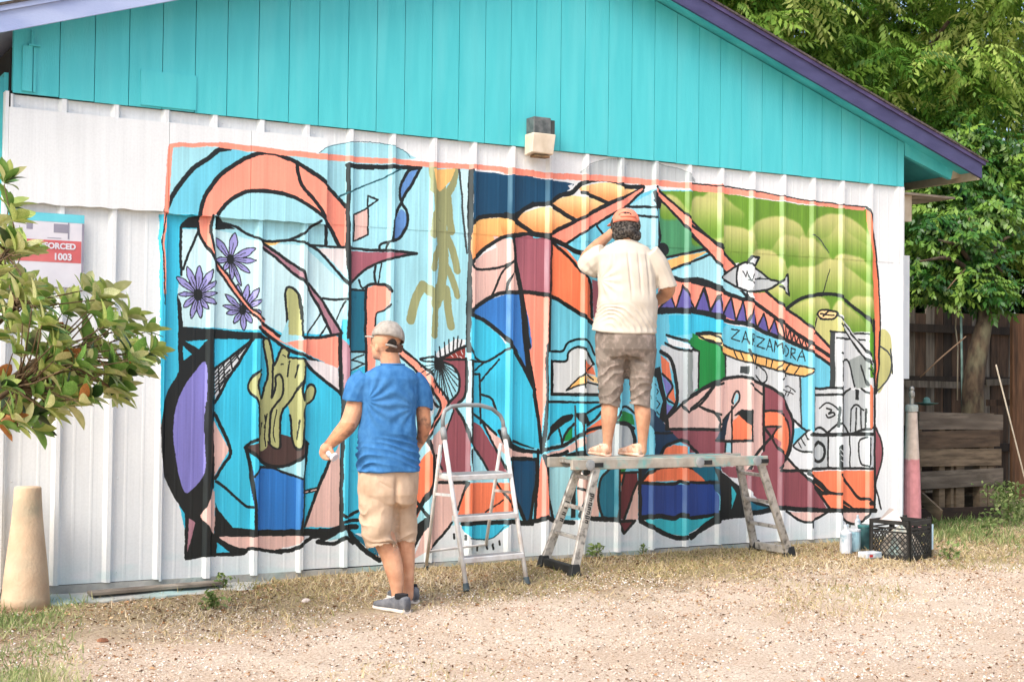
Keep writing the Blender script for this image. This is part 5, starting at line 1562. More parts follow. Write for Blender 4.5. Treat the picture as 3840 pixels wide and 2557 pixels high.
# poles and sticks
def stick(pts, r, M_, name, label, cat, n=7):
    o = MB().tube(pts, r, n=n).build(name, M_, None, smooth=True); o['label'] = label; o['category'] = cat
M_PIPE = mat("faded_green_pipe", (150, 178, 170), (96, 128, 120), scale=9, rough=.5)
stick([at(3603, 1170, -1.7), at(3607, 1350, -1.7), at(3609, 1560, -1.7)], .012, M_PIPE, "pipe", "thin faded green pipe standing upright left of the tree trunk", "pipe")
stick([at(3590, 1085, -1.9), at(3583, 1230, -1.9), at(3592, 1300, -1.9), at(3590, 1500, -1.9)], .007, M_BEIGE, "cane", "thin tan cane just left of the green pipe", "cane")
stick([at(3450, 1415, -1.6), at(3530, 1340, -1.5), at(3622, 1262, -1.5)], .007, mat("twig", (150, 122, 96), (110, 88, 66)), "branch", "thin bare branch slanting up across the fence boards", "branch")
stick([at(3553, 1085, -1.6), at(3590, 1040, -1.6), at(3630, 1000, -1.6)], .007, MATS["twig"], "branch", "short bare twig slanting through the leaves above the green pipe", "branch")
wp0 = at(3735, 1368, -1.3); wp1 = at(3880, 1830, -0.7); wp1.z = gz(wp1.x, wp1.y)
stick([wp0, (wp0+wp1)/2, wp1], .008, M_BEIGE, "leaning_pole", "thin pale pole leaning at the right edge in front of the fence", "pole")
# faucet with a hose bib, blue-green, by the bin
hp = at(3475, 1495, -0.9)
t = thing("watering_can", tuple(hp-Vector((0, 0, .06))), "faded green metal pan and tap standing on the pallet bin's corner", "pan")
MB().lathe([(.04, 0), (.10, .018), (.11, .022), (.035, .026), (.03, .06), (.012, .075)], hp-Vector((0, 0, .06)), n=16).build("pan", mat("green_enamel", (110, 150, 140), (70, 104, 98), rough=.4), t)
# ---------------------------------------------------------------- people
def evaluated(o):
    dg = bpy.context.evaluated_depsgraph_get(); dg.update()
    return bpy.data.meshes.new_from_object(o.evaluated_get(dg))
class Figure:
    """joints are given as directions in the picture plus depth behind the figure's own plane, all in real metres afterwards"""
    def __init__(s, Z0): s.Z0 = Z0; s.s = Z0/FPX
    def P(s, nx, ny, dz=0.0):
        d = VF + VR*(nx-1920)/FPX - VU*(ny-1278.5)/FPX
        return Vector(CAM + d*(s.Z0+dz*s.s))
    def rings(s, mb, rows, theta=0.0, n=28, pw=2.4):
        """rows: (cx, cy, dz, half width, half depth[, drop]) stacked horizontal sections"""
        A = VRh*math.cos(theta)+VFh*math.sin(theta); B = -VRh*math.sin(theta)+VFh*math.cos(theta)
        vs = []
        for row in rows:
            cx, cy, dz, hw, hd = row[:5]; c = s.P(cx, cy, dz); tilt = row[5] if len(row) > 5 else 0.0
            for k in range(n):
                t = 2*math.pi*k/n; ct, st = math.cos(t), math.sin(t)
                r_ = (abs(ct)**pw+abs(st)**pw)**(-1/pw)
                p = c+A*(hw*s.s*ct*r_)+B*(hd*s.s*st*r_); p.z += tilt*st*s.s
                vs.append(p)
        m_ = len(rows); fs = [(i*n+k, i*n+(k+1) % n, (i+1)*n+(k+1) % n, (i+1)*n+k) for i in range(m_-1) for k in range(n)]
        fs += [tuple(range(n-1, -1, -1)), tuple((m_-1)*n+k for k in range(n))]
        mb.add(vs, fs)
    def limb(s, mb, pts, n=14, sub=4, cap=True):
        """pts: (nx, ny, dz, r)"""
        W_ = np.array([list(s.P(x, y, dz))+[r*s.s] for x, y, dz, r in pts]); Q = catmull([tuple(q) for q in W_], False, sub) if len(pts) > 2 else W_
        P_ = [Vector(q[:3]) for q in Q]; R_ = [float(q[3]) for q in Q]
        if cap:
            d0 = (P_[0]-P_[1]).normalized(); d1 = (P_[-1]-P_[-2]).normalized()
            pre = [(P_[0]+d0*R_[0]*math.sin(a), R_[0]*math.cos(a)) for a in (1.35, 0.95, 0.5)]
            post = [(P_[-1]+d1*R_[-1]*math.sin(a), R_[-1]*math.cos(a)) for a in (0.5, 0.95, 1.35)]
            P_ = [p for p, _ in pre]+P_+[p for p, _ in post]; R_ = [r for _, r in pre]+R_+[r for _, r in post]
        mb.tube(P_, R_, n=n)
    def ball(s, mb, nx, ny, dz, rx, ry, rz, M=None):
        Mx = Matrix((VRh, VFh, Vector((0, 0, 1)))).transposed()
        if M is not None: Mx = Mx @ M
        mb.ell(s.P(nx, ny, dz), (rx*s.s, rz*s.s, ry*s.s), M=Mx, n=18, m_=12)
def fuse(mb, name, M_, parent, voxel=0.006, smooth=3, fn=None, mats=None, cut=None):
    """joins overlapping closed shapes into one continuous skin"""
    me = bpy.data.meshes.new("tmp"); me.from_pydata([tuple(v) for v in mb.v], [], mb.f)
    bmm = bmesh.new(); bmm.from_mesh(me); bmesh.ops.recalc_face_normals(bmm, faces=bmm.faces); bmm.to_mesh(me); bmm.free()
    o = bpy.data.objects.new("tmp", me); COL.objects.link(o)
    md = o.modifiers.new("r", 'REMESH'); md.mode = 'VOXEL'; md.voxel_size = voxel; md.use_smooth_shade = True
    if smooth: ms = o.modifiers.new("s", 'SMOOTH'); ms.iterations = smooth; ms.factor = 0.5
    out = evaluated(o); bpy.data.objects.remove(o)
    n = len(out.vertices); co = np.empty(n*3, np.float32); out.vertices.foreach_get('co', co); co = co.reshape(-1, 3)
    if fn is not None:
        no = np.empty(n*3, np.float32); out.vertices.foreach_get('normal', no); co = fn(co.astype(float), no.reshape(-1, 3).astype(float))
    og = np.array(parent['_org']); out.vertices.foreach_set('co', (co-og).astype(np.float32).ravel())
    out.polygons.foreach_set('use_smooth', np.ones(len(out.polygons), bool)); out.materials.clear()
    for q in (mats or [M_]): out.materials.append(q)
    out.update(); out.name = name
    return link(name, out, parent)
def skin_mat(name, base, dark, tattoo=None):
    M = mat(name, base, dark, scale=9, rough=0.55, bump=0.1, bscale=90, c3=tattoo, c3scale=22, c3amt=0.75) if tattoo else mat(name, base, dark, scale=14, rough=0.6, bump=0.25, bscale=70)
    b = M.node_tree.nodes["Principled BSDF"]; b.inputs['Subsurface Weight'].default_value = 0.08; b.inputs['Subsurface Radius'].default_value = (0.02, 0.008, 0.004)
    b.inputs['Subsurface Scale'].default_value = 0.5
    return M
def cloth_mat(name, c1, c2, scale=5, **k):
    return mat(name, c1, c2, scale=scale, rough=0.92, bump=0.22, bscale=160, spec=0.15, **k)
def folds(z0, z1, amp, freq, seed=0.0, yamp=0.35):
    """soft creases that run across a figure between heights z0 and z1"""
    def f(co):
        w = sstep(z1, z1-0.08, co[:, 2])*sstep(z0-0.02, z0+0.03, co[:, 2])
        ph = co[:, 2]*freq*(.8+.25*vnoise(co+seed*3, 2.5))+3.2*vnoise(co+seed, 8.0)+1.3*vnoise(co-seed, 19.0)+yamp*np.sin(co[:, 0]*9+seed)
        return -amp*w*(np.abs(np.sin(ph))**0.6)*np.clip(0.55+0.75*vnoise(co+seed*2, 9.0), 0, 1.3)
    return f

# ======== the man in the blue shirt
p = at_z(1450, 2293, -0.1); p.z = gz(p.x, p.y)
Z1 = float((np.array(p)-CAM)@VF); F1 = Figure(Z1)
man1 = thing("person", (p.x, p.y, p.z), "man in a blue t-shirt, tan shorts and a grey cap standing on the gravel", "person")
SKIN1 = skin_mat("skin_light", (216, 166, 134), (196, 142, 110))
mb = MB()
F1.rings(mb, [(1470, 1366, 10, 34, 34), (1468, 1400, 5, 84, 48), (1460, 1450, 0, 98, 62), (1456, 1540, 0, 92, 64), (1452, 1650, 0, 98, 74), (1455, 1750, 5, 104, 78), (1456, 1840, 5, 96, 76), (1456, 1880, 5, 70, 60)], R(25))
F1.limb(mb, [(1470, 1385, 8, 40), (1462, 1345, 2, 37), (1455, 1310, 0, 38)])
F1.ball(mb, 1449, 1268, 5, 55, 66, 60)
F1.ball(mb, 1424, 1312, 16, 31, 40, 36); F1.ball(mb, 1410, 1334, 22, 15, 15, 18)       # jaw, chin
F1.ball(mb, 1398, 1296, 30, 12, 10, 12); F1.ball(mb, 1402, 1276, 26, 12, 22, 18)       # nose, brow
F1.ball(mb, 1400, 1316, 32, 8, 5, 9); F1.ball(mb, 1401, 1324, 32, 7, 5, 9)             # lips
F1.ball(mb, 1413, 1303, -32, 8, 18, 9); F1.ball(mb, 1418, 1304, -26, 9, 12, 12)        # left ear
F1.ball(mb, 1480, 1303, 50, 8, 17, 9)
# left arm: hangs out, forearm towards lower left
F1.limb(mb, [(1372, 1436, -18, 34), (1344, 1484, -24, 36), (1326, 1545, -26, 36), (1306, 1592, -22, 34), (1272, 1630, -14, 29), (1244, 1658, -6, 22), (1232, 1670, -4, 20)])
# left hand: palm, four unequal fingers curled round the can, thumb from the side
F1.limb(mb, [(1236, 1668, -4, 19), (1222, 1682, -2, 22), (1216, 1694, 0, 19)])
for i, (dx, dy, L_) in enumerate(((-12, -10, 1.0), (-9, 2, 1.08), (-4, 13, 1.0), (6, 20, .85))):
    x0, y0 = 1216+dx*.7, 1690+dy*.5
    F1.limb(mb, [(x0, y0, 4, 8.0), (x0-5*L_, y0+12*L_, 0, 7.6), (x0+3, y0+22*L_, -8, 7.0), (x0+13, y0+24*L_, -14, 6.2)], n=8, sub=3)
F1.limb(mb, [(1236, 1676, -16, 8.5), (1244, 1690, -24, 8.2), (1250, 1702, -26, 7.2)], n=8, sub=3)
# right arm, partly hidden
F1.limb(mb, [(1552, 1445, 58, 30), (1580, 1500, 66, 29), (1587, 1550, 66, 28), (1590, 1600, 70, 27), (1582, 1640, 84, 21), (1566, 1672, 100, 17)])
F1.limb(mb, [(1564, 1676, 102, 17), (1552, 1690, 110, 18), (1540, 1698, 118, 14)])
for i in range(4): F1.limb(mb, [(1548-2*i, 1688+5*i, 112, 6.5), (1532-2*i, 1696+5*i, 122, 6), (1526-i, 1706+5*i, 120, 5.4)], n=8, sub=3)
F1.limb(mb, [(1556, 1682, 96, 7), (1544, 1692, 92, 6.4), (1536, 1700, 96, 5.8)], n=8, sub=3)
# legs
F1.limb(mb, [(1418, 1870, -20, 52), (1422, 1950, -18, 46), (1444, 2030, -12, 42), (1464, 2080, -10, 38), (1476, 2125, -10, 36), (1486, 2175, -8, 29), (1490, 2225, -8, 23), (1492, 2262, -6, 24)])
F1.limb(mb, [(1500, 1870, 50, 48), (1510, 1950, 60, 42), (1520, 2030, 68, 36), (1524, 2080, 72, 33), (1528, 2120, 72, 28), (1531, 2170, 74, 22), (1531, 2215, 74, 21), (1530, 2235, 76, 21)])
wr = F1.P(1244, 1655, 0); el = F1.P(1306, 1592, -22)
body = fuse(mb, "body", SKIN1, man1, voxel=0.0055, smooth=3)
# tattooed forearms: ink in the skin itself
SK_T = skin_mat("tattooed_skin", (206, 150, 114), (176, 118, 88), tattoo=(92, 72, 62)); body.data.materials.append(SK_T)
cen = np.empty(len(body.data.polygons)*3, np.float32); body.data.polygons.foreach_get('center', cen); cen = cen.reshape(-1, 3)+np.array(man1['_org'])
dd = cen-CAM; zz = dd@VF; PX = 1920+FPX*(dd@VR)/zz; PY = 1278.5-FPX*(dd@VU)/zz
ink = ((PX < 1330) & (PY > 1585) & (PY < 1662)) | ((PX > 1556) & (PY > 1532) & (PY < 1668) & (zz > Z1+0.05))
body.data.polygons.foreach_set('material_index', ink.astype(np.int32))
# shirt
mb = MB()
rows = [(1474, 1362, 8, 36, 36), (1474, 1368, 8, 46, 42), (1468, 1388, 6, 88, 56), (1462, 1420, 2, 112, 68), (1459, 1470, 0, 112, 76), (1457, 1530, 0, 106, 80), (1454, 1590, 0, 106, 84), (1452, 1650, 0, 114, 90), (1452, 1700, 0, 124, 99), (1455, 1735, 0, 124, 101), (1457, 1764, 0, 123, 101), (1457, 1767, 0, 118, 96)]
F1.rings(mb, rows, R(25))
F1.limb(mb, [(1378, 1424, -16, 50), (1350, 1450, -22, 52), (1332, 1492, -26, 51), (1330, 1500, -26, 50)], cap=False)
F1.limb(mb, [(1540, 1424, 50, 46), (1570, 1462, 62, 47), (1584, 1520, 68, 43), (1584.5, 1528, 68, 42)], cap=False)
f_low = folds(F1.P(1450, 1762).z, F1.P(1450, 1610).z, 0.021, 95, 1.0); 
def blue_fn(co, no):
    dd = co-CAM; zz = dd@VF; px = 1920+FPX*(dd@VR)/zz; py = 1278.5-FPX*(dd@VU)/zz
    h = f_low(co)
    h += 0.004*vnoise(co, 14)+0.003*vnoise(co+3, 30)
    # creases fanning from the left armpit across the back
    ax = px-1372; ay = py-1500; ang = np.arctan2(ay, ax); rr = np.hypot(ax, ay)
    tor = sstep(1362, 1385, px)*sstep(1572, 1555, px)
    h -= tor*0.009*np.exp(-((rr-75)/55)**2)*np.abs(np.sin(ang*7+0.02*rr))**2
    ax = px-1560; ay = py-1535; ang = np.arctan2(ay, ax); rr = np.hypot(ax, ay)
    h -= tor*0.006*np.exp(-((rr-70)/50)**2)*np.abs(np.sin(ang*6+0.02*rr))**2
    return co+no*h[:, None]
M_BLUE = cloth_mat("blue_heather_cotton", (66, 120, 172), (52, 104, 156), scale=26, c3=(90, 140, 184), c3scale=3, c3amt=.35)
fuse(mb, "t_shirt", M_BLUE, man1, voxel=0.005, smooth=2, fn=blue_fn)
mb = MB(); ring = []
for k in range(25):
    t = 2*math.pi*k/24; A = VRh*math.cos(R(25))+VFh*math.sin(R(25)); B = -VRh*math.sin(R(25))+VFh*math.cos(R(25))
    ring.append(F1.P(1473, 1366, 7)+A*(44*F1.s*math.cos(t))+B*(41*F1.s*math.sin(t)))
mb.tube(ring, 0.0055, n=6); mb.build("collar", M_BLUE, man1, smooth=True)
# shorts
mb = MB()
F1.rings(mb, [(1458, 1738, 2, 108, 84), (1456, 1760, 2, 113, 90), (1456, 1800, 2, 113, 94), (1456, 1850, 2, 113, 96), (1456, 1885, 4, 100, 88), (1458, 1900, 6, 60, 60)], R(25))
F1.limb(mb, [(1420, 1850, -22, 74), (1417, 1920, -22, 75), (1420, 1985, -20, 72), (1433, 2038, -16, 62), (1434, 2044, -16, 60)], cap=False, n=20)
F1.limb(mb, [(1502, 1850, 46, 66), (1508, 1930, 58, 60), (1511, 1990, 62, 53), (1515, 2026, 66, 48), (1515, 2031, 66, 46)], cap=False, n=20)
f_all = folds(F1.P(1450, 2045).z, F1.P(1450, 1880).z, 0.019, 70, 4.0, 1.2)
def short_fn(co, no):
    dd = co-CAM; zz = dd@VF; px = 1920+FPX*(dd@VR)/zz; py = 1278.5-FPX*(dd@VU)/zz
    h = f_all(co)+0.006*vnoise(co, 11)+0.004*vnoise(co+9, 26)
    h -= 0.018*np.exp(-((px-1489+0.02*(py-1850))/9)**2)*sstep(1760, 1830, py)*sstep(2040, 1990, py)      # centre seam and fold
    h -= 0.004*np.exp(-((py-(1806+0.5*(px-1420)))/4)**2)*sstep(1418, 1430, px)*sstep(1482, 1470, px)       # back pocket
    return co+no*h[:, None]
M_TAN = cloth_mat("tan_cotton", (204, 180, 156), (180, 154, 130), scale=7, c3=(148, 118, 94), c3scale=10, c3amt=.25)
fuse(mb, "cargo_shorts", M_TAN, man1, voxel=0.0055, smooth=2, fn=short_fn)
# cargo pocket flap and seam stitches
# cap: crown, brim, dark rear opening, strap
def cap(F, c, rad, tilt, brim_dir, M_, opening, parent, brim=None, M_op=None):
    A, B, U = VRh.copy(), VFh.copy(), Vector((0, 0, 1)); n, m_ = 28, 10; vs = []
    ctr = F.P(*c)
    Rm = Matrix.Rotation(tilt[0], 3, A) @ Matrix.Rotation(tilt[1], 3, B)
    for sh in (1.0, 0.95):
        for i in range(m_+1):
            ph = R(96)*i/m_
            for k in range(n):
                t = 2*math.pi*k/n
                v = A*(rad[0]*math.sin(ph)*math.cos(t))+B*(rad[2]*math.sin(ph)*math.sin(t))+U*(rad[1]*math.cos(ph))
                vs.append(ctr+(Rm @ v)*F.s*sh)
    off = (m_+1)*n; fs = []
    for i in range(m_):
        for k in range(n):
            q = (i*n+k, (i+1)*n+k, (i+1)*n+(k+1) % n, i*n+(k+1) % n); fs.append(q); fs.append(tuple(off+v for v in reversed(q)))
    for k in range(n): a = m_*n+k; b_ = m_*n+(k+1) % n; fs.append((a, off+a, off+b_, b_))
    o = MB().add(vs, fs).build("cap", M_, parent, smooth=True)
    # button and seams
    top = ctr+(Rm @ (U*rad[1]))*F.s
    MB().ell(top, (.008, .008, .005), n=8, m_=5).build("button", M_, o, smooth=True)
    for k in range(3):
        t = math.pi*k/3+.5; pts = []
        for j in range(17):
            ph = R(94)*(j-8)/8; v = A*(rad[0]*math.sin(ph)*math.cos(t))+B*(rad[2]*math.sin(ph)*math.sin(t))+U*(rad[1]*math.cos(ph)); pts.append(ctr+(Rm @ v)*F.s*1.006)
        MB().tube(pts, 0.0012, n=5).build("seam", M_, o)
    bd = Vector(brim_dir).normalized(); sd_ = bd.cross(U).normalized(); mb = MB(); vs = []; nb = 12
    for lay in (0, -0.004):
        for j in range(2):
            for i in range(nb+1):
                a = math.pi*i/nb-math.pi/2
                e0 = ctr+(bd*math.cos(a)*rad[2]*.93+sd_*math.sin(a)*rad[0]*.93)*F.s+U*(brim[2]*F.s)
                e1 = e0+bd*(brim[0]*F.s*math.cos(a)**.6 if math.cos(a) > 0 else 0)+U*(brim[1]*F.s*math.cos(a)-abs(math.sin(a))*6*F.s)
                q = e0 if j == 0 else e1; vs.append(q+U*lay)
    k1 = nb+1; fs = []
    for i in range(nb):
        fs += [(i, i+1, k1+i+1, k1+i), (2*k1+i+1, 2*k1+i, 3*k1+i, 3*k1+i+1), (k1+i, k1+i+1, 3*k1+i+1, 3*k1+i)]
    mb.add(vs, fs).build("brim", M_, o, smooth=True)
    # rear opening: dark half disc set into the crown with a strap across its foot
    od = Vector(opening[0]).normalized(); so_ = od.cross(U).normalized(); r0 = rad[0]*F.s
    def surf(u, v):    # u sideways, v up, in units of px on the crown
        w = od*1.0; t = Vector((0, 0, 0))
        x = u/rad[0]; z = v/rad[1]; y = math.sqrt(max(0.0, 1-x*x-z*z))
        vv = so_*(x*rad[0])+od*(y*(rad[2]))+U*(z*rad[1]); return ctr+(Rm @ vv)*F.s*1.012
    ow, oh, ov = opening[1], opening[2], opening[3]
    cv = [surf(opening[4] if len(opening) > 4 else 0, ov+oh*.4)]; pts = []
    for i in range(13):
        a = math.pi*i/12; pts.append(surf(ow*math.cos(a)+(opening[4] if len(opening) > 4 else 0), ov+oh*math.sin(a)))
    mb = MB(); mb.add(cv+pts, [(0, i+1, i+2) for i in range(12)]+[(0, 13, 1)]); mb.build("rear_opening", M_op, o)
    pts = [surf(ow*1.15*(i/6-1), ov-4) for i in range(13)]; MB().tube(pts, 4.5*F.s, n=6).build("strap", M_, o, smooth=True)
    return o
M_CAP = cloth_mat("pale_grey_twill", (166, 159, 150), (146, 139, 131), scale=40)
M_HAIR = mat("dark_hair", (48, 42, 38), (24, 21, 20), scale=60, rough=0.8, bump=.6, bscale=120)
cap(F1, (1455, 1268, 4), (63, 66, 70), (R(-14), R(7)), -VRh*.78+VFh*.62, M_CAP, (VRh*.42-VFh*.9, 19, 20, -36), man1, brim=(40, 4, 8), M_op=M_HAIR)
mb = MB(); F1.rings(mb, [(1462, 1292, 6, 50, 52), (1464, 1312, 6, 46, 46), (1465, 1322, 4, 40, 40)], R(20)); fuse(mb, "hair", mat("shaved_hair", (104, 76, 60), (70, 52, 42), scale=60, rough=.8), man1, voxel=.005, smooth=2)
# shoes
M_SHOE = cloth_mat("grey_canvas", (118, 120, 124), (92, 94, 100), scale=30)
M_SOLE = mat("white_rubber", (222, 214, 204), (200, 190, 178), scale=12, rough=.7)
M_SOCK = mat("black_sock", (34, 34, 38), (22, 22, 26), rough=.9)
M_LACE = mat("white_lace", (226, 222, 216), (206, 200, 192), rough=.8)
def shoe_at(heel, toe, parent, M_up, M_so, width=.098, top=.085, sock=True, lace=True, name="shoe", open_heel=False):
    heel, toe = Vector(heel), Vector(toe); z0 = min(heel.z, toe.z); d = toe-heel; d.z = 0; L_ = d.length; d.normalize(); sdv = d.cross(Vector((0, 0, 1)))
    def ringy(t, w, z_lo, z_hi, n=14):
        out = []
        for k in range(n):
            a = 2*math.pi*k/n; x = math.cos(a); y = math.sin(a)
            e = (abs(x)**3+abs(y)**3)**(-1/3)
            out.append(heel+d*(t*L_)+sdv*(w/2*x*e)+Vector((0, 0, (z_lo+z_hi)/2+(z_hi-z_lo)/2*y*e-heel.z+z0)))
        return out
    prof = [(-.03, .50, .9), (0, .66, 1.0), (.12, .78, 1.0), (.3, .74, .93), (.45, .84, .78), (.6, .98, .66), (.75, 1.0, .55), (.88, .88, .47), (.97, .6, .38), (1.01, .32, .3)]
    o = None
    for part in ("upper", "sole"):
        vs = []; n = 14
        for t, w, h in prof:
            if part == "upper": vs += ringy(t if t < .95 else .95+(t-.95)*.6, width*w*.94, .012, .012+top*h)
            else: vs += ringy(t*1.0, width*w*1.06, 0.0, .026)
        m_ = len(prof); fs = [(i*n+k, i*n+(k+1) % n, (i+1)*n+(k+1) % n, (i+1)*n+k) for i in range(m_-1) for k in range(n)]+[tuple(range(n-1, -1, -1)), tuple((m_-1)*n+k for k in range(n))]
        q = MB().add(vs, fs)
        if part == "upper": o = q.build(name, M_up, parent, smooth=True)
        else: q.build("sole", M_so, o, smooth=False, bevel=.002)
    if lace:
        for k in range(5):
            t = .36+.07*k; h = .012+top*np.interp(t, [.3, .45, .6, .75], [.93, .78, .66, .55])+.002
            c = heel+d*(t*L_); c.z = z0+h
            MB().tube([c-sdv*.024-Vector((0, 0, .004)), c+Vector((0, 0, .003)), c+sdv*.024-Vector((0, 0, .004))], .003, n=5).build("lace", M_LACE, o)
    if sock:
        c = heel+d*(L_*.17); c.z = z0+top*.95
        MB().lathe([(.036, 0), (.039, .016), (.037, .026)], c, n=14).build("sock", M_SOCK, o)
    return o
hl, tl = at_z(1530, 2303, gz(1.6, -1.2)), at_z(1362, 2272, gz(1.5, -1.1))
d_ = (tl-hl); d_.z = 0
tl = hl+d_.normalized()*.285; hl.z = tl.z = gz(hl.x, hl.y)
shoe_at(hl+d_.normalized()*.012, tl, man1, M_SHOE, M_SOLE)
hr = F1.P(1556, 2262, 84); hr.z = gz(hr.x, hr.y)
shoe_at(hr, hr+(d_.normalized()*.9+VFh*.25).normalized()*.28, man1, M_SHOE, M_SOLE)
# spray can held in the left hand
cp = F1.P(1243, 1704, -14); ax = (F1.P(1262, 1722, -22)-F1.P(1226, 1690, 6)).normalized()
rotm = ax.to_track_quat('Z', 'Y').to_matrix()
can1 = thing("paint_jar", tuple(cp), "small clear-lidded white jar held in the left hand of the man in blue", "jar")
MB().lathe([(.020, -.035), (.024, -.03), (.024, .012), (.021, .016)], cp, n=16, M=rotm).build("jar", M_CW, can1, smooth=False)
MB().lathe([(.026, .0165), (.027, .03), (.024, .034)], cp, n=18, M=rotm).build("lid", mat("milky_lid", (232, 226, 228), (214, 206, 212), rough=.3), can1)

# ======== the man in the cream shirt on the platform
pz = ZP+0.005
pm = at_z(2342, 1718, pz); Z2 = float((np.array(at(2342, 1700, 0.43))-CAM)@VF); F2 = Figure(Z2)
man2 = thing("person", tuple(at(2342, 1718, 0.43)), "man in a cream t-shirt and salmon cap standing on the ladder platform", "person")
SKIN2 = skin_mat("skin_tanned", (202, 154, 122), (180, 130, 100))
th = R(18)
mb = MB()
F2.rings(mb, [(2350, 905, 10, 30, 32), (2350, 935, 5, 78, 44), (2350, 985, 0, 96, 58), (2350, 1080, 0, 96, 66), (2347, 1180, 0, 100, 76), (2346, 1260, 0, 92, 66), (2346, 1300, 0, 80, 58), (2346, 1322, 0, 60, 44)], th)
F2.limb(mb, [(2352, 925, 12, 34), (2351, 895, 14, 30), (2348, 865, 18, 34)])
F2.ball(mb, 2346, 842, 22, 47, 60, 54); F2.ball(mb, 2344, 872, 48, 30, 32, 32)
F2.ball(mb, 2340, 858, 78, 9, 12, 12); F2.ball(mb, 2298, 856, 26, 7, 14, 9); F2.ball(mb, 2394, 856, 18, 7, 14, 9)
# left arm raised: upper arm out and forward, forearm folded back up to the wall beside the head
F2.limb(mb, [(2266, 968, 12, 32), (2230, 988, 42, 32), (2202, 990, 78, 31), (2206, 962, 120, 28), (2240, 922, 155, 24), (2280, 886, 185, 18)])
F2.limb(mb, [(2280, 886, 185, 17), (2296, 872, 196, 18), (2306, 862, 204, 15)])
for i in range(4): F2.limb(mb, [(2302+4*i, 866-5*i, 202, 7), (2316+4*i, 856-4*i, 212, 6.4), (2322+3*i, 860-3*i, 222, 5.6)], n=8, sub=3)
F2.limb(mb, [(2290, 868, 190, 7.5), (2300, 854, 200, 6.8), (2310, 850, 208, 6)], n=8, sub=3)
# right arm: bent, forearm in front of the belly
F2.limb(mb, [(2434, 966, 20, 30), (2466, 1012, 24, 31), (2497, 1066, 34, 30), (2504, 1088, 50, 29), (2488, 1110, 84, 25), (2462, 1130, 124, 19)])
F2.limb(mb, [(2462, 1130, 124, 18), (2446, 1138, 142, 18), (2436, 1140, 152, 15)])
for i in range(4): F2.limb(mb, [(2440, 1132+6*i, 148, 6.6), (2426, 1134+6*i, 158, 6.2), (2420, 1142+5*i, 152, 5.6)], n=8, sub=3)
F2.limb(mb, [(2450, 1128, 134, 7), (2440, 1122, 146, 6.4), (2430, 1122, 154, 5.8)], n=8, sub=3)
# legs
F2.limb(mb, [(2296, 1345, -6, 42), (2292, 1430, -4, 34), (2288, 1510, -4, 32), (2284, 1560, -6, 31), (2281, 1610, -4, 24), (2278, 1660, 0, 18), (2277, 1692, 2, 19)])
F2.limb(mb, [(2398, 1345, 8, 42), (2400, 1430, 8, 34), (2406, 1510, 8, 31), (2411, 1560, 6, 30), (2411, 1610, 8, 23), (2409, 1658, 10, 18), (2407, 1690, 12, 19)])
fuse(mb, "body", SKIN2, man2, voxel=0.0055, smooth=3)
mb = MB()
rows = [(2349, 902, 10, 38, 34), (2349, 908, 10, 46, 38), (2350, 926, 7, 84, 52), (2350, 955, 4, 106, 64), (2350, 1000, 2, 112, 72), (2352, 1060, 0, 112, 78), (2353, 1110, 0, 112, 84), (2349, 1170, 0, 118, 90), (2343, 1220, 0, 123, 94, 10), (2341, 1240, 0, 124, 95, 12), (2341, 1244, 0, 119, 90, 12)]
F2.rings(mb, rows, th)
F2.limb(mb, [(2272, 956, 8, 46), (2242, 976, 26, 52), (2216, 998, 44, 52), (2206, 1010, 54, 50)], cap=False)
F2.limb(mb, [(2428, 952, 16, 46), (2462, 1000, 24, 48), (2493, 1070, 34, 45), (2496, 1078, 35, 44)], cap=False)
g_low = folds(F2.P(2350, 1244).z, F2.P(2350, 1130).z, 0.015, 70, 7.0)
def cream_fn(co, no):
    dd = co-CAM; zz = dd@VF; px = 1920+FPX*(dd@VR)/zz; py = 1278.5-FPX*(dd@VU)/zz
    h = g_low(co)+0.0035*vnoise(co, 13)+0.002*vnoise(co+5, 30)
    for x0, x1, a in ((2352, 2372, .007), (2392, 2408, .006), (2425, 2438, .006), (2300, 2290, .003)):      # long vertical drapes on the right of the back
        xc = x0+(x1-x0)*np.clip((py-930)/170, 0, 1); h -= a*np.exp(-((px-xc)/5)**2)*sstep(925, 975, py)*sstep(1130, 1070, py)
    ax = px-2250; ay = py-1050; ang = np.arctan2(ay, ax); rr = np.hypot(ax, ay)
    h -= 0.007*np.exp(-((rr-55)/40)**2)*np.abs(np.sin(ang*6))**2
    h -= 0.012*np.exp(-((px-2466)/5)**2)*sstep(1030, 1060, py)*sstep(1130, 1110, py)
    return co+no*h[:, None]
M_CREAM = cloth_mat("cream_cotton", (204, 195, 181), (194, 184, 168), scale=5)
fuse(mb, "t_shirt", M_CREAM, man2, voxel=0.005, smooth=2, fn=cream_fn)
mb = MB(); ring = []
for k in range(25):
    t = 2*math.pi*k/24; A = VRh*math.cos(th)+VFh*math.sin(th); B = -VRh*math.sin(th)+VFh*math.cos(th)
    ring.append(F2.P(2349, 907, 10)+A*(42*F2.s*math.cos(t))+B*(37*F2.s*math.sin(t)))
mb.tube(ring, 0.0055, n=6); mb.build("collar", M_CREAM, man2, smooth=True)
mb = MB()
F2.rings(mb, [(2345, 1222, 0, 108, 82), (2346, 1264, 0, 114, 90), (2347, 1310, 0, 113, 90), (2347, 1340, 2, 100, 78), (2347, 1352, 2, 60, 50)], th)
F2.limb(mb, [(2296, 1310, -6, 66), (2293, 1390, -4, 58), (2289, 1460, -4, 48), (2287, 1512, -4, 42), (2287, 1516, -4, 40)], cap=False, n=20)
F2.limb(mb, [(2398, 1310, 8, 66), (2400, 1390, 8, 56), (2398, 1460, 8, 48), (2396, 1512, 8, 43), (2396, 1516, 8, 41)], cap=False, n=20)
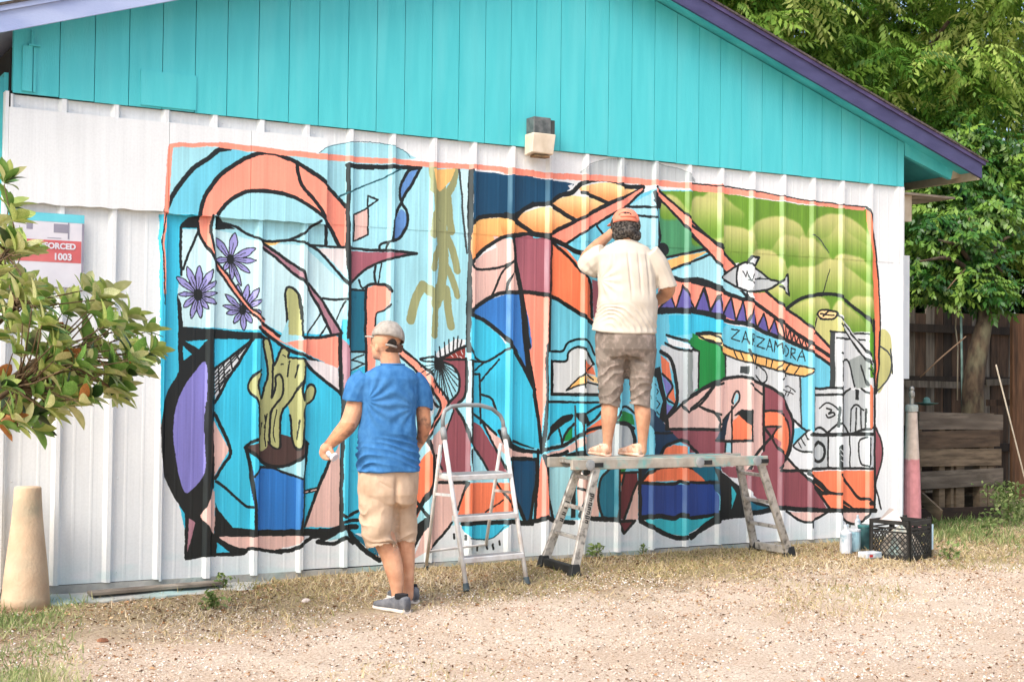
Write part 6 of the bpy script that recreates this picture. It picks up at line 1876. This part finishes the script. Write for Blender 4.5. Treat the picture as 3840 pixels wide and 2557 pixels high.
s_low = folds(F2.P(2350, 1517).z, F2.P(2350, 1350).z, 0.013, 48, 2.0, 1.6)
def sh2(co, no):
    dd = co-CAM; zz = dd@VF; px = 1920+FPX*(dd@VR)/zz; py = 1278.5-FPX*(dd@VU)/zz
    h = s_low(co)+0.005*vnoise(co, 12)
    h -= 0.016*np.exp(-((py-(1340-0.35*np.abs(px-2352)*0+0.18*(2352-px)*(px < 2352)+0.3*(px-2352)*(px > 2352)))/6)**2)*sstep(2280, 2310, px)*sstep(2440, 2400, px)
    h -= 0.02*np.exp(-((px-2351)/6)**2)*sstep(1325, 1350, py)
    return co+no*h[:, None]
M_GREIGE = cloth_mat("paint_specked_greige_cotton", (138, 127, 117), (116, 106, 97), scale=6, c3=(196, 178, 168), c3scale=20, c3amt=.45)
fuse(mb, "shorts", M_GREIGE, man2, voxel=0.0055, smooth=2, fn=sh2)
# curly hair below the cap
mb = MB(); F2.ball(mb, 2346, 846, 14, 55, 54, 52); F2.ball(mb, 2322, 884, 4, 26, 20, 26); F2.ball(mb, 2378, 884, 2, 26, 22, 28); F2.ball(mb, 2350, 868, -8, 40, 24, 34)
M_CURL = mat("greying_curls", (104, 98, 92), (26, 24, 24), scale=70, rough=.8, bump=.8, bscale=110, ramp=(.42, .66))
def curl(co, no): return co+no*(0.007*np.abs(vnoise(co, 75))+0.006*vnoise(co+2, 45))[:, None]
fuse(mb, "hair", M_CURL, man2, voxel=.005, smooth=1, fn=curl)
M_SALM = cloth_mat("salmon_twill", (232, 142, 118), (218, 126, 102), scale=30)
cap(F2, (2346, 838, 16), (54, 57, 60), (R(-10), 0), VFh*.9-VRh*.35, M_SALM, (-VFh+VRh*.1, 24, 14, 16, 10), man2, brim=(60, -4, 6), M_op=M_HAIR)
M_SAND = mat("peach_clog", (226, 178, 152), (204, 156, 130), scale=30, rough=.75, c3=(240, 214, 196), c3scale=16, c3amt=.7)
fd = (VFh*.94-VRh*.34).normalized()
for nx, dz in ((2277, -14), (2402, -4)):
    h0 = F2.P(nx, 1710, dz); h0.z = pz
    fdir = fd if nx < 2300 else (VFh*.9-VRh*.44).normalized()
    so_ = shoe_at(h0, h0+fdir*.265, man2, M_SAND, M_SAND, width=.098, top=.078, sock=False, lace=False, name="clog")
    c = h0+fdir*.04; c.z = pz+.066
    MB().lathe([(.040, 0), (.043, .010), (.040, .018)], c, n=14).build("heel_strap", M_SAND, so_)
# ---------------------------------------------------------------- foliage
def tone_mat(name, stops, rough=0.55, trans=0.35, spec=0.3):
    """colour varies from leaf to leaf through the 'tone' attribute"""
    if name in MATS: return MATS[name]
    M = bpy.data.materials.new(name); M.use_nodes = True; nt = M.node_tree; N = nt.nodes; L = nt.links
    b = N["Principled BSDF"]; b.inputs['Roughness'].default_value = rough; b.inputs['Specular IOR Level'].default_value = spec
    at_ = N.new("ShaderNodeAttribute"); at_.attribute_name = 'tone'; r = N.new("ShaderNodeValToRGB")
    while len(r.color_ramp.elements) < len(stops): r.color_ramp.elements.new(0.5)
    for e, (p, c) in zip(r.color_ramp.elements, stops): e.position = p; e.color = rgba(c)
    L.new(at_.outputs['Fac'], r.inputs[0]); L.new(r.outputs[0], b.inputs['Base Color'])
    if trans > 0:
        tr = N.new("ShaderNodeBsdfTranslucent"); L.new(r.outputs[0], tr.inputs['Color'])
        ms = N.new("ShaderNodeMixShader"); ms.inputs[0].default_value = trans
        L.new(b.outputs[0], ms.inputs[1]); L.new(tr.outputs[0], ms.inputs[2]); L.new(ms.outputs[0], N["Material Output"].inputs[0])
    MATS[name] = M; return M
def sprig_template(nl, length, leaf, width, droop, seed):
    """a drooping twig with nl leaflets, each two triangles folded along the midrib -> V (n,3), F (m,3)"""
    g_ = np.random.default_rng(seed); V = []; F = []
    for i in range(nl):
        t = (i+0.5)/nl; px = length*t; pz = -droop*t*t; side = 1 if i % 2 else -1
        base = np.array([px, 0, pz]); out = np.array([0.55, side*0.8, -0.35-0.5*g_.random()])+g_.normal(0, .18, 3); out /= np.linalg.norm(out)
        if i == nl-1: out = np.array([0.9, 0.1, -0.6]); out /= np.linalg.norm(out)
        l_ = leaf*(0.75+0.5*g_.random()); w_ = np.cross(out, [0, 0, 1.0]); w_ /= np.linalg.norm(w_)+1e-9; up = np.cross(w_, out)
        k = len(V); mid = base+out*l_*.45-up*width*.25
        V += [base, mid+w_*width/2+up*width*.2, base+out*l_+np.array([0, 0, -l_*.15]), mid-w_*width/2+up*width*.2]
        F += [(k, k+1, k+2), (k, k+2, k+3)]
    return np.array(V), np.array(F)
def rot_mats(yaw, pitch, roll):
    cy, sy, cp, sp, cr, sr = np.cos(yaw), np.sin(yaw), np.cos(pitch), np.sin(pitch), np.cos(roll), np.sin(roll)
    Rz = np.zeros((len(yaw), 3, 3)); Rz[:, 0, 0] = cy; Rz[:, 0, 1] = -sy; Rz[:, 1, 0] = sy; Rz[:, 1, 1] = cy; Rz[:, 2, 2] = 1
    Ry = np.zeros_like(Rz); Ry[:, 0, 0] = cp; Ry[:, 0, 2] = sp; Ry[:, 1, 1] = 1; Ry[:, 2, 0] = -sp; Ry[:, 2, 2] = cp
    Rx = np.zeros_like(Rz); Rx[:, 0, 0] = 1; Rx[:, 1, 1] = cr; Rx[:, 1, 2] = -sr; Rx[:, 2, 1] = sr; Rx[:, 2, 2] = cr
    return Rz @ Ry @ Rx
def scatter(tmpl, P, M3, scale, tone, tjit=0.05, seed=0):
    V, F = tmpl; n = len(P); g_ = np.random.default_rng(seed)
    VV = np.einsum('nij,vj->nvi', M3, V)*scale[:, None, None]+P[:, None, :]
    FF = F[None]+(np.arange(n)*len(V))[:, None, None]
    T = np.repeat(tone, len(V))+np.repeat(g_.normal(0, tjit, n*len(V)//4 if len(V) % 4 == 0 else n), 4 if len(V) % 4 == 0 else len(V))
    return VV.reshape(-1, 3), FF.reshape(-1, F.shape[1]), np.clip(T, 0, 1)
def crown(name, parent, ells, nsprig, tmpls, M_, size, clumps, seed, tone0=0.5, shell=0.55, cr=0.7):
    """leaf clumps spread through ellipsoids, dense clumps with gaps between them"""
    g_ = np.random.default_rng(seed); cs = []
    wts = np.array([e[3]*e[4]*e[5] for e in ells], float); wts /= wts.sum()
    for _ in range(clumps):
        e = ells[g_.choice(len(ells), p=wts)]; d = g_.normal(size=3); d /= np.linalg.norm(d); r = shell+(1-shell)*g_.random()
        cs.append([e[0]+d[0]*e[3]*r, e[1]+d[1]*e[4]*r, e[2]+d[2]*e[5]*r, g_.random()])
    cs = np.array(cs); ci = g_.integers(0, len(cs), nsprig); C = cs[ci]
    d = g_.normal(size=(nsprig, 3)); d /= np.linalg.norm(d, axis=1)[:, None]; rr = cr*(0.3+0.7*g_.random(nsprig))*(0.7+.6*C[:, 3])
    P = C[:, :3]+d*rr[:, None]*np.array([1.25, 1.25, .65])
    yaw = np.arctan2(d[:, 1], d[:, 0])+g_.normal(0, .5, nsprig); pitch = g_.normal(.25, .35, nsprig); roll = g_.normal(0, .4, nsprig)
    tone = np.clip(tone0+.55*(C[:, 3]-.5)+g_.normal(0, .10, nsprig), 0, 1)
    V_, F_, T_ = [], [], []; off = 0
    for k, tm in enumerate(tmpls):
        s = np.arange(nsprig) % len(tmpls) == k
        v, f, t = scatter(tm, P[s], rot_mats(yaw[s], pitch[s], roll[s]), size*(0.75+.5*g_.random(s.sum())), tone[s], seed=seed+k)
        V_.append(v); F_.append(f+off); T_.append(t); off += len(v)
    V = np.vstack(V_)-np.array(parent['_org']) if parent is not None else np.vstack(V_)
    return link(name, npmesh(name, V, np.vstack(F_), M_, attr=np.concatenate(T_)), parent), cs
M_BARK = mat("bark", (84, 70, 54), (46, 36, 28), scale=9, rough=0.95, bump=0.9, bscale=26, stretch=(2, 2, .8), c3=(120, 118, 92), c3scale=4, c3amt=.5)
M_LEAF1 = tone_mat("drooping_leaves", ((0.0, (34, 66, 22)), (0.4, (74, 116, 36)), (0.75, (140, 170, 72)), (1.0, (190, 202, 116))), trans=.4)
M_LEAF2 = tone_mat("glossy_leaves", ((0.0, (20, 52, 20)), (0.5, (52, 100, 34)), (1.0, (128, 160, 66))), rough=.4, trans=.25, spec=.5)
M_LEAF3 = tone_mat("pale_far_leaves", ((0.0, (92, 124, 96)), (0.5, (138, 162, 130)), (1.0, (178, 194, 160))), trans=.4)
M_LEAF4 = tone_mat("dark_hedge_leaves", ((0.0, (18, 34, 16)), (0.5, (36, 62, 24)), (1.0, (80, 104, 44))), trans=.2)
drp = [sprig_template(18, .46, .105, .042, .22, s) for s in (1, 2, 3)]
rnd = [sprig_template(10, .30, .11, .06, .06, s) for s in (4, 5)]
def tree(name, base, limbs_, label, group=None):
    return thing(name, base, label, "tree", group)
def limb_tube(pts, r0, r1, n=9):
    Q = catmull([tuple(p) for p in pts], False, 5); return [Vector(q) for q in Q], list(np.linspace(r0, r1, len(Q)))
# big drooping tree behind the fence
bx, by = 11.2, 6.2; t1 = tree("broadleaf_tree", (bx, by, gz(bx, by)), None, "large bright green tree with drooping leaves rising behind the purple roof edge")
mb = MB(); cpts = [(bx, by, gz(bx, by)-.05), (bx+.1, by, 1.6), (bx-.1, by-.1, 3.2), (bx-.2, by-.2, 5.0)]
mb.tube(*limb_tube(cpts, .26, .12), n=12); mb.build("trunk", M_BARK, t1, smooth=True)
for k, (dx, dy, dz) in enumerate(((-2.6, -1.2, 2.4), (-1.2, .8, 3.0), (1.6, -.6, 2.6), (2.6, .6, 1.6), (-3.0, -1.6, 1.0), (.6, -2.0, 1.8), (3.2, -1.4, .6))):
    mb = MB(); mb.tube(*limb_tube([(bx-.05, by-.1, 3.0+.25*k), (bx+dx*.4, by+dy*.4, 3.6+dz*.5), (bx+dx, by+dy, 4.0+dz)], .10, .025), n=8); mb.build("limb", M_BARK, t1, smooth=True)
crown("crown", t1, [(8.8, 4.6, 5.0, 2.3, 1.6, 2.2), (11.5, 4.9, 6.2, 3.2, 2.0, 2.6), (13.8, 5.2, 5.0, 2.6, 1.8, 2.6), (10.6, 4.2, 3.9, 2.6, 1.2, 1.5), (12.6, 3.9, 3.6, 2.0, 1.0, 1.3), (9.4, 6.6, 7.2, 3.0, 2.2, 2.0)], 13000, drp, M_LEAF1, .92, 330, 21, tone0=.66, shell=.45, cr=.46)
# paler tree further off
t3 = tree("broadleaf_tree", (12.5, 17.0, gz(12.5, 6)), None, "hazy pale tree far behind, seen just above the roof's upper edge")
mb = MB(); mb.tube(*limb_tube([(12.5, 17, -.1), (12.6, 17, 4), (12.4, 17, 8)], .3, .12), n=8); mb.build("trunk", M_BARK, t3, smooth=True)
crown("crown", t3, [(11.6, 17, 8.4, 3.4, 2.2, 2.6), (13.5, 17, 7, 3, 2, 2.4)], 1700, drp, M_LEAF3, 1.7, 90, 31, tone0=.55, cr=.8)
# glossy tree with the visible trunk in front of the fence
tp = [at(3648, 1600, -1.55), at(3648, 1500, -1.55), at(3655, 1400, -1.55), at(3672, 1300, -1.55), at(3692, 1200, -1.55), at(3686, 1120, -1.6), at(3676, 1050, -1.7), at(3650, 950, -1.9)]
tp[0].z = gz(tp[0].x, tp[0].y)-.03
t2 = tree("broadleaf_tree", tuple(tp[0]), None, "crooked bark-brown trunk with dark glossy leaves standing in front of the fence")
mb = MB(); mb.tube([p for p in limb_tube(tp, 1, 1)[0]], list(np.interp(np.linspace(0, 1, 36), [0, .15, .4, .6, .8, 1], [.125, .11, .10, .075, .062, .045])), n=12); mb.build("trunk", M_BARK, t2, smooth=True)
top = tp[-2]
for k, (nx, ny, n_) in enumerate(((3520, 900, -1.6), (3800, 880, -1.8), (3620, 780, -1.9), (3760, 1020, -1.5), (3450, 980, -1.5))):
    mb = MB(); e = at(nx, ny, n_); mb.tube(*limb_tube([top, (top+e)/2+Vector((0, 0, .12)), e], .035, .010), n=7); mb.build("limb", M_BARK, t2, smooth=True)
def E_(nx, ny, n_, rx, ry, rz): p = at(nx, ny, n_); return (p.x, p.y, p.z, rx, ry, rz)
crown("crown", t2, [E_(3700, 1000, -1.6, .50, .35, .38), E_(3560, 880, -1.8, .38, .3, .30), E_(3790, 830, -2.0, .45, .4, .35), E_(3460, 960, -1.9, .26, .25, .40), E_(3580, 1070, -1.9, .28, .25, .2), E_(3640, 800, -2.2, .5, .4, .3), E_(3520, 700, -2.6, .45, .4, .4), E_(3740, 640, -2.8, .6, .4, .5), E_(3600, 560, -3.0, .4, .4, .4)], 2300, rnd, M_LEAF2, .62, 130, 41, tone0=.6, shell=.2, cr=.20)
# dark hedge mass behind the fence, one bush at a time
for k, (x, y, rz) in enumerate(((8.0, 4.4, 1.7), (10.2, 4.6, 2.0), (12.4, 4.5, 1.9), (14.6, 4.6, 2.1), (16.6, 5.2, 2.2))):
    h = thing("hedge_bush", (x, y, gz(x, y)), ("dark bush behind the fence nearest the building's corner", "dark bush behind the fence just left of the trunk", "dark bush behind the fence right of the trunk", "dark bush behind the fence by the brown upright", "outermost dark bush at the fence's far right end")[k], "bush", "dark bushes behind the fence")
    crown("foliage", h, [(x, y, rz*.85, 1.35, .9, rz*.95)], 620, rnd, M_LEAF4, 1.5, 60, 60+k, tone0=.4, shell=.5, cr=.4)
    MB().tube([(x, y, gz(x, y)-.02), (x+.05, y, rz*.6), (x, y+.05, rz*1.1)], [.06, .045, .02], n=7).build("stem", M_BARK, h)

# ---------------------------------------------------------------- leafy shrub at the left, whorls of big leaves
shrub_base = Vector((-1.9, -1.3, gz(-1.9, -1.3)))
shrub = thing("leafy_shrub", tuple(shrub_base), "broad-leaved shrub with pale olive and bronze leaves reaching in from the left", "shrub")
def leaf_mesh(nm, L_, W_, curl, M_):
    mb = MB(); n = 6; vs = []
    for i in range(n+1):
        t = i/n; w = W_*math.sin(math.pi*min(1, t*1.02)**1.0)**.6*.5 if 0 < i < n else 0.0005
        x = L_*t; z = -curl*t*t*L_
        vs += [(x, -w, z+w*.28), (x, 0, z), (x, w, z+w*.28)]
    fs = []
    for i in range(n): a = i*3; fs += [(a, a+1, a+4, a+3), (a+1, a+2, a+5, a+4)]
    me = bpy.data.meshes.new(nm); me.from_pydata(vs, [], fs); me.materials.append(M_); me.polygons.foreach_set('use_smooth', [True]*len(fs)); return me
LM = [mat("shrub_leaf_olive", (188, 198, 116), (148, 168, 84), scale=18, rough=.42, trans=.25, spec=.5), mat("shrub_leaf_green", (124, 160, 80), (86, 128, 54), scale=18, rough=.38, trans=.2, spec=.5),
      mat("shrub_leaf_pale", (214, 212, 156), (182, 184, 120), scale=18, rough=.45, trans=.3, spec=.5), mat("shrub_leaf_bronze", (178, 116, 62), (132, 84, 42), scale=20, rough=.5, trans=.25),
      mat("shrub_leaf_dark", (44, 76, 32), (26, 48, 20), scale=18, rough=.35, trans=.15, spec=.6)]
leaf_meshes = [[leaf_mesh("leaf", 1.0, w, c, m_) for w, c in ((.46, .22), (.52, .4), (.40, .12))] for m_ in LM]
M_STEM = mat("shrub_stem", (112, 92, 66), (76, 60, 42), scale=20, rough=.9)
sr = random.Random(77)
whorls = []
for (nx, ny, rx, ry, k) in ((70, 1230, 250, 330, 38), (330, 1310, 170, 190, 24), (20, 960, 90, 150, 7), (450, 1290, 110, 90, 9), (30, 1130, 120, 120, 16), (310, 1440, 130, 90, 10), (100, 1500, 170, 120, 26)):
    for _ in range(k):
        a, r_ = sr.uniform(0, 6.28), math.sqrt(sr.random()); whorls.append((nx+rx*r_*math.cos(a), ny+ry*r_*math.sin(a), sr.uniform(.65, 1.75)))
whorls += [(395, 1040, 1.0), (560, 1320, 1.0), (545, 1245, 1.0), (400, 1110, 1.1), (500, 1390, 1.1), (470, 1190, 1.0), (250, 1520, 1.1), (120, 1560, 1.0), (65, 1600, 1.1), (310, 1090, 1.2), (15, 690, 1.2), (30, 780, 1.1), (150, 1010, 1.0)]
leaves = []
for nx, ny, n_ in whorls:
    if ny > 1630 or nx > 585 or (nx > 95 and nx < 420 and ny < 1085): continue
    c = at(nx, ny, n_); root = shrub_base+Vector((sr.uniform(.3, .7), sr.uniform(-.1, .1), sr.uniform(.7, 1.2)))
    axis = (c-root).normalized()+Vector((0, 0, .35)); axis.normalize()
    sx_ = axis.cross(Vector((0, 0, 1))).normalized(); sy_ = sx_.cross(axis).normalized()
    nl = sr.randint(8, 12); pal = sr.random(); a0 = sr.uniform(0, 6.28)
    for i in range(nl):
        a = a0+i*2.4; op = sr.uniform(.35, 1.15); d = (sx_*math.cos(a)+sy_*math.sin(a))*math.sin(op)+axis*math.cos(op); d.normalize()
        L_ = sr.uniform(.085, .15)
        up = axis-d*axis.dot(d)+Vector((sr.uniform(-.2, .2), sr.uniform(-.2, .2), sr.uniform(-.1, .2))); yv = up.cross(d).normalized(); zv = d.cross(yv).normalized()
        mw = (0.46, .26, .25, .015, .015) if ny < 1350 else (.34, .36, .16, .04, .10)
        mi = sr.choices(range(5), mw)[0]
        Mx = Matrix(((d.x*L_, yv.x*L_, zv.x*L_, c.x), (d.y*L_, yv.y*L_, zv.y*L_, c.y), (d.z*L_, yv.z*L_, zv.z*L_, c.z), (0, 0, 0, 1)))
        leaves.append((n_, mi, sr.randrange(3), Matrix.Translation(d*.004) @ Mx))
# nearest 290 leaves as parts, the rest as one piece
leaves.sort(key=lambda q: -q[0]); org = Vector(shrub['_org'])
for n_, mi, vi, Mx in leaves[:290]:
    o = bpy.data.objects.new("leaf", leaf_meshes[mi][vi]); COL.objects.link(o); o.parent = shrub; o.matrix_local = Matrix.Translation(-org) @ Mx
V_, F_, I_ = [], [], []
for n_, mi, vi, Mx in leaves[290:]:
    me = leaf_meshes[mi][vi]; k = len(V_); V_ += [tuple((Mx @ v.co)-org) for v in me.vertices]
    for p_ in me.polygons: F_.append([k+q for q in p_.vertices]); I_.append(mi)
o = link("inner_leaves", npmesh("inner_leaves", V_, F_, None, mats=LM, midx=I_, smooth=True), shrub); o['kind'] = 'stuff'
mb = MB(); hubs = [at(-60, 1350, 1.2), at(60, 1150, 1.1), at(20, 950, 1.2), at(170, 1330, 1.1), at(60, 1450, 1.3)]
for h_ in hubs: mb.tube([shrub_base+Vector((0, 0, -.02)), (shrub_base+h_)/2+Vector((-.08, 0, .08)), h_], [.022, .018, .012], n=7)
mb.build("main_stems", M_STEM, shrub, smooth=True)
mb = MB()
for nx, ny, n_ in whorls:
    if ny > 1630 or nx > 585 or (nx > 95 and nx < 420 and ny < 1085): continue
    c = at(nx, ny, n_); h_ = min(hubs, key=lambda q: (q-c).length); m_ = (h_+c)/2+Vector((sr.uniform(-.05, .05), 0, sr.uniform(-.06, .02)))
    mb.tube([h_, m_, c], [.007, .0045, .0028], n=5)
o = mb.build("twigs", M_STEM, shrub, smooth=True); o['kind'] = 'stuff'

# ---------------------------------------------------------------- loose gravel, thatch, weeds
def visible_ground(n, seed, xr_=(-1.6, 9.5), nr_=(-.6, 3.6)):
    g_ = np.random.default_rng(seed); X = g_.uniform(xr_[0], xr_[1], n*3); Nn = g_.uniform(nr_[0], nr_[1], n*3)
    keep = ~((X > -.3) & (X < 6.8) & (Nn < .02))
    P = np.stack([X, -Nn, ground_h(X, -Nn)], 1)
    dd = P-CAM; zz = dd@VF; px = 1920+FPX*(dd@VR)/zz; py = 1278.5-FPX*(dd@VU)/zz
    keep &= (px > -120) & (px < 3960) & (py < 2640)
    return P[keep][:n]
octa = (np.array([(1, 0, 0), (-1, 0, 0), (0, 1, 0), (0, -1, 0), (0, 0, .6), (0, 0, -.6)], float), np.array([(0, 2, 4), (2, 1, 4), (1, 3, 4), (3, 0, 4), (2, 0, 5), (1, 2, 5), (3, 1, 5), (0, 3, 5)]))
M_PEB = tone_mat("pebbles", ((0.0, (84, 62, 44)), (0.3, (166, 138, 114)), (0.6, (222, 204, 184)), (0.88, (236, 226, 216)), (1.0, (244, 240, 236))), rough=.9, trans=0, spec=.2)
P = visible_ground(64000, 5, nr_=(.15, 5.0)); n = len(P)
g_ = np.random.default_rng(9); sz = 0.0022+0.0068*g_.random(n)**4; P[:, 2] += sz*.25
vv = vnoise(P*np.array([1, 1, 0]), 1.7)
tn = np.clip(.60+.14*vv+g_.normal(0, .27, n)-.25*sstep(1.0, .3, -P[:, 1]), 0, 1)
M3 = rot_mats(g_.uniform(0, 6.3, n), g_.uniform(-.5, .5, n), g_.uniform(-.5, .5, n)); M3 = M3*np.stack([np.ones(n), .6+.5*g_.random(n), .7+.5*g_.random(n)], 1)[:, None, :]
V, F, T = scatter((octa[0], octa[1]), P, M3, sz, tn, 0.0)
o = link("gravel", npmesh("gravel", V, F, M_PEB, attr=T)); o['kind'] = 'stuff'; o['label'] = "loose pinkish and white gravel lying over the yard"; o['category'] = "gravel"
# dry leaf litter
leaf_t = (np.array([(0, 0, 0), (.5, .28, .12), (1, 0, .02), (.5, -.28, .14)], float), np.array([(0, 1, 2), (0, 2, 3)]))
M_LIT = tone_mat("leaf_litter", ((0.0, (58, 40, 28)), (0.4, (120, 86, 56)), (0.75, (176, 132, 92)), (1.0, (214, 184, 144))), rough=.9, trans=.1, spec=.1)
P = visible_ground(30000, 15, nr_=(.05, 5.0)); g_ = np.random.default_rng(19)
keep = g_.random(len(P)) < np.clip(1.05-.40*(-P[:, 1])+.3*vnoise(P, 2.2), .22, 1); P = P[keep]; n = len(P); P[:, 2] += .003
V, F, T = scatter(leaf_t, P, rot_mats(g_.uniform(0, 6.3, n), g_.normal(0, .25, n), g_.normal(0, .3, n)), .010+.022*g_.random(n)**2, g_.random(n), 0.0)
o = link("leaf_litter", npmesh("leaf_litter", V, F, M_LIT, attr=T)); o['kind'] = 'stuff'; o['label'] = "dry brown leaf litter scattered over the gravel"; o['category'] = "leaf litter"
# grass: each blade a bent strip of two quads
blade = (np.array([(-.06, 0, 0), (.06, 0, 0), (.045, .12, .55), (-.045, .12, .55), (.008, .42, 1.0), (-.008, .42, 1.0)], float), np.array([(0, 1, 2, 3), (3, 2, 4, 5)]))
def grass(name, P, size, tone, M_, label, seed, lay=.35):
    n = len(P); g_ = np.random.default_rng(seed)
    V, F, T = scatter(blade, P, rot_mats(g_.uniform(0, 6.3, n), g_.normal(0, lay, n), g_.normal(0, lay, n)), size, tone, 0.0)
    o = link(name, npmesh(name, V, F, M_, attr=T)); o['kind'] = 'stuff'; o['label'] = label; o['category'] = "grass"; return o
M_DRY = tone_mat("dry_grass", ((0.0, (118, 126, 68)), (0.3, (166, 156, 108)), (0.65, (206, 186, 146)), (1.0, (232, 218, 192))), rough=.85, trans=.3, spec=.1)
M_GRN = tone_mat("green_grass", ((0.0, (92, 120, 62)), (0.4, (142, 158, 100)), (0.7, (186, 186, 136)), (1.0, (222, 210, 172))), rough=.7, trans=.35, spec=.2)
P = visible_ground(120000, 25, nr_=(-.5, 3.6)); g_ = np.random.default_rng(29); nn = -P[:, 1]
dens = sstep(1.7, .35, nn+.35*vnoise(P, 1.6))*sstep(.2, 2.6, P[:, 0]+.5)*(.30+.70*np.clip(.5+.9*vnoise(P, 3.1), 0, 1))+.32*sstep(.15, .6, vnoise(P, 1.9)+.25*vnoise(P, 6))*sstep(3.4, 2.0, nn)
P = P[g_.random(len(P)) < dens*.85]; n = len(P)
tone = np.clip(.52+.3*vnoise(P, 2.3)+g_.normal(0, .2, n), 0, 1); grass("dry_grass", P, .018+.035*g_.random(n)**1.5, tone, M_DRY, "short dry grass thatch along the foot of the wall", 33, .75)
P = visible_ground(60000, 45, xr_=(-1.8, 1.2), nr_=(-.2, 3.4)); g_ = np.random.default_rng(49); dd = P-CAM; zz = dd@VF; px = 1920+FPX*(dd@VR)/zz; py = 1278.5-FPX*(dd@VU)/zz
dens = sstep(400, -60, px+.10*(py-2250)+120*vnoise(P, 2.4))*sstep(2180, 2260, py)*np.clip(.45+.8*vnoise(P, 5.0), .08, 1)
P = P[g_.random(len(P)) < dens*.8]; n = len(P); tone = np.clip(.5+.35*vnoise(P, 3.3)+g_.normal(0, .15, n), 0, 1)
grass("green_grass", P, .02+.045*g_.random(n)**1.5, tone, M_GRN, "tufty green grass in the lower left corner", 53, .45)
P = visible_ground(26000, 65, xr_=(5.6, 11.5), nr_=(-2.4, 1.7)); g_ = np.random.default_rng(69); nn = -P[:, 1]
dens = np.where(P[:, 0] > 6.3+.4*nn, 1, .0)*sstep(1.5, .5, nn+.4*vnoise(P, 2))*np.clip(.5+.7*vnoise(P, 2.7), .12, 1)
P = P[g_.random(len(P)) < dens*.7]; n = len(P); tone = np.clip(.35+.3*vnoise(P, 2.1)+g_.normal(0, .2, n), 0, 1)
grass("green_grass", P, .03+.06*g_.random(n)**1.4, tone, M_GRN, "low weeds and grass in front of the pallet bin at the right", 73, .5)
def weed(nx, ny, zg_, n_leaves, size, label, seed, M_=M_GRN, name="weed"):
    p = at_z(nx, ny, zg_); g_ = np.random.default_rng(seed)
    if p.y > -.03 and p.x < 6.8: p.y = -.05
    p.z = gz(p.x, p.y); t = thing(name, tuple(p), label, "weed")
    P = np.repeat([[p.x, p.y, p.z]], n_leaves, 0)+np.abs(g_.normal(0, size*.3, (n_leaves, 3)))*g_.choice([-1, 1], (n_leaves, 3))*[1, .6, 0]+[0, 0, 1]*g_.random((n_leaves, 1))*size*.9
    V, F, T = scatter(leaf_t, P, rot_mats(g_.uniform(0, 6.3, n_leaves), g_.normal(-.5, .4, n_leaves), g_.normal(0, .5, n_leaves)), np.minimum(size*(.25+.35*g_.random(n_leaves)), .035+.03*g_.random(n_leaves)), g_.random(n_leaves)*.5, 0)
    link("leaves", npmesh("leaves", V-np.array(p), F, M_, attr=T), t)
    MB().tube([p, p+Vector((.01, 0, size*.8))], [.004, .002], n=5).build("stem", M_STEM, t)
weed(800, 2285, -.09, 70, .10, "small green weed at the end of the concrete ledge", 1)
weed(835, 2215, -.08, 40, .09, "sparser olive weed against the siding above the ledge's end", 2)
weed(3700, 2010, -.02, 60, .16, "green leafy weed in front of the pallet bin", 3)
weed(3780, 1960, .0, 420, .42, "tall shrubby weed right of the pallet bin", 4)
weed(3560, 2085, -.04, 50, .13, "low green weed just right of the milk crate", 5)
weed(2220, 2090, -.035, 40, .10, "green weed under the left end of the work platform", 6)
weed(2400, 2080, -.035, 30, .07, "smaller green weed under the middle of the work platform", 7)
